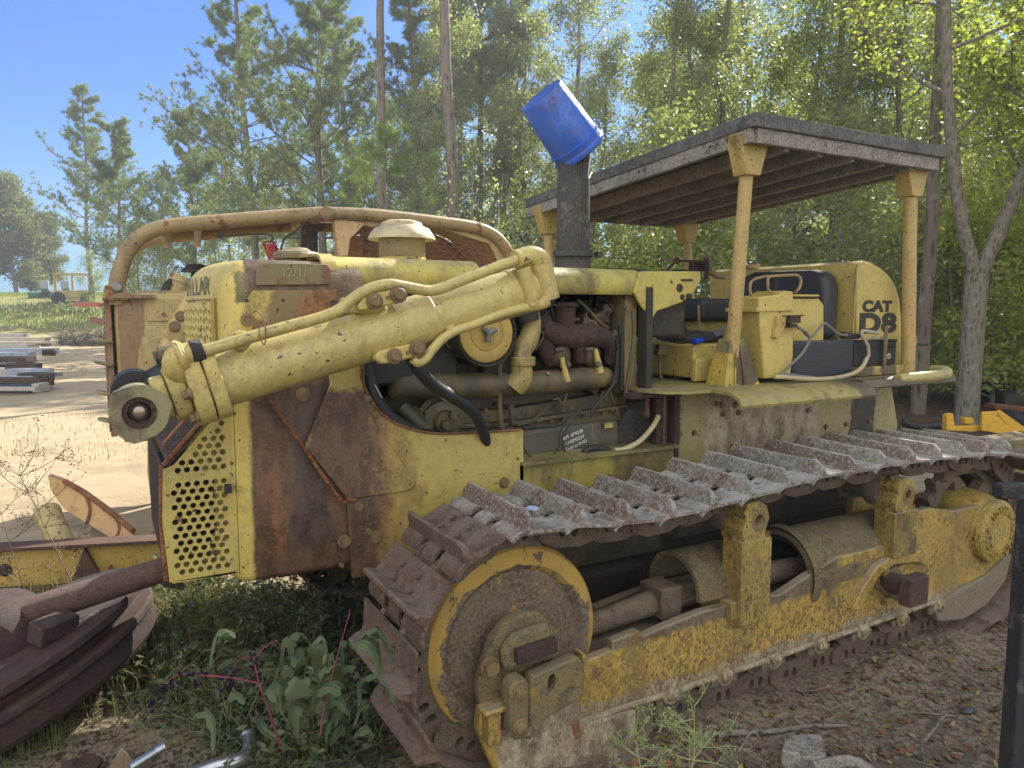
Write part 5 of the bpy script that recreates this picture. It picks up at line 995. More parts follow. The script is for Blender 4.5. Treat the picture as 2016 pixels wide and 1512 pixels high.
# hex wire screen
m = MB(); q0, q1 = at(700, 535, Y=Y2+.06), at(985, 448, Y=Y2+.06); hx, hz = .115, .052; nz = int((q1.z-q0.z)/hz)+2; nx = int((q1.x-q0.x)/hx)+2
for j in range(nz):
    z = q0.z+j*hz; zb = z
    for i in range(nx):
        x = q0.x+i*hx+(hx/2 if j % 2 else 0); top = q1.z+.03-(x-q0.x)*.045
        if z+hz > top or x > q1.x-.05+(-.05 if j > nz*.6 else .02): continue
        a = V((x-hx/2, Y2+.06, z)); b_ = V((x-hx/6, Y2+.06, z+hz*.42)); c_ = V((x+hx/6, Y2+.06, z+hz*.42)); d_ = V((x+hx/2, Y2+.06, z)); e_ = V((x+hx/2, Y2+.06, z-.0))
        m.tube([a, b_, c_, d_], .0045, 4, caps=False)
        a2 = V((x-hx/2, Y2+.06, z)); b2 = V((x-hx/6, Y2+.06, z-hz*.42)); c2_ = V((x+hx/6, Y2+.06, z-hz*.42)); m.tube([a2, b2, c2_, d_], .0045, 4, caps=False)
m.build('mesh_screen', Mt['rust'], D2, weld=False)
m = MB(); m.box((q0.x+.2, Y2+1.24, 1.9), (q1.x+.6, Y2+1.27, q1.z-.05)); m.box((q0.x-.2, Y2+1.2, 1.9), (q0.x-.1, Y2+1.3, q1.z)); m.build('far_panel', Mt['sheetp'] if 'sheetp' in Mt else Mt.setdefault('sheetp', paint('panel_paint', (.55,.33,.12), (.48,.27,.10), rust=.3, grime=.15, sc=1)), D2)
m = MB(); m.tube([at(730,520,Y=Y2+.8), at(735,455,Y=Y2+.8)], .04, 8); m.box(at(712,520,Y=Y2+.9), at(728,462,Y=Y2+.9)+V((0,.05,0))); m.build('cab_frame', Mt['tube'], D2)
# yellow precleaner pot, dark mushroom cap beside it
m = MB(); a = at(339, 590, Y=7.6); t = at(352, 555, Y=7.6); m.tube([a-(t-a)*.5, t], .085, 24); m.tube([t, t+(t-a).normalized()*.06], [.10, .085], 24); m.build('precleaner', Mt['y2'], D2, ang=40)
m = MB(); m.tube([at(348,548,Y=7.6), at(330,560,Y=7.55), at(322,590,Y=7.55)], [.03,.04,.045], 10); m.build('air_duct', Mt['grease'], D2)
m = MB(); q = at(388, 540, Y=7.9); m.lathe([(0,.10),(.05,.10),(.09,.085),(.14,.04),(.15,.02),(.13,.02),(.06,.03),(.03,-.3),(0,-.3)], q, (0,0,1), 28); m.build('rain_cap', Mt['black'], D2)
# red coiled air line and black lead at the canopy edge
m = MB(); P = []
for i in range(90): t = i/89; c = at(530, 478, Y=7.3).lerp(at(543, 512, Y=7.3), t); a = t*2*PI*6; P.append(c+V((.06*math.cos(a), .06*math.sin(a), .02*math.sin(a))))
m.tube(P, .009, 6); m.build('coiled_air_line', plain('red_hose', (.35,.02,.015), .35), D2)
m = MB(); m.tube([at(x,y,Y=7.3) for x,y in ((440,465),(462,463),(500,461),(535,464),(532,478))], .008, 6, sm=4); m.box(at(428,468,Y=7.3), at(440,457,Y=7.3)+V((0,.04,0))); m.tube([at(x,y,Y=7.3) for x,y in ((600,440),(575,460),(560,470),(552,500),(560,512))], .010, 6, sm=4); m.build('black_lead', Mt['grease'], D2)
# near running gear of the second machine, same make
def copy_part(src, off):
    c = src.copy(); COL.objects.link(c); c.parent = D2; c.location = V(src.location)+V(off); WL[c.name] = wl(D2)
    return c
off2 = V((X2-.44, Y2-3.05, ZO))-(wl(D2)-wl(DZ))
for o in [c for c in DZ.children]:
    base = o.name.split('.')[0]
    yb = (o.location.y if base == 'track_shoe' else (o.data.vertices[0].co.y if o.data else 0))
    if base in ('track_shoe', 'idler_wheel', 'sprocket', 'track_frame') and yb < 0:
        c = copy_part(o, off2)
        for ch in list(o.children):
            if base == 'track_shoe' or ch.name.split('.')[0] in ('nose_guard', 'recoil_housing', 'carrier_bracket'):
                k = ch.copy(); COL.objects.link(k); k.parent = c

# ================================================================ yard scrap
def world(px, depth, z=0.0):
    """point of the yard at a distance ahead of the lens and a sideways offset"""
    lat = (px-1008)/1450*depth; return V((.4872*depth+.8733*lat, .8733*depth-.4872*lat, z))
def thing(name, mb, mat, label, cat, group=None, **k):
    o = mb.build(name, mat, None, **k); return tag(o, label, cat, group)
# yellow steel beam with rusted flanges
BO = empty('steel_beam', world(150, 4.75), 'long yellow steel beam with rusty flanges lying on the sand at the far left', 'beam')
a, b_ = world(-90, 4.75), world(430, 5.05)
Mt['beam'] = paint('beam_paint', (.50, .34, .07), (.44, .30, .08), rust=.45, grime=.12, dust=.1, spots=1.2, sc=1.3)
Mt['beamrust'] = crust('beam_rust', (.07,.038,.027), (.11,.055,.032), (.04,.026,.022), 2)
def bar(p, q, w, z0, z1, nm, mat, par=None, bev=.004):
    p, q = V(p), V(q); t = (q-p).normalized(); s = V((t.y, -t.x, 0)).normalized()*w/2; m = MB()
    vs = [V((c.x, c.y, c.z+z)) for c in (p-s, p+s, q+s, q-s) for z in (z0, z1)]
    m.add(vs, [(0,2,4,6),(7,5,3,1),(0,1,3,2),(2,3,5,4),(4,5,7,6),(6,7,1,0)]); return m.build(nm, mat, par, bev=bev)
bar(a, b_, .03, .05, .31, 'web', Mt['beam'], BO); bar(a, b_, .16, .31, .335, 'flange', Mt['beamrust'], BO); bar(a, b_, .17, .02, .045, 'flange', Mt['beamrust'], BO)
t = (b_-a).normalized(); nn = V((t.y, -t.x, 0)); c0 = a.lerp(b_, .38)+nn*.02
m = MB(); m.add([c0+V((0,0,.045)), c0+t*.22+V((0,0,.045)), c0+t*.10+V((0,0,.30)), c0+nn*.05+V((0,0,.045)), c0+t*.22+nn*.05+V((0,0,.045)), c0+t*.10+nn*.03+V((0,0,.30))], [(0,1,2),(3,5,4),(0,3,4,1),(1,4,5,2),(2,5,3,0)]); m.build('gusset', Mt['beamrust'], BO)
m = MB(); q = a.lerp(b_, .13)+nn*.02+V((0,0,.17)); m.lathe([(0,.012),(.03,.012),(.045,0)], q, nn, 14); m.build('boss', Mt['rustcast'], BO)
# short yellow pipe
m = MB(); p, q = world(72, 5.5, .36), world(112, 5.15, .10); t = (q-p).normalized(); m.lathe([(.085,0),(.095,.0),(.095,.03),(.088,.04),(.088,(q-p).length+.15)], p, t, 24); m.lathe([(.085,0),(.082,.04),(.04,.06),(0,.06)], p, t, 24)
thing('pipe_stub', m, Mt['y2'], 'short thick yellow pipe standing aslant behind the yellow beam', 'pipe')
# curved cutting edge piece
CE = empty('blade_segment', world(170, 6.0, .1), 'curved orange yellow blade segment with ribs, lying behind the yellow beam', 'blade')
P = [world(82, 6.3, .34), world(105, 6.2, .20), world(150, 6.0, .13), world(200, 5.8, .06), world(238, 5.7, .02)]; Pt = [world(78, 6.3, .46), world(110, 6.25, .42), world(150, 6.2, .33), world(205, 6.0, .20), world(243, 5.8, .12)]
m = MB(); nP = len(P); off = V((.02, .10, 0)); m.add(P+Pt+[p+off for p in P]+[p+off for p in Pt], [(i, i+1, nP+i+1, nP+i) for i in range(nP-1)]+[(2*nP+i, 3*nP+i, 3*nP+i+1, 2*nP+i+1) for i in range(nP-1)]+[(nP+i, nP+i+1, 3*nP+i+1, 3*nP+i) for i in range(nP-1)]+[(i, 2*nP+i, 2*nP+i+1, i+1) for i in range(nP-1)]); m.build('plate', Mt['sheetp'], CE)
m = MB(); m.tube([p+V((0,-.02,.01)) for p in Pt[1:]], .022, 8, sm=3); m.build('edge_rail', Mt['rust'], CE)
m = MB()
for f in (.5, .78): i = f*(nP-1); k = int(i); p = P[k].lerp(P[k+1], i-k); q = Pt[k].lerp(Pt[k+1], i-k); m.mk().tube([p-V((0,.02,0)), (p+q)/2+V((.03,-.05,0)), q-V((0,.02,0))], .012, 6, sm=3)
m.build('rib', Mt['rust'], CE)
m = MB(); a0 = world(262, 5.45, .04); m.add([a0, world(300, 5.35, .04), world(352, 5.35, .06), world(352, 5.45, .33), world(305, 5.5, .31), world(280, 5.5, .20)]+[p+V((.02,.06,0)) for p in (a0, world(300, 5.35, .04), world(352, 5.35, .06), world(352, 5.45, .33), world(305, 5.5, .31), world(280, 5.5, .20))], [(0,1,2,3,4,5),(11,10,9,8,7,6)]+[(i,(i+1)%6,6+(i+1)%6,6+i) for i in range(6)])
thing('scrap_plate', m, Mt['rust'], 'rusty brown steel plate leaning behind the yellow beam next to the perforated cage', 'plate', bev=.006)
m = MB(); m.box((-.3,-.08,0), (.45,.02,.05)); m.v = [rotm('Z', -20)@p+world(290, 5.3, .0) for p in m.v]
thing('scrap_bar', m, Mt['sheetp'], 'flat orange painted bar at the foot of the rusty brown plate', 'bar', bev=.006)
def wp0(px, y, dd): return world(px, dd, 1.9-(y-610)/1450*dd)
# big rusted flanged wheel with a pipe on it
DC = world(-85, 3.45, .19); RW = empty('flanged_wheel', DC, 'big rusty flanged steel wheel lying tilted in the bottom left corner', 'wheel')
axw = (V((0,0,1))+V((-.8733, .4872, 0))*.38+V((.4872, .8733, 0))*-.10).normalized()
m = MB(); m.lathe([(0,.055),(.30,.055),(.60,.035),(.74,.025),(.77,.035),(.78,.025),(.78,-.005),(.74,-.02),(.72,-.035),(.72,-.055),(.78,-.065),(.79,-.08),(.79,-.10),(.77,-.12),(.76,-.20),(.73,-.23),(0,-.24)], DC, axw, 96); m.build('rim', Mt['drumrust'], RW, ang=30)
u = axw.cross(V((0,1,0))).normalized(); 
m = MB(); q = wp0(70, 1258, 3.25); m.box(q-V((.09,.05,.05)), q+V((.09,.05,.05))); m.v = [q+rotm('Z', 38)@(rotm('X', 12)@(p-q)) for p in m.v]; m.build('clamp_block', Mt['rustcast'], RW, bev=.008)
p0, p1 = world(8, 2.72, .66), world(312, 3.05, .80)
p0 = wp0(30, 1222, 3.35); p1 = wp0(308, 1132, 3.55)
m = MB(); m.tube([p0-(p1-p0)*.12, p0, p1], [.072,.070,.060], 32); PB = m.build('rusty_pipe', Mt['piperust'] if 'piperust' in Mt else Mt.setdefault('piperust', crust('pipe_rust', (.075,.042,.035), (.105,.058,.046), (.045,.028,.025), 2., .65, (.14,.085,.065), .5, spotc=(.15,.075,.045))), None, ang=30); tag(PB, 'rusty steel pipe lying aslant across the flanged wheel', 'pipe')
m = MB(); m.tube([p1, p1+(p1-p0).normalized()*.018], .066, 28); m.build('end_ring', Mt['rustcast'], PB)
m = MB(); q = p1+V((.02,-.05,-.07)); m.box(q-V((.05,.03,.012)), q+V((.05,.03,.012)), rotm('Y', 20)); m.jitter(.012, 20); m.build('flap', Mt['rustcast'], PB, bev=.004)
m = MB(); q = wp0(-30, 1270, 3.35); m.sph(q, .20, 28, (1,1,1.05)); PB2 = thing('ball_joint', m, Mt['drumrust'], 'rounded rusty casting at the left edge where the pipe ends', 'casting')
for i, (x0, y0, x1, y1) in enumerate(((108,1255,165,1222),(112,1262,185,1232),(128,1266,150,1238))):
    m = MB(); a_, b_ = wp0(x0, y0, 3.3), wp0(x1, y1, 3.4); m.tube([a_, b_], [.014,.008], 5); thing('wood_splinter', m, Mt['wood'], 'grey wood splinter on the rusty flanged wheel beside the pipe', 'splinter', 'wood splinters on the flanged wheel')
Mt['chrome2'] = plain('dull_chrome', (.48,.50,.53), .32, .9, .35)
# chrome pipes and a chunk of wood, bottom
m = MB(); m.tube([at(x, y, Z=.12) for x, y in ((360,1530),(420,1508),(462,1498),(484,1485),(492,1465),(488,1448))], .026, 16, sm=4); m.tube([at(489,1450,Z=.12), at(488,1445,Z=.125)], .032, 16); m.tube([at(448,1504,Z=.12), at(462,1498,Z=.12)], .030, 16)
thing('chrome_pipe', m, Mt['chrome2'], 'bent chrome pipe with an upturned end lying on the ground at the bottom edge', 'pipe')
m = MB(); m.tube([at(255,1512,Z=.1), at(322,1470,Z=.12)], .019, 12); m.tube([at(305,1480,Z=.115), at(322,1470,Z=.12)], .023, 12); thing('chrome_pipe', m, Mt['chrome2'], 'short straight chrome tube beside the split wood chunk', 'tube')
m = MB(); m.add([at(205,1520,Z=.0), at(285,1520,Z=.02), at(262,1475,Z=.10), at(238,1470,Z=.18), at(222,1505,Z=.05), at(275,1490,Z=.02)], [(0,1,3),(1,2,3),(0,3,4),(4,3,2),(2,1,5),(0,4,2,1)]); thing('wood_chunk', m, crust('split_wood', (.42,.34,.22), (.34,.26,.16), (.22,.15,.09), 5), 'pale split wood chunk on the ground at the bottom left', 'wood', bev=.008)
m = MB(); q = at(155, 1500, Z=.05); m.sph(q, .06, 12, (1.2,.8,.8)); m.jitter(.05, 12); thing('bark_piece', m, Mt['rustcast'], 'curled brown bark piece left of the split wood chunk', 'bark')
# black square tube frame at the right edge
KF = empty('gate_frame', world(1995, 2.25), 'black painted square tube steel frame standing upright at the right edge of the yard', 'frame')
m = MB(); q = world(2056, 2.3); m.box((q.x-.03, q.y-.03, 0), (q.x+.035, q.y+.035, 1.30)); m.v = [q+rotm('Z', -25)@(p-q) for p in m.v]; Mt['blk'] = crust('worn_black_paint', (.020,.020,.024), (.035,.033,.036), (.012,.012,.013), 3, .45, spotc=(.14,.12,.12)); m.build('post', Mt['blk'], KF, bev=.006)
m = MB(); m.box((q.x+.035, q.y-.028, 1.24), (q.x+.7, q.y+.03, 1.298)); m.v = [q+rotm('Z', -25)@(p-q) for p in m.v]; m.build('rail', Mt['blk'], KF, bev=.006)
m = MB(); q = world(1995, 2.6); m.box((q.x, q.y, 1.22), (q.x+.7, q.y+.06, 1.27)); m.v = [q+rotm('Z', -25)@(p-q) for p in m.v]; m.box((q.x+.5, q.y-.25, 0), (q.x+.55, q.y-.2, 1.25)); m.build('rear_rail', Mt['blk'], KF, bev=.006)
# blade of scrap behind the sprocket, right edge
m = MB(); q = at(1960, 885, Z=1.0); m.prism([(5.45,.45),(5.45,.84),(5.50,.90),(6.6,.90),(6.6,.45)], 3.0, 3.10, 'Y'); m.box((5.48,3.1,.87),(6.6,3.25,.90)); o = thing('ripper_plate', m, Mt['frame2'], 'dusty steel ripper box behind the track at the right edge', 'ripper', bev=.012)
# bright yellow bracket, right back
Mt['newyel'] = paint('fresh_yellow', (.70, .40, .02), (.62, .36, .03), rust=.05, grime=.05, dust=.15, spots=.5, streak=0)
d = 10.3; z_ = lambda y, dd=d: 1.9-(y-610)/1450*dd
def wp(px, y, dd=d): return world(px, dd, 1.9-(y-610)/1450*dd)
def slab(pts, dd, th, nm, mat, par=None, label=None, cat=None, bev=.01):
    P = [wp(x, y, dd) for x, y in pts]; n = len(P); s = V((.4872, .8733, 0))*th; m = MB(); m.add(P+[p+s for p in P], [tuple(range(n)), tuple(range(2*n-1, n-1, -1))]+[(i, (i+1) % n, n+(i+1) % n, n+i) for i in range(n)]); o = m.build(nm, mat, par, bev=bev); return tag(o, label, cat) if label else o
YB = empty('loader_frame', wp(1920, 862), 'bright yellow implement frame lying in front of the forked tree', 'implement')
slab([(1873,818),(1885,815),(1887,825),(1891,842),(1930,838),(1942,840),(1942,850),(1925,852),(1885,850),(1873,850)], d, .12, 'cross_frame', Mt['newyel'], YB)
slab([(1909,825),(1926,824),(1928,832),(1924,836),(1910,836)], d, .14, 'pad', Mt['newyel'], YB)
slab([(1943,812),(1970,811),(1975,820),(1998,843),(2040,860),(2040,872),(2005,862),(1960,852),(1943,850)], d-.1, .05, 'arm_plate', Mt['newyel'], YB)
slab([(1970,812),(1978,808),(2040,850),(2040,862),(1998,845)], d+.25, .05, 'arm_plate', Mt['newyel'], YB)
def corr(pts, dd, r, label):
    P = catmull([wp(x, y, dd) for x, y in pts], 40); m = MB(); m.tube(P, [r*(1+.06*math.sin(i*1.6)) for i in range(len(P))], 14); return thing('corrugated_pipe', m, Mt['rubber'], label, 'pipe', 'black corrugated pipes by the forked tree')
corr([(1978,828),(2000,826),(2040,835)], 11.2, .14, 'fat black corrugated pipe behind the bright yellow implement'); corr([(1785,832),(1820,842),(1862,838)], 11.5, .06, 'thin black corrugated pipe between the tank post and the forked tree')
slab([(1968,797),(2040,804),(2040,814),(1968,806)], 12.5, .3, 'rusty_channel', Mt['rust'], None, 'rust red channel iron lying behind the fat corrugated pipe', 'channel')
m = MB(); p = wp(1975, 782, 15); m.tube([p-V((.5,0,0)), p+V((.9,0,0))], .36, 24); thing('old_tank', m, Mt['grease'], 'dark round tank in the shade behind the forked tree', 'tank', bev=.02)
slab([(1985,765),(2040,762),(2040,800),(1995,800)], 16, .8, 'scrap_machine', Mt['engine'], None, 'dim olive machine hulk in the shade at the right edge', 'machine', bev=.04)
m = MB(); p = wp(1795, 782, 17); m.box(p-V((.9,.3,.35)), p+V((.9,.3,.35))); m.jitter(.06, 3); thing('scrap_box', m, Mt['engine'], 'dark scrap hulk under the trees behind the right rear roof post', 'scrap', bev=.05)
# stacks of steel and lumber, left middle distance
Mt['lum'] = crust('grey_lumber', (.34,.31,.27), (.44,.40,.34), (.2,.18,.15), 2); Mt['steelblue'] = crust('galv_steel', (.22,.25,.30), (.32,.35,.40), (.12,.13,.16), 2, .5)
def member(x0, y0, x1, y1, dd, h, w, mat, label, cat='beam', grp='steel and lumber stacked in the sandy yard'):
    a, b = wp(x0, y0, dd), wp(x1, y1, dd); a.z = b.z = max(a.z, h/2+.01); o = bar(a-V((0,0,0)), b, w, -h/2, h/2, 'lumber', mat, None, bev=.006); return tag(o, label, cat, grp)
k = [(-60,660,55,664,33,.16,.5,'lum','long pale plank at the back of the yard stack'),(-60,668,95,668,31,.14,.4,'lum','pale plank second from the back of the yard stack'),
 (-60,683,66,683,26,.22,.6,'lum','tan beam on the middle stack'),(-60,677,48,678,27,.16,.5,'lum','white topped beam behind the tan beam'),(-60,691,108,692,24,.20,.5,'steelblue','long grey steel beam of the middle stack'),
 (-60,699,62,699,23,.18,.4,'steelblue','blue grey beam under the long grey steel beam'),(-60,707,60,707,22.5,.16,.5,'rustcast','dark beam at the foot of the middle stack'),
 (14,722,75,720,21,.20,.3,'rustcast','short dark rusty block of the front stack'),(16,731,95,732,20,.16,.4,'steelblue','grey channel of the front stack'),(40,737,112,737,19.5,.10,.4,'black','black flat bar of the front stack'),
 (-60,752,90,753,17.5,.20,.5,'rustcast','dark trailer tongue with two rings in front of the stacks'),(-60,765,68,765,17.0,.16,.6,'black','black beam under the trailer tongue'),(68,768,82,768,17,.2,.4,'lum','pale block at the end of the black beam')]
for x0,y0,x1,y1,dd,h,w,mt,lb in k: member(x0,y0,x1,y1,dd,h,w,Mt[mt],lb)
rl = random.Random(4)
for i in range(16):
    y0 = 664+i*6.6+rl.uniform(-3, 3); dd = 1450*1.9/(y0-610)*.93; x1 = rl.uniform(20, 118); x0 = x1-rl.uniform(60, 200)
    member(x0, y0+rl.uniform(-2, 2), x1, y0+rl.uniform(-3, 4), dd, rl.uniform(.05, .14), rl.uniform(.08, .3), Mt[rl.choice(['lum', 'steelblue', 'rustcast', 'lum', 'wood', 'rust'])], 'thin loose board or bar lying among the steel and lumber stacks', 'board', 'loose boards and bars among the stacks')
m = MB(); 
for i in range(7): a_ = wp(84, 690+i*1.2, 23.6+.03*i); m.tube([a_, a_+V((.873,-.487,0))*.38], .05, 8)
thing('cylinder_bundle', m, Mt['grease'], 'dark bundle of short pipes at the right end of the middle stack', 'pipes', bev=0)
for x in (80, 91):
    m = MB(); m.lathe([(.06,-.04),(.13,-.04),(.13,.04),(.06,.04),(.06,-.04)], wp(x, 745, 17.4), (.4872,.8733,0), 18); thing('steel_ring', m, Mt['rustcast'], ('left' if x == 80 else 'right')+' one of two steel rings on the end of the trailer tongue', 'ring', 'rings on the trailer tongue')
# green tractors and the yellow frame on the rise
def wh(c, r, w, ax, par, mat, nm='wheel'):
    m = MB(); m.lathe([(0,-w/2),(r*.55,-w/2),(r*.6,-w*.6),(r,-w/2),(r,w/2),(r*.6,w*.6),(0,w/2)], c, ax, 20); return m.build(nm, mat, par)
GT = plain('tractor_green', (.03, .14, .045), .5)
for px, y0, lab, mir in ((84, 600, 'green tractor standing left on the grassy rise', 1), (125, 603, 'green tractor with a rounded bonnet beside the yellow cab frame', -1)):
    dd = 70; c = wp(px, 595, dd); c.z = c.z-.3; T = empty('tractor', c, lab, 'tractor')
    m = MB(); m.box(c+V((-.9,-.4,.6)), c+V((.3,.4,1.2))); m.box(c+V((.2,-.5,.8)), c+V((.9,.5,1.5))); m.build('body', GT, T, bev=.15, seg=3)
    m = MB(); m.box(c+V((.1,-.5,1.5)), c+V((.8,.5,2.3))); m.build('cab', Mt['steelblue'], T, bev=.05)
    for x, r in ((-.7,.35),(.6,.7)):
        for y in (-.7,.7): wh(c+V((x, y, r)), r, .35, (0,1,0), T, Mt['rubber'])
c = wp(150, 592, 66); c.z -= .3; T = empty('backhoe', c, 'yellow open cab frame machine beside the green tractor on the rise', 'backhoe')
m = MB(); m.box(c+V((-1.5,-.8,.4)), c+V((1.6,.8,1.2))); m.build('body', Mt['y2'], T, bev=.05)
m = MB(); [m.tube([c+V((x,y,1)), c+V((x,y,2.6))], .09, 6) for x in (-1.3,0,1.3) for y in (-.7,.7)]; m.box(c+V((-1.5,-.8,2.55)), c+V((1.5,.8,2.7))); m.build('cab_frame', Mt['y2'], T)
for x in (-1.1, 1.1): wh(c+V((x,-.85,.5)), .55, .4, (0,1,0), T, Mt['rubber'])
slab([(148,596),(190,595),(200,598),(198,604),(150,603)], 40, .5, 'red_beam', plain('red_primer', (.35,.10,.06), .7), None, 'rust red beam lying on top of the brush pile', 'beam')
slab([(180,624),(212,632),(212,642),(178,632)], 30, .3, 'red_channel', plain('red_primer_dull', (.22,.08,.06), .7), None, 'dull red channel at the foot of the brush pile', 'channel')
# ================================================================ ground
def sstep(x, a, b): t = np.clip((x-a)/(b-a), 0, 1); return t*t*(3-2*t)
def fbm(x, y, s, seed, oc=4):
    r = np.random.default_rng(seed); v = 0
    for o in range(oc):
        for _ in range(3):
            a = r.uniform(0, 2*PI); k = s*(1.9**o); v = v+np.sin((x*math.cos(a)+y*math.sin(a))*k+r.uniform(0, 7)+1.3*np.sin((x*math.sin(a)-y*math.cos(a))*k*.6+r.uniform(0, 7)))*.6**o
    return v/4
def ground_h(x, y):
    d = .4872*x+.8733*y; lat = .8733*x-.4872*y
    h = 3.0*sstep(d, 44, 78)+.5*sstep(-lat, 10, 40)*sstep(d, 30, 60)
    near = 1-sstep(d, 10, 25)
    rut = sstep(d, 5.5, 8)*(1-sstep(d, 40, 48)); h = h+fbm(x, y, .25, 3)*.05*(1-near*.6)+rut*(fbm(x*.35, y*1.6, 1.3, 31)*.045+fbm(x, y, 6.5, 33, 3)*.014)+fbm(x, y, 3.0, 5)*.018+fbm(x, y, 11, 9, 3)*.006*near
    tr = sstep(y, 2.02, 2.30)*(1-sstep(y, 2.85, 3.2))*sstep(x, 1.25, 1.9)*(1-sstep(x, 4.6, 5.1)); h = h*(1-tr)+tr*(.035+fbm(x, y, 5, 21)*.022+fbm(x, y, 17, 23, 2)*.008)
    return h
def spread(n, c, w, k):
    t = np.linspace(-1, 1, n); return c+w*np.sinh(k*t)/math.sinh(k)
gx = spread(520, 1.8, 320, 6.3); gy = spread(520, 2.2, 320, 6.3); X_, Y_ = np.meshgrid(gx, gy, indexing='ij'); Z_ = ground_h(X_, Y_)
def grid_mesh(name, X, Y, Z, mat):
    nx, ny = X.shape; co = np.stack([X, Y, Z], -1).reshape(-1, 3); i = np.arange(nx*ny).reshape(nx, ny)
    f = np.stack([i[:-1, :-1], i[1:, :-1], i[1:, 1:], i[:-1, 1:]], -1).reshape(-1, 4); return np_mesh(name, co, f, mat, True)
def np_mesh(name, co, f, mat, smooth=False, parent=None):
    k = f.shape[1]; me = bpy.data.meshes.new(name); me.vertices.add(len(co)); me.vertices.foreach_set('co', co.astype(np.float32).ravel())
    me.loops.add(f.size); me.loops.foreach_set('vertex_index', f.astype(np.int32).ravel()); me.polygons.add(len(f)); me.polygons.foreach_set('loop_start', np.arange(0, f.size, k, dtype=np.int32))
    if smooth: me.polygons.foreach_set('use_smooth', np.ones(len(f), bool))
    me.update(calc_edges=True); me.materials.append(mat); o = bpy.data.objects.new(name, me); COL.objects.link(o)
    if parent: o.parent = parent
    WL[o.name] = wl(parent).copy() if parent else V((0, 0, 0)); return o
n = N('ground_soil'); P = n.xyz(); dt = n.n('ShaderNodeVectorMath', operation='DOT_PRODUCT'); n.l(n.geo.outputs['Position'], dt.inputs[0]); dt.inputs[1].default_value = (.4872, .8733, 0); dep = dt.outputs['Value']
dl = n.n('ShaderNodeVectorMath', operation='DOT_PRODUCT'); n.l(n.geo.outputs['Position'], dl.inputs[0]); dl.inputs[1].default_value = (.8733, -.4872, 0); lat = dl.outputs['Value']
wob = n.noise(.35, 5, .6)
def wadd(v, a): o = n.n('ShaderNodeMath', operation='MULTIPLY_ADD'); n.l(wob, o.inputs[0]); o.inputs[1].default_value = a; n.l(v, o.inputs[2]); return o.outputs[0]
sand = n.mix(n.noise(1.2, 5), (.50, .405, .27), (.40, .315, .20)); sand = n.mix(n.ramp(n.noise(28, 5, .7), .52, .7, 0, .5), sand, (.26, .20, .13)); sand = n.mix(n.ramp(n.noise(.8, 6, .7), .52, .66, 0, .65), sand, (.28, .23, .14)); sand = n.mix(n.ramp(n.noise(2.6, 8, .75, (.5, 1.6, 1)), .50, .62, 0, .6), sand, (.33, .255, .16))
soil = n.mix(n.noise(5, 7, .7), (.29, .245, .175), (.42, .355, .25)); soil = n.mix(n.ramp(n.noise(38, 6, .75), .45, .58), soil, (.075, .055, .038)); soil = n.mix(n.ramp(n.noise(1.6, 6, .7), .5, .62, 0, .7), soil, (.10, .078, .055)); soil = n.mix(n.ramp(n.noise(14, 6, .75), .56, .64, 0, .8), soil, (.13, .075, .04)); soil = n.mix(n.ramp(n.noise(2.2, 6, .65), .55, .68, 0, .8), soil, (.40, .335, .23))
gr = n.mix(n.noise(1.5, 6, .7), (.20, .21, .055), (.32, .28, .10)); gr = n.mix(n.ramp(n.noise(.25, 4), .45, .6), gr, (.15, .20, .045))
duff = n.mix(n.noise(3, 7, .7), (.075, .05, .032), (.13, .085, .05))
f_s = n.ramp(wadd(dep, 1.2), 5.0, 5.9); c = n.mix(f_s, soil, sand)
f_g = n.ramp(wadd(dep, 14), 51, 56); c = n.mix(f_g, c, gr)
f_t = n.math('MULTIPLY', n.ramp(wadd(dep, 10), 44, 50), n.ramp(n.noise(.5, 6, .7), .35, .6)); c = n.mix(n.math('MULTIPLY', f_t, .6), c, (.38, .31, .15))
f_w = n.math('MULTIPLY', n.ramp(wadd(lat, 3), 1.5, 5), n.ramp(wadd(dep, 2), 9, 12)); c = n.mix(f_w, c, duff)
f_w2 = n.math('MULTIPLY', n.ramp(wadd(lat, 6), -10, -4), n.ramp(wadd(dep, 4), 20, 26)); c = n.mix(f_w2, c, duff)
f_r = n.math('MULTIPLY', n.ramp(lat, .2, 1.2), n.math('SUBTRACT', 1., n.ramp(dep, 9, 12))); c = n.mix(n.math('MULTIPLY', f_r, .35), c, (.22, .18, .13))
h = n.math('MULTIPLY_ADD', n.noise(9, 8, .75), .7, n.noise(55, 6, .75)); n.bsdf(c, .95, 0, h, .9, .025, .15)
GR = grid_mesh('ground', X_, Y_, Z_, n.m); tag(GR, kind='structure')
def gz(x, y): return float(ground_h(np.array([x]), np.array([y]))[0])

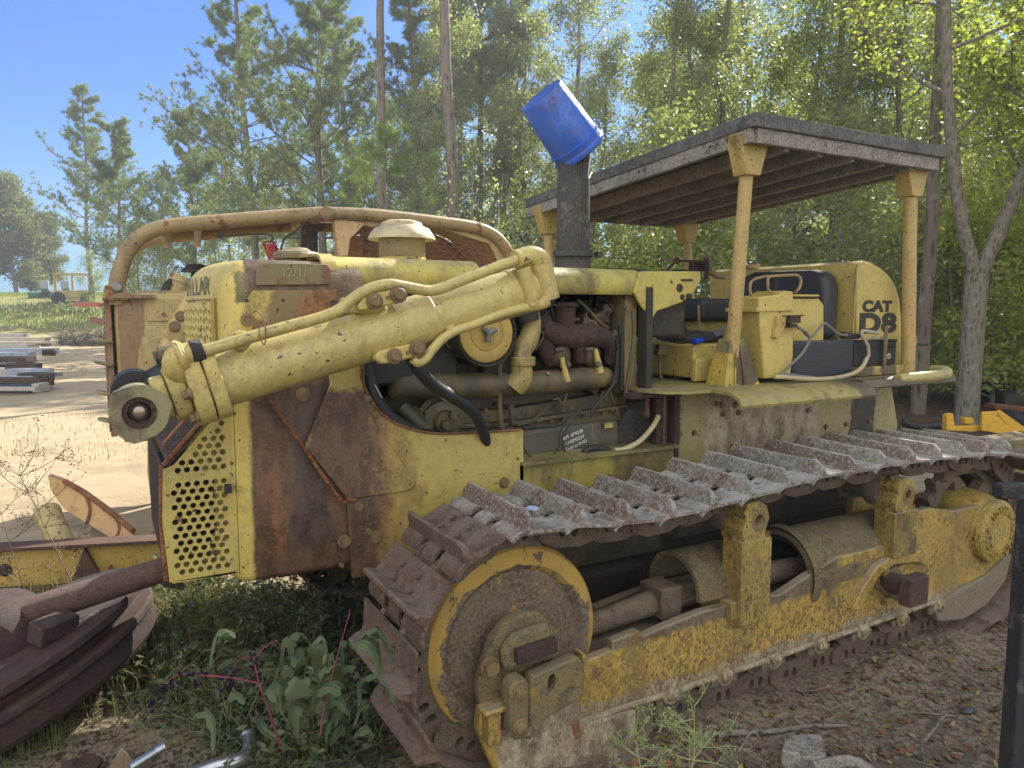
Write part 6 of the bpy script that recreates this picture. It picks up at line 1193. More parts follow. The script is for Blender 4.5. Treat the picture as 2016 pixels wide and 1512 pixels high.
# ================================================================ vegetation generators
def leaf_cloud(C, S, seed, flat=.0, asp=.55, fold=0):
    r = np.random.default_rng(seed); n = len(C); a = r.normal(size=(n, 3)); a[:, 2] = a[:, 2]*.6-.25; a /= np.linalg.norm(a, axis=1)[:, None]
    b = r.normal(size=(n, 3)); b[:, 2] *= 1-flat; b -= a*(a*b).sum(1)[:, None]; b /= np.linalg.norm(b, axis=1)[:, None]; S = S[:, None]
    V4 = np.stack([C-a*S*.5, C+b*S*asp*.5-a*S*.05, C+a*S*.5, C-b*S*asp*.5-a*S*.05], 1).reshape(-1, 3); f = np.arange(4*n).reshape(n, 4); return V4, f
def unit(v): return v/np.linalg.norm(v)
class Skel:
    def __init__(s): s.m = MB(); s.tips = []
    def branch(s, p, d, L, r, lvl, rg, nseg=5, up=.05, wob=.18, ends=None):
        pts = [V(p)]; d = V(d).normalized()
        for i in range(nseg):
            d = (d+V(rg.normal(size=3)*wob)+V((0, 0, up))).normalized(); pts.append(pts[-1]+d*(L/nseg))
        s.m.tube(pts, [r, r*.35], 8 if r > .08 else (5 if r > .02 else 3), caps=False); return pts
def make_hardwood(name, H, Rc, seed, nleaf, ls, tr, base=.3, nl=16, bk='bark_grey', lf='leaf_green', lean=(0, 0), clump=.55, fork=None):
    rg = np.random.default_rng(seed); root = bpy.data.objects.new(name, None); COL.objects.link(root); WL[root.name] = V((0, 0, 0)); S = Skel(); cl = []
    def limb(p, d, L, r):
        pts = S.branch(p, d, L, r, 1, rg, 6, .06, .16)
        for k in range(5):
            i = rg.integers(2, 6); q = pts[i]; dd = V(rg.normal(size=3)); dd = (dd.normalized()*.9+(pts[i]-pts[i-1]).normalized()*.8).normalized(); l2 = L*rg.uniform(.25, .5)
            t = S.branch(q, dd, l2, r*.4, 2, rg, 3, .03, .2)
            for e in t[1:]: cl.append((e, clump*rg.uniform(.5, 1.1)))
            for _ in range(2):
                dd2 = V(rg.normal(size=3)).normalized(); t2 = S.branch(t[2], dd2, l2*.5, r*.15, 3, rg, 2, -.02, .2); cl.append((t2[-1], clump*rg.uniform(.4, .9)))
        cl.append((pts[-1], clump))
    trunks = [((0, 0, -.1), (lean[0], lean[1], 1), H, tr)]
    if fork:
        zf, forks = fork; p0 = S.m and None; S.m.tube([(0,0,-.15),(0.0,0,.25),(.02,0,zf*.6),(0.03,0,zf)], [tr*1.35, tr*1.05, tr, tr*1.05], 14, caps=False); trunks = [((.03, 0, zf-.08), d, H-zf, tr*k) for d, k in forks]
    for p, d, L, r in trunks:
        tp = S.branch(p, d, L, r, 0, rg, 12, .10, .045)
        for k in range(nl//len(trunks)):
            t = base+(1-base)*(k+.5)/(nl//len(trunks)); i = min(11, int(t*12)); q = tp[i].lerp(tp[i+1], t*12-i)
            a = k*2.4+rg.uniform(-.5, .5); up = .25+.8*t; dd = V((math.cos(a), math.sin(a), up)); w = Rc*(1-.55*abs(t-.55)/.5)*rg.uniform(.7, 1.15); limb(q, dd, max(.5, w), r*.38*(1.15-t))
    o = S.m.build('trunk', Mt[bk], root, weld=False, ang=80)
    n = len(cl); w = np.array([c[1] for c in cl]); idx = rg.choice(n, nleaf, p=w/w.sum()); C = np.array([list(c[0]) for c in cl])[idx]+rg.normal(size=(nleaf, 3))*w[idx][:, None]*np.array([.55, .55, .42])
    C = C[C[:, 2] > .3]; Sz = ls*rg.uniform(.6, 1.3, len(C)); vv, f = leaf_cloud(C, Sz, seed+1); np_mesh('crown', vv, f, Mt[lf], parent=root); return root
def make_pine(name, H, Rc, seed, tr, base=.35, nw=15, bk='bark_pine', lf='needle', needle=.23, nn=36, dens=1.0, tw=.017):
    rg = np.random.default_rng(seed); root = bpy.data.objects.new(name, None); COL.objects.link(root); WL[root.name] = V((0, 0, 0)); S = Skel(); tips = []
    tp = S.branch((0, 0, -.1), (rg.uniform(-.03, .03), rg.uniform(-.03, .03), 1), H, tr, 0, rg, 14, .12, .03)
    for k in range(nw):
        t = base+(1-base)*((k+.3)/nw); 
        for b in range(int(rg.integers(3, 6))):
            a = rg.uniform(0, 2*PI); i = min(13, int(t*14)); q = tp[i].lerp(tp[i+1], t*14-i); s = (t-base)/(1-base)
            L = Rc*(.55+.6*math.sin(PI*min(1, s*1.1+.25)))*(1-s*.55)*rg.uniform(.55, 1.15); dd = V((math.cos(a), math.sin(a), .1+.55*s)); r0 = tr*.22*(1.1-s*.6)
            pts = S.branch(q, dd, L, r0, 1, rg, 7, .07, .13)
            for j in range(int(12*dens)+2):
                i2 = int(rg.integers(2, 8)); i2 = min(7, i2); d2 = (V(rg.normal(size=3)).normalized()*.8+(pts[i2]-pts[i2-1]).normalized()*.9+V((0, 0, .25))).normalized(); l2 = L*rg.uniform(.12, .34)
                t2 = S.branch(pts[i2], d2, l2, r0*.3, 2, rg, 3, .12, .18)
                tips.append((t2[-1], (t2[-1]-t2[-2]).normalized())); tips.append((t2[-1]+V(rg.normal(size=3))*.10, (d2+V(rg.normal(size=3))*.5).normalized())); tips.append((t2[1]+V(rg.normal(size=3))*.08, (d2+V(rg.normal(size=3))*.7).normalized()))
                if rg.random() < .75: tips.append((t2[-2]+V(rg.normal(size=3))*.06, (d2+V(rg.normal(size=3))*.7).normalized()))
                if rg.random() < .5: tips.append((t2[-1]+V(rg.normal(size=3))*.16, (d2+V(rg.normal(size=3))*.6).normalized()))
            tips.append((pts[-1], (pts[-1]-pts[-2]).normalized()))
    for _ in range(10): tips.append((tp[-1]+V(rg.normal(size=3))*.15, V((0, 0, 1))))
    S.m.build('trunk', Mt[bk], root, weld=False, ang=80)
    T = np.array([list(t[0]) for t in tips]); D = np.array([list(t[1]) for t in tips]); m = len(T); T = np.repeat(T, nn, 0); D = np.repeat(D, nn, 0); k = len(T)
    dirs = rg.normal(size=(k, 3)); dirs /= np.linalg.norm(dirs, axis=1)[:, None]; dirs = dirs*.85+D*.75; dirs /= np.linalg.norm(dirs, axis=1)[:, None]; L = needle*rg.uniform(.7, 1.25, k)[:, None]
    sd_ = rg.normal(size=(k, 3)); sd_ -= dirs*(sd_*dirs).sum(1)[:, None]; sd_ /= np.linalg.norm(sd_, axis=1)[:, None]; o0 = T-D*.10*rg.uniform(0, 1, k)[:, None]
    co = np.stack([o0-sd_*tw*.5, o0+sd_*tw*.5, o0+dirs*L], 1).reshape(-1, 3); np_mesh('crown', co, np.arange(3*k).reshape(k, 3), Mt[lf], parent=root); return root

Mt['bark_grey'] = bark('bark_grey', (.055, .045, .038), (.17, .15, .125), 1.4); Mt['bark_lichen'] = bark('bark_lichen', (.07, .062, .048), (.19, .175, .135), 3.5); Mt['bark_pine'] = bark('bark_pine', (.048, .040, .032), (.16, .135, .108), 1.3)
Mt['leaf_green'] = leafmat('leaf_green', (.13, .16, .085), (.32, .335, .18), .52, .38, .4, .5); Mt['leaf_bright'] = leafmat('leaf_bright', (.16, .205, .065), (.36, .38, .125), .54, .45, .5, .4); Mt['leaf_dark'] = leafmat('leaf_dark', (.095, .125, .075), (.255, .27, .155), .52, .35, .5, .5)
Mt['leaf_olive'] = leafmat('leaf_olive', (.10, .125, .045), (.20, .20, .07), .4, .5, .25, .3)
Mt['needle'] = leafmat('needle', (.11, .165, .075), (.22, .26, .10), .35, .45, .4, .4); Mt['needle_light'] = leafmat('needle_light', (.12, .19, .05), (.20, .26, .07), .40, .45, .4, .4)

protos = {}
protos['h1'] = make_hardwood('hardwood_tree', 15, 2.9, 11, 17000, .125, .15, .22, 20)
protos['h2'] = make_hardwood('hardwood_tree', 13, 3.2, 12, 17000, .13, .17, .28, 18, lf='leaf_bright')
protos['h3'] = make_hardwood('hardwood_tree', 11, 2.2, 13, 12000, .12, .10, .12, 18, lf='leaf_green', clump=.5)
protos['h4'] = make_hardwood('hardwood_tree', 16, 3.4, 14, 18000, .125, .16, .35, 18, lf='leaf_dark', lean=(.08, .03))
protos['far'] = make_hardwood('hardwood_tree', 12, 4.6, 15, 26000, .34, .25, .10, 26, lf='leaf_olive', clump=1.1)
protos['bush'] = make_hardwood('shrub', 3.2, 1.6, 16, 6500, .095, .04, .05, 14, lf='leaf_bright', clump=.45)
protos['bush2'] = make_hardwood('shrub', 4.5, 1.5, 17, 7000, .09, .05, .05, 16, lf='leaf_green', clump=.4)
protos['p1'] = make_pine('pine_tree', 17, 3.9, 21, .18, .34, 15); protos['p2'] = make_pine('pine_tree', 14, 4.4, 22, .17, .28, 15, dens=1.1); protos['p3'] = make_pine('pine_tree', 20, 4.6, 23, .22, .26, 18, dens=1.0)
protos['p4'] = make_pine('pine_tree', 19, 2.9, 24, .19, .62, 10, dens=1.0)
used = {}
FG = 'trees of the forest behind the bulldozers'
def plant(kind, px, depth, s=1., rot=0., label=None, cat='tree', group=None, zoff=0, xy=None):
    p = world(px, depth) if xy is None else V((*xy, 0)); o = protos[kind]
    if kind in used: o = copy_tree(o)
    used[kind] = 1; p.z = gz(p.x, p.y)+zoff; o.location = p; o.scale = (s, s, s); o.rotation_euler = (0, 0, rot)
    return tag(o, label, cat, group)
# ---- left: round hardwoods and open grown pines against the sky
plant('far', 40, 88, 1.0, .3, 'broad round crowned tree at the left edge on the grassy rise', group='round trees on the rise')
plant('far', -70, 84, 1.05, 2.1, 'round tree cut by the left edge of the photo', group='round trees on the rise'); plant('far', 95, 92, .72, 4.0, 'lower right shoulder tree of the round group', group='round trees on the rise')
plant('p1', 190, 66, 1.10, .4, 'tallest of the two pines left of the canopy frame, pointed dark top', group='pines on the left'); plant('p2', 243, 56, 1.02, 1.9, 'rounder pine beside the pointed one, left of the canopy frame', group='pines on the left')
plant('p2', 385, 48, 1.0, 3.6, 'thin pine with one sweeping limb above the canopy frame', group='pines on the left'); plant('p3', 515, 42, 1.08, 5.0, 'big open crowned pine against the blue sky', group='pines on the left')
plant('p1', 455, 62, .9, 2.8, 'small pine seen between the thin pine and the big open crowned pine', group='pines on the left'); plant('p1', 330, 70, .62, 4.1, 'low pine beyond the canopy frame', group='pines on the left')
# ---- pines at the forest edge
plant('p4', 755, 27, 1.15, 1.0, 'tall pine with straight red brown trunk above the rain cap', group='pines at the forest edge'); plant('p4', 885, 24, 1.2, 2.7, 'thick dark pine trunk left of the blue pail', group='pines at the forest edge')
plant('p3', 640, 34, .95, .6, 'leafy pine filling the gap left of the straight trunk', group='pines at the forest edge'); plant('p4', 905, 38, 1.0, .3, 'slim pine just right of the thick dark trunk', group='pines at the forest edge'); plant('p3', 700, 40, 1.0, 4.4, 'hazy pine behind the straight trunk', group='pines at the forest edge')
plant('p4', 948, 33, 1.0, 4.9, 'slim pine midway between thick dark trunk and blue pail', group='pines at the forest edge'); plant('p3', 820, 30, .78, 3.3, 'young light green pine between the two trunks', group='pines at the forest edge'); plant('p3', 985, 33, .9, 1.2, 'long needled pine behind the blue pail', group='pines at the forest edge')
plant('p4', 1814, 13.5, .72, .9, 'dark pine trunk right behind the rear roof post', group='pines at the forest edge')
protos['pl'] = make_pine('pine_tree', 7.0, 2.6, 31, .07, .58, 5, lf='needle_light', needle=.26, nn=22, dens=.25, tw=.013); plant('pl', 745, 22, 1.0, 0, 'young pine top with bright green tufts in front of the straight trunk')
# ---- the forked tree in front, right
fk = make_hardwood('forked_tree', 11.5, 3.6, 41, 17000, .085, .17, .22, 22, bk='bark_lichen', lf='leaf_bright', fork=(2.5, [((-.30, .16, 1), .66), ((.42, -.22, 1), .72)]), clump=.45); protos['fk'] = fk
plant('fk', 1912, 12.0, 1., .0, 'grey lichened tree forking into two leaning trunks at the right')
plant('h2', 2130, 11.5, .9, 1.3, 'bright leaved tree at the right edge beside the forked tree', group=FG)
# ---- forest
RL = 'leafy hardwood in the dense forest wall behind the bulldozers'
rf = np.random.default_rng(77); L_ = []
for px in np.arange(850, 2300, 76):
    for row, (d0, d1) in enumerate(((19, 24), (26, 33), (36, 44))):
        L_.append((px+rf.uniform(-28, 28)+row*20, rf.uniform(d0, d1), row))
for px, d, row in L_:
    kd = ['h1', 'h3', 'h4', 'h2', 'h1'][rf.integers(0, 5)]
    if px < 1270 and row == 0: continue
    plant(kd, px, d, rf.uniform(.78, 1.05)*(1 if row else .92), rf.uniform(0, 6.3), RL, group=FG)
for px, d, s in ((440,46,.55),(500,44,.62),(560,42,.70),(610,38,.66),(660,40,.72),(720,36,.74),(780,38,.85),(835,35,.8),(405,52,.45),(590,50,.8),(690,50,.95)): plant('h1' if px % 3 else 'h3', px, d, s, px, 'low leafy hardwood at the left end of the forest, above the rusty canopy', group='low hardwoods at the left end of the forest')
for px, d, s, rr_ in ((285,44,1.1,0),(320,46,1.0,1),(262,50,.9,2),(180,60,.8,3)): plant('bush2', px, d, s*1.25, rr_, 'vine wrapped leafy column standing beyond the rusty canopy', 'shrub', 'leafy columns beyond the rusty canopy')
for i, px in enumerate(np.arange(900, 2200, 82)): plant(['bush', 'bush2'][i % 2], px+rf.uniform(-20, 20), rf.uniform(14.5, 21), rf.uniform(.7, 1.25), rf.uniform(0, 6.3), 'leafy undergrowth shrub at the foot of the forest behind the bulldozers', 'shrub', 'undergrowth shrubs along the forest foot')
for i, px in enumerate((1890, 1960, 2010, 2050)): plant('bush', px, 14.2+i*.4, 1.15, i*1.7, ['yellow green bush just left of the forked trunk', 'yellow green bush between the forked trunk and the scrap', 'yellow green bush above the rust red channel', 'yellow green bush cut by the right edge of the photo'][i], 'shrub')
# trees standing beyond the right edge of the photo, shading the yard
for i, (x, y, k, s) in enumerate(((13.5, 3.0, 'h1', .9), (16, -1.5, 'h4', 1), (8.5, -4.0, 'h1', .8), (13, -6, 'h2', 1.))): plant(k, 0, 0, s, i*1.3, 'leafy hardwood standing beyond the right edge of the yard', xy=(x, y), group=FG)
for k, o in list(protos.items()):
    if k not in used: 
        for ch in list(o.children): bpy.data.objects.remove(ch)
        bpy.data.objects.remove(o)
# distant forest mass
rg = np.random.default_rng(5); nC = 900; C = []; mt = MB()
for i in range(150):
    px = rg.uniform(420, 2600); d = rg.uniform(46, 75); p = world(px, d); p.z = gz(p.x, p.y); H = rg.uniform(8, 13)*(.62 if px < 760 else 1)
    mt.tube([p, p+V((rg.uniform(-.5,.5), rg.uniform(-.5,.5), H*.8))], [.13, .05], 5, caps=False)
    for j in range(26): C.append(p+V((rg.normal()*1.6, rg.normal()*1.6, rg.uniform(.05, 1)*H)))
C = np.array([list(c) for c in C]); C = np.repeat(C, 22, 0)+rg.normal(size=(len(C)*22, 3))*np.array([.8, .8, .7]); vv, f = leaf_cloud(C, .26*rg.uniform(.6, 1.3, len(C)), 8)
o = np_mesh('distant_forest', vv, f, Mt['leaf_dark']); tag(o, kind='stuff'); o2 = mt.build('distant_trunks', Mt['bark_grey'], None, weld=False); o2.parent = o; tag(o2, kind='stuff')
# understory twigs and saplings mass
C = []; mt = MB()
for i in range(260):
    px = rg.uniform(860, 2300); d = rg.uniform(15, 40); p = world(px, d); p.z = gz(p.x, p.y); h_ = rg.uniform(1.5, 5.5); q = p+V((rg.uniform(-.6,.6), rg.uniform(-.6,.6), h_)); mt.tube([p, p.lerp(q, .5)+V((rg.uniform(-.1,.1), 0, 0)), q], [.025, .01], 4, caps=False)
    for j in range(9): C.append(p.lerp(q, rg.uniform(.2, 1))+V(rg.normal(size=3)*.35))
C = np.array([list(c) for c in C]); C = np.repeat(C, 16, 0)+rg.normal(size=(len(C)*16, 3))*.28; vv, f = leaf_cloud(C, .09*rg.uniform(.6, 1.3, len(C)), 9)
o = np_mesh('understory', vv, f, Mt['leaf_green']); tag(o, kind='stuff'); o2 = mt.build('understory_stems', Mt['bark_grey'], None, weld=False); o2.parent = o; tag(o2, kind='stuff')

# ================================================================ ground cover
def scatter(n, fx, fy): return fx(n), fy(n)
def blades(P, L, wd, seed, droop=.5):
    r = np.random.default_rng(seed); n = len(P); a = r.uniform(0, 2*PI, n); dr = np.stack([np.cos(a), np.sin(a), np.zeros(n)], 1); sd_ = np.stack([-np.sin(a), np.cos(a), np.zeros(n)], 1); L = L[:, None]; k = r.uniform(.15, 1, n)[:, None]*droop
    p1 = P+np.array([0, 0, 1])*L*.5+dr*L*k*.25; p2 = P+np.array([0, 0, 1])*L*(.95-k*.45)+dr*L*k*.9; w = wd*r.uniform(.6, 1.3, n)[:, None]
    co = np.stack([P-sd_*w, P+sd_*w, p1-sd_*w*.8, p1+sd_*w*.8, p2], 1); b = np.arange(n)[:, None]*5; f = np.concatenate([b+np.array([[0, 1, 3]]), b+np.array([[0, 3, 2]]), b+np.array([[2, 3, 4]])], 0); return co.reshape(-1, 3), f
Mt['grassm'] = leafmat('grass_blade', (.07, .12, .03), (.17, .20, .06), .35, .5, 2., .3); Mt['drygrass'] = leafmat('dry_grass', (.28, .22, .10), (.20, .17, .09), .3, .7, 1, .2)
def grass(nm, n, cfun, L, wd, seed, mat, droop=.6):
    r = np.random.default_rng(seed); x, y = cfun(r, n); P = np.stack([x, y, ground_h(x, y)-.005], 1); co, f = blades(P, L*r.uniform(.4, 1.25, n), wd, seed, droop); o = np_mesh(nm, co, f, Mt[mat]); tag(o, kind='stuff'); return o
def clumps(cs, sp): 
    def g(r, n): c = np.array(cs)[r.integers(0, len(cs), n)]; s = np.array(sp) if np.ndim(sp) else sp; return c[:, 0]+r.normal(size=n)*s, c[:, 1]+r.normal(size=n)*s
    return g
def gpt(px, y, z=0): p = at(px, y, Z=z); return (p.x, p.y)
cl = [gpt(x, y) for x, y in ((330,1190),(300,1240),(360,1230),(340,1290),(400,1260),(310,1330),(430,1215),(380,1340),(500,1230),(620,1200),(690,1190),(560,1250),(460,1290))]
grass('grass', 3600, clumps(cl, .12), .17, .003, 1, 'grassm', 1.0); grass('grass', 1800, clumps([gpt(x, y) for x, y in ((20,1190),(90,1185),(140,1190),(200,1180),(250,1175),(60,1200),(10,1460),(60,1470),(470,1400),(640,1470),(560,1440))], .12), .13, .0022, 2, 'grassm')
grass('weed_stems', 2600, clumps(cl+[gpt(x, y) for x, y in ((120,1180),(220,1170),(600,1300),(520,1350),(450,1380),(380,1300))], .18), .30, .0018, 3, 'drygrass', 1.0)
def field(r, n): d = r.uniform(48, 88, n); px = r.uniform(-300, 520, n); lat = (px-1008)/1450*d; return .4872*d+.8733*lat, .8733*d-.4872*lat
grass('meadow_grass', 26000, field, .35, .03, 4, 'grassm'); 
def field2(r, n): d = r.uniform(7, 46, n)**1.0; px = r.uniform(-400, 700, n); lat = (px-1008)/1450*d; x, y = .4872*d+.8733*lat, .8733*d-.4872*lat; k = fbm(x, y, .5, 12) > .18; return x[k], y[k]
r = np.random.default_rng(6); x, y = field2(r, 16000); P = np.stack([x, y, ground_h(x, y)-.005], 1); co, f = blades(P, .10*r.uniform(.4, 1.4, len(x)), .004, 6, .9); tag(np_mesh('sparse_grass', co, f, Mt['drygrass']), kind='stuff')
# leaf litter
n = N('litter'); ri = n.geo.outputs['Random Per Island']; cr = n.n('ShaderNodeValToRGB'); n.l(ri, cr.inputs[0]); e = cr.color_ramp.elements; e[0].color = (.06,.035,.02,1); e[1].color = (.26,.20,.12,1); e[0].position = 0
for p_, c_ in ((.3,(.12,.06,.03)),(.5,(.19,.085,.035)),(.62,(.10,.07,.045)),(.82,(.24,.18,.05)),(.9,(.08,.08,.035))): q_ = e.new(p_); q_.color = (*c_, 1)
n.bsdf(cr.outputs[0], .65, 0, n.noise(90, 3), .3, .003); Mt['litter'] = n.m
def litter(nm, x, y, s, seed):
    r = np.random.default_rng(seed); n = len(x); z = ground_h(x, y)+r.uniform(.002, .018, n); C = np.stack([x, y, z], 1); a = r.normal(size=(n, 3)); a[:, 2] *= .22; a /= np.linalg.norm(a, axis=1)[:, None]; up = r.normal(size=(n, 3))*.3+np.array([0, 0, 1]); b = np.cross(up, a); b /= np.linalg.norm(b, axis=1)[:, None]; nn_ = np.cross(a, b); S = (s*r.uniform(.5, 1.3, n))[:, None]; w = S*r.uniform(.35, .6, n)[:, None]
    cu = nn_*S*r.uniform(-.12, .22, n)[:, None]; co = np.stack([C-a*S*.5+cu, C-a*S*.15+b*w*.5, C+a*S*.2+b*w*.42, C+a*S*.5+cu, C+a*S*.2-b*w*.42+cu*.3, C-a*S*.15-b*w*.5], 1).reshape(-1, 3); i = np.arange(n)[:, None]*6; return tag(np_mesh(nm, co, i+np.arange(6)[None, :], Mt['litter']), kind='stuff')
r = np.random.default_rng(31); n_ = 12000; x = r.uniform(1.2, 8.5, n_); y = r.uniform(-.6, 2.35, n_); k = (fbm(x, y, 2.2, 8) > r.uniform(-.45, .35, n_)); litter('leaf_litter', x[k], y[k], .043, 32)
x = r.uniform(-1.6, 1.2, 1100); y = r.uniform(1.0, 3.2, 1100); litter('leaf_litter', x, y, .045, 33)
x = r.uniform(9, 26, 9000); y = r.uniform(-2, 18, 9000); litter('leaf_litter', x, y, .07, 34)
mt = MB(); 
for i in range(420):
    x, y = r.uniform(1.0, 7.5), r.uniform(.1, 2.3)
    if i > 260: x, y = r.uniform(-1.5, 1.2), r.uniform(1.1, 3.2)
    a = r.uniform(0, PI); L = r.uniform(.05, .28); z = gz(x, y)+.006; p = V((x, y, z)); d = V((math.cos(a), math.sin(a), r.uniform(-.02, .12))); mt.tube([p, p+d*L*.5+V((0, 0, .006)), p+d*L+V((r.uniform(-.03,.03), 0, 0))], [.0035, .0015], 4, caps=False)
tag(mt.build('twigs', Mt['bark_grey'], None, weld=False), kind='stuff')
s_ = [on_path(v) for v in np.linspace(.1, 3.1, 400)]; x = []; y = []; z = []
for i in range(170): p = s_[int(r.integers(0, 400))]; x.append(p.x); y.append(2.55+r.uniform(-.25, .25)); z.append(p.z+.074)
o = litter('track_litter', np.array(x), np.array(y), .03, 35); mv = o.data.vertices; gz0 = ground_h(np.array(x), np.array(y))
for i in range(len(x)):
    for k in range(6): mv[i*6+k].co.z += z[i]-gz0[i]-.006
# pebbles and clods of sand by the track
mt = MB()
for i in range(260):
    x = r.uniform(1.2, 6.5); y = r.uniform(1.6, 2.4); s = r.uniform(.006, .02); mt.sph((x, y, gz(x, y)+s*.3), s, 6, (1, 1, .6))
tag(mt.build('sand_clods', Mt['mud'], None, weld=False), kind='stuff')
# fallen sticks and stump
def stick(pts, rad, label, mat='bark_lichen'):
    m = MB(); m.tube([at(x, y, Z=z) for x, y, z in pts], rad, 8, sm=4); m.jitter(.004, 25); o = m.build('fallen_branch', Mt[mat], None, ang=60); return tag(o, label, 'branch')
stick([(1395,1452,.03),(1440,1443,.05),(1520,1440,.03),(1590,1430,.02),(1665,1428,.03)], [.016,.012,.008], 'long pale bent branch lying on the leaf litter in front of the track')
stick([(1500,1340,.02),(1560,1330,.03),(1640,1322,.02)], [.004,.003], 'thin grey twig lying below the track rollers')
stick([(1455,1480,.02),(1480,1440,.10),(1498,1455,.06)], [.006,.003], 'small lichen crusted twig beside the pale branch')
stick([(1820,1460,.02),(1850,1420,.02),(1866,1400,.03)], [.008,.005], 'short pale twig in the sunny litter at the right')
m = MB(); q = at(1585, 1500, Z=.0); out = [(q.x+.10*(1+.25*math.sin(3*a)+.1*math.sin(7*a))*math.cos(a), q.y+.075*(1+.2*math.cos(4*a))*math.sin(a)) for a in np.linspace(0, 2*PI, 24, endpoint=False)]; m.prism(out, -.02, .07, 'Z'); m.jitter(.02, 14)
thing('stump', m, Mt['wood'], 'small weathered grey stump at the bottom edge beside the mossy patch', 'stump', bev=.01)
m = MB(); m.tube([at(1600,1512,Z=.04), at(1670,1500,Z=.05), at(1730,1525,Z=.05)], [.03,.022], 8, sm=3); m.jitter(.008, 20); thing('fallen_branch', m, Mt['wood'], 'weathered grey root end beside the stump at the bottom edge', 'branch')
m = MB(); q = at(1905, 1398, Z=.02); m.sph(q, .03, 8, (1.2,.8,.4)); thing('plastic_scrap', m, Mt['ribbed'], 'small blue grey plastic scrap on the litter left of the black frame', 'scrap')
# small litter on the track shoes
m = MB()
for x, y in ((1048,1001),(1300,992),(1000,1335+0)): m.box(at(x, y, Y=2.45)-V((.014,.02,.003)), at(x, y, Y=2.45)+V((.014,.02,.006)), rotm('Z', 30))
thing('paper_bits', m, plain('pale_blue_bit', (.45,.55,.72), .6), 'pale blue bits of trash lying on the upper track shoes', 'trash')
# ---- weeds
Mt['dead'] = plain('dead_weed', (.11, .075, .045), .8); Mt['magenta'] = plain('magenta_stem', (.14, .018, .04), .5); Mt['berry'] = plain('dark_berry', (.012, .004, .014), .25); Mt['pokeleaf'] = leafmat('poke_leaf', (.05, .075, .038), (.11, .135, .07), .2, .65, 3, .2); Mt['palefern'] = leafmat('pale_fern', (.26, .32, .12), (.36, .40, .18), .3, .5, 3, .3)
def weed(name, base, H, seed, mat, label, spread_=.7, nb=14, leafy=None, lean=(0, 0, 1), lsz=.02, nleaf=10):
    rg = np.random.default_rng(seed); root = empty(name, base, label, 'weed'); S = MB(); C = []
    main = [V(base)]
    d = V(lean)
    for i in range(8): d = (d+V(rg.normal(size=3)*.08)+V((0, 0, .04))).normalized(); main.append(main[-1]+d*H/8)
    S.tube(main, [.005, .0015], 5, caps=False)
    for b in range(nb):
        i = int(rg.integers(2, 9)); i = min(i, 8); a = rg.uniform(0, 2*PI); d = V((math.cos(a), math.sin(a), rg.uniform(.2, .9))).normalized(); L = H*spread_*rg.uniform(.25, .55); p = [main[i]]
        for k in range(5): d = (d+V(rg.normal(size=3)*.15)).normalized(); p.append(p[-1]+d*L/5)
        S.tube(p, [.0025, .0008], 4, caps=False)
        for k in range(4):
            q = p[int(rg.integers(2, 6))]; e = [q]; dd = (d+V(rg.normal(size=3)*.6)).normalized()
            for _ in range(3): dd = (dd+V(rg.normal(size=3)*.25)).normalized(); e.append(e[-1]+dd*L*.12)
            S.tube(e, [.0014, .0006], 3, caps=False); C += [list(e[-1]), list(e[2]), list(e[1])]
    S.build('stem', Mt[mat], root, weld=False)
    C = np.array(C); C = np.repeat(C, nleaf, 0)+rg.normal(size=(len(C)*nleaf, 3))*H*.018; vv, f = leaf_cloud(C-np.array(list(base)), lsz*rg.uniform(.5, 1.3, len(C)), seed, asp=.3); np_mesh('foliage', vv, f, Mt[leafy or mat], parent=root); return root
weed('dead_weed', V((*gpt(168, 1205), 0)), .95, 1, 'dead', 'tall dry brown weed with wispy branches at the left, in front of the yellow beam', .8, 16, lean=(-.35, .2, 1), lsz=.022, nleaf=4)
weed('dead_weed', V((*gpt(60, 1230), 0)), .7, 2, 'dead', 'shorter dry weed left of the tall one, above the flanged wheel', .8, 10, lsz=.02, nleaf=3)
for i, (x, y, h_, l) in enumerate(((1345,1600,.42,'pale feathery weed at the bottom edge in front of the front track guard'),(1275,1590,.30,'lower pale feathery weed just left of the taller one'))):
    weed('feathery_weed', V((*gpt(x, y), 0)), h_, 5+i, 'palefern', l, 1.0, 16, 'palefern', (-.15 if i else .2, 0, 1), .013, 6)
weed('green_weed', V((*gpt(660, 1500), 0)), .42, 8, 'grassm', 'low leafy green weed growing against the front of the track', .9, 18, 'pokeleaf', (.0, 0, 1), .045, 3)
weed('green_weed', V((*gpt(590, 1290), 0)), .40, 9, 'grassm', 'tangled green weed under the radiator guard corner', 1.1, 18, 'pokeleaf', (0, 0, 1), .03, 4)
weed('green_weed', V((*gpt(440, 1310), 0)), .38, 10, 'drygrass', 'dry tangled weed below the perforated cage', 1.1, 18, 'grassm', (0, 0, 1), .022, 4)
# pokeweed
PW = empty('pokeweed', V((*gpt(540, 1500), 0)), 'pokeweed with magenta stems, dark berries and broad green leaves in front of the track', 'weed')
def magenta(pts, r_=.006): m = MB(); m.tube([at(x, y, Y=yy) for x, y, yy in pts], [r_*.55, r_*.25], 7, sm=4); m.build('stem', Mt['magenta'], PW)
magenta([(552,1470,1.85),(530,1400,1.85),(510,1345,1.88),(500,1300,1.9),(497,1283,1.92)]); magenta([(508,1345,1.88),(460,1335,1.9),(400,1330,1.92),(355,1328,1.95),(330,1340,1.95)], .005); magenta([(500,1300,1.9),(520,1275,1.92),(545,1262,1.93),(556,1285,1.93)], .004); magenta([(500,1290,1.9),(470,1300,1.9),(455,1320,1.9)], .0035)
magenta([(630,1450,1.85),(640,1380,1.88),(665,1290,1.95),(690,1200,2.0)], .0045)
rg = np.random.default_rng(55)
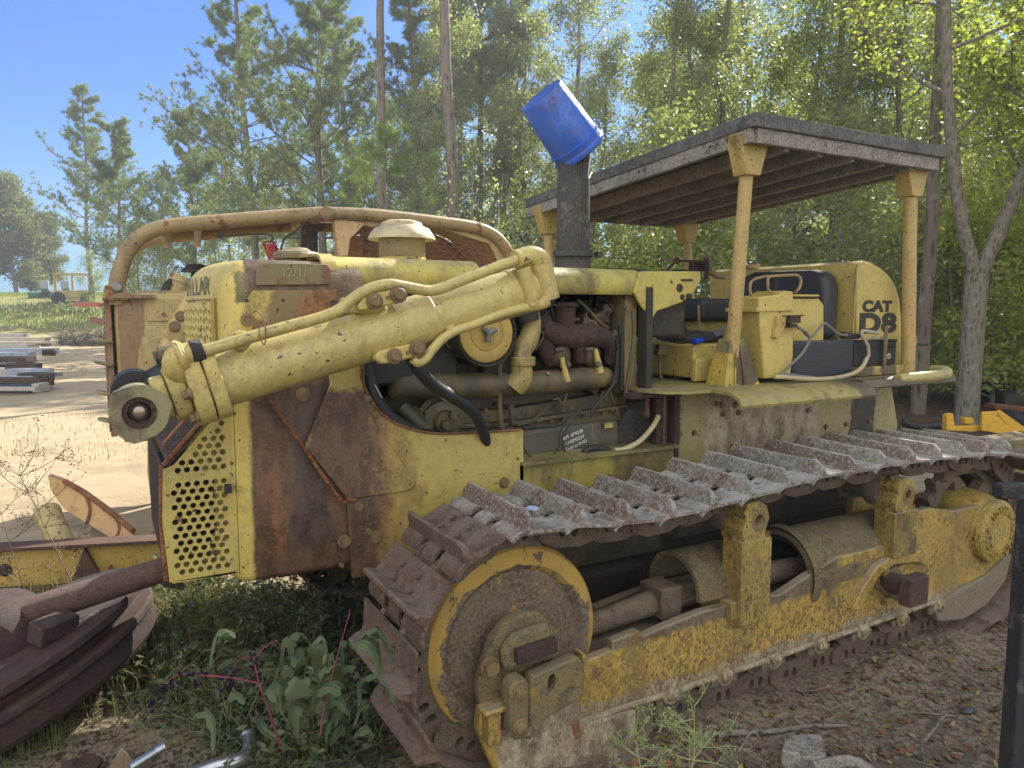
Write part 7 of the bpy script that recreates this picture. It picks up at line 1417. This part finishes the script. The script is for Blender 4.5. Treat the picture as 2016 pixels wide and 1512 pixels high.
for (x0, y0, x1, y1, nb, yy) in ((330,1345,300,1390,22,1.95),(455,1320,450,1365,16,1.9),(497,1283,510,1345,18,1.9),(355,1330,410,1332,14,1.92),(700,1310,702,1350,10,1.95)):
    m = MB()
    for i in range(nb): t = i/nb; p = at(x0+(x1-x0)*t, y0+(y1-y0)*t, Y=yy)+V(rg.normal(size=3)*.007); m.sph(p, .0055, 6)
    m.build('berry_cluster', Mt['berry'], PW)
def broad(px, py, yy, L, W_, a, tilt, nm='leaf'):
    p = at(px, py, Y=yy); m = MB(); vs = []; K = 9
    for i in range(K+1):
        t = i/K; w = W_*math.sin(PI*min(1, t*.95+.03))**.8*(1-.25*t); z = .02*math.sin(t*PI)*1.5-.05*t*t; rip = .006*math.sin(t*19)
        vs += [V((t*L, -w, z-.012+rip)), V((t*L, -w*.5, z+.004)), V((t*L, 0, z-.004)), V((t*L, w*.5, z+.004)), V((t*L, w, z-.012-rip))]
    rt = rotm('Z', a)@rotm('X', tilt)@rotm('Y', 15)
    m.add([p+rt@(v) for v in vs], [(i*5+k, i*5+k+1, (i+1)*5+k+1, (i+1)*5+k) for i in range(K) for k in range(4)]); m.build(nm, Mt['pokeleaf'], PW, ang=80)
for i in range(40):
    px, py = rg.uniform(560, 720), rg.uniform(1250, 1450); 
    if i < 8: px, py = rg.uniform(540, 700), rg.uniform(1300, 1440)
    broad(px, py, 1.9+rg.uniform(-.1, .3), rg.uniform(.04, .115), rg.uniform(.013, .034), rg.uniform(0, 360), rg.uniform(-50, 60))
for i in range(10): broad(rg.uniform(380, 520), rg.uniform(1240, 1420), 2.0+rg.uniform(-.1, .3), rg.uniform(.07, .13), rg.uniform(.010, .02), rg.uniform(0, 360), rg.uniform(-50, 60))
# tangle of small weeds and trailing stems in front of the radiator guard
rg = np.random.default_rng(91); mt = MB(); C = []
for i in range(950):
    px, py = rg.uniform(300, 730), rg.uniform(1165, 1500)
    if px < 420 and py > 1400: continue
    x, y = gpt(px, py); p = V((x, y, 0)); d = V((rg.normal(), rg.normal(), rg.uniform(.3, 1.6))).normalized(); L = rg.uniform(.12, .48); e = [p]
    for k in range(6): d = (d+V(rg.normal(size=3)*.28)-V((0, 0, .10))).normalized(); e.append(e[-1]+d*L/6)
    mt.tube(e, [.0024, .0010], 4, caps=False)
    for k in range(7): q = e[int(rg.integers(1, 7))]; C.append(list(q+V(rg.normal(size=3)*.02)))
C = np.array(C); C = np.repeat(C, 3, 0)+rg.normal(size=(len(C)*3, 3))*.02; C[:, 2] = np.abs(C[:, 2]); vv, f = leaf_cloud(C, .040*rg.uniform(.4, 1.5, len(C)), 92, asp=.42)
o = np_mesh('weed_tangle', vv, f, Mt['pokeleaf']); tag(o, kind='stuff'); o2 = mt.build('weed_tangle_stems', Mt['tstem'] if 'tstem' in Mt else Mt.setdefault('tstem', plain('weed_stem', (.20,.17,.09), .8, 0, .5)), None, weld=False); o2.parent = o; tag(o2, kind='stuff')
# brush pile on the rise
mt = MB(); r = np.random.default_rng(9)
for i in range(700):
    dd = 38; p = wp(r.uniform(115, 245), 0, dd); x = (r.uniform()); p.z = gz(p.x, p.y)+abs(r.normal())*.35; d = V(r.normal(size=3)).normalized()*r.uniform(.3, 1.0); mt.tube([p, p+d*.5+V(r.normal(size=3)*.05), p+d], [.016, .006], 3, caps=False)
o = mt.build('brush_pile', Mt['bark_grey'], None, weld=False); tag(o, kind='stuff')
# ================================================================ light
SUN_AZ, SUN_EL = R(61.3), R(39.3)     # azimuth from +Y toward +X
sd = V((math.sin(SUN_AZ)*math.cos(SUN_EL), math.cos(SUN_AZ)*math.cos(SUN_EL), math.sin(SUN_EL)))
L = bpy.data.lights.new('sun', 'SUN'); L.energy = 4.6; L.angle = R(.53); L.color = (1, .93, .80)
lo = bpy.data.objects.new('sun', L); COL.objects.link(lo); lo.rotation_euler = sd.to_track_quat('Z', 'Y').to_euler()
w = bpy.data.worlds.new('World'); SC.world = w; w.use_nodes = True; nt = w.node_tree; nt.nodes.clear()
sk = nt.nodes.new('ShaderNodeTexSky'); sk.sky_type = 'NISHITA'; sk.sun_disc = False; sk.sun_elevation = SUN_EL; sk.sun_rotation = SUN_AZ; sk.air_density = 1.0; sk.dust_density = .6; sk.ozone_density = 1.6
bg = nt.nodes.new('ShaderNodeBackground'); bg.inputs[1].default_value = .11; ou = nt.nodes.new('ShaderNodeOutputWorld')
# deeper blue air, and an added, unseen bright cloud bank behind the camera for fill light
def nn(t, **k):
    o = nt.nodes.new(t)
    for a, b in k.items(): setattr(o, a, b)
    return o
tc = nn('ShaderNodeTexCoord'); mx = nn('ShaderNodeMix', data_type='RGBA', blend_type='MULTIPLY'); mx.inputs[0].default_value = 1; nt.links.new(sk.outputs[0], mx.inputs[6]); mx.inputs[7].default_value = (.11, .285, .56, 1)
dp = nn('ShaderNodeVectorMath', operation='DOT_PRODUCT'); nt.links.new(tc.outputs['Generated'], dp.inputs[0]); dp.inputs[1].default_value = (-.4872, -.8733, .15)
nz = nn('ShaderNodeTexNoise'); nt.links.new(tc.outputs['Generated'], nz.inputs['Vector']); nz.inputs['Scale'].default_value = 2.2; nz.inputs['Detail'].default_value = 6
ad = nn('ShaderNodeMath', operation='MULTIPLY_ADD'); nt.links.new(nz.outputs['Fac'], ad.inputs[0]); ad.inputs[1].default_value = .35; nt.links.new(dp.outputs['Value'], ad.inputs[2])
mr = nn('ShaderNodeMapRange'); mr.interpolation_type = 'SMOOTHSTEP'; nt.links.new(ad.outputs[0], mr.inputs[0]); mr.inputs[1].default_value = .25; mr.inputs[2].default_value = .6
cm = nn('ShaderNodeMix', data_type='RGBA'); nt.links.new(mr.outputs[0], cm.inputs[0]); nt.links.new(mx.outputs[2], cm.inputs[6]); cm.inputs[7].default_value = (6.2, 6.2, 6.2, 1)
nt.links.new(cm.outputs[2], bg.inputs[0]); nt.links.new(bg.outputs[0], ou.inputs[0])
HZ = MB(); HZ.box((-160, -60, -1.4), (220, 320, 34)); hz = bpy.data.materials.new('haze_air'); hz.use_nodes = True; hn = hz.node_tree; hn.nodes.clear()
pv = hn.nodes.new('ShaderNodeVolumePrincipled'); pv.inputs['Color'].default_value = (.86, .93, 1, 1); pv.inputs['Density'].default_value = .0016; pv.inputs['Anisotropy'].default_value = .35; ho = hn.nodes.new('ShaderNodeOutputMaterial'); hn.links.new(pv.outputs[0], ho.inputs['Volume'])
ob = HZ.build('haze', hz, None); tag(ob, kind='stuff')
SC.view_settings.view_transform = 'Standard'; SC.view_settings.look = 'None'; SC.view_settings.exposure = 1.45; SC.view_settings.gamma = 1
SC.render.engine = 'CYCLES'; SC.cycles.max_bounces = 6; SC.cycles.transparent_max_bounces = 4; SC.cycles.transmission_bounces = 3
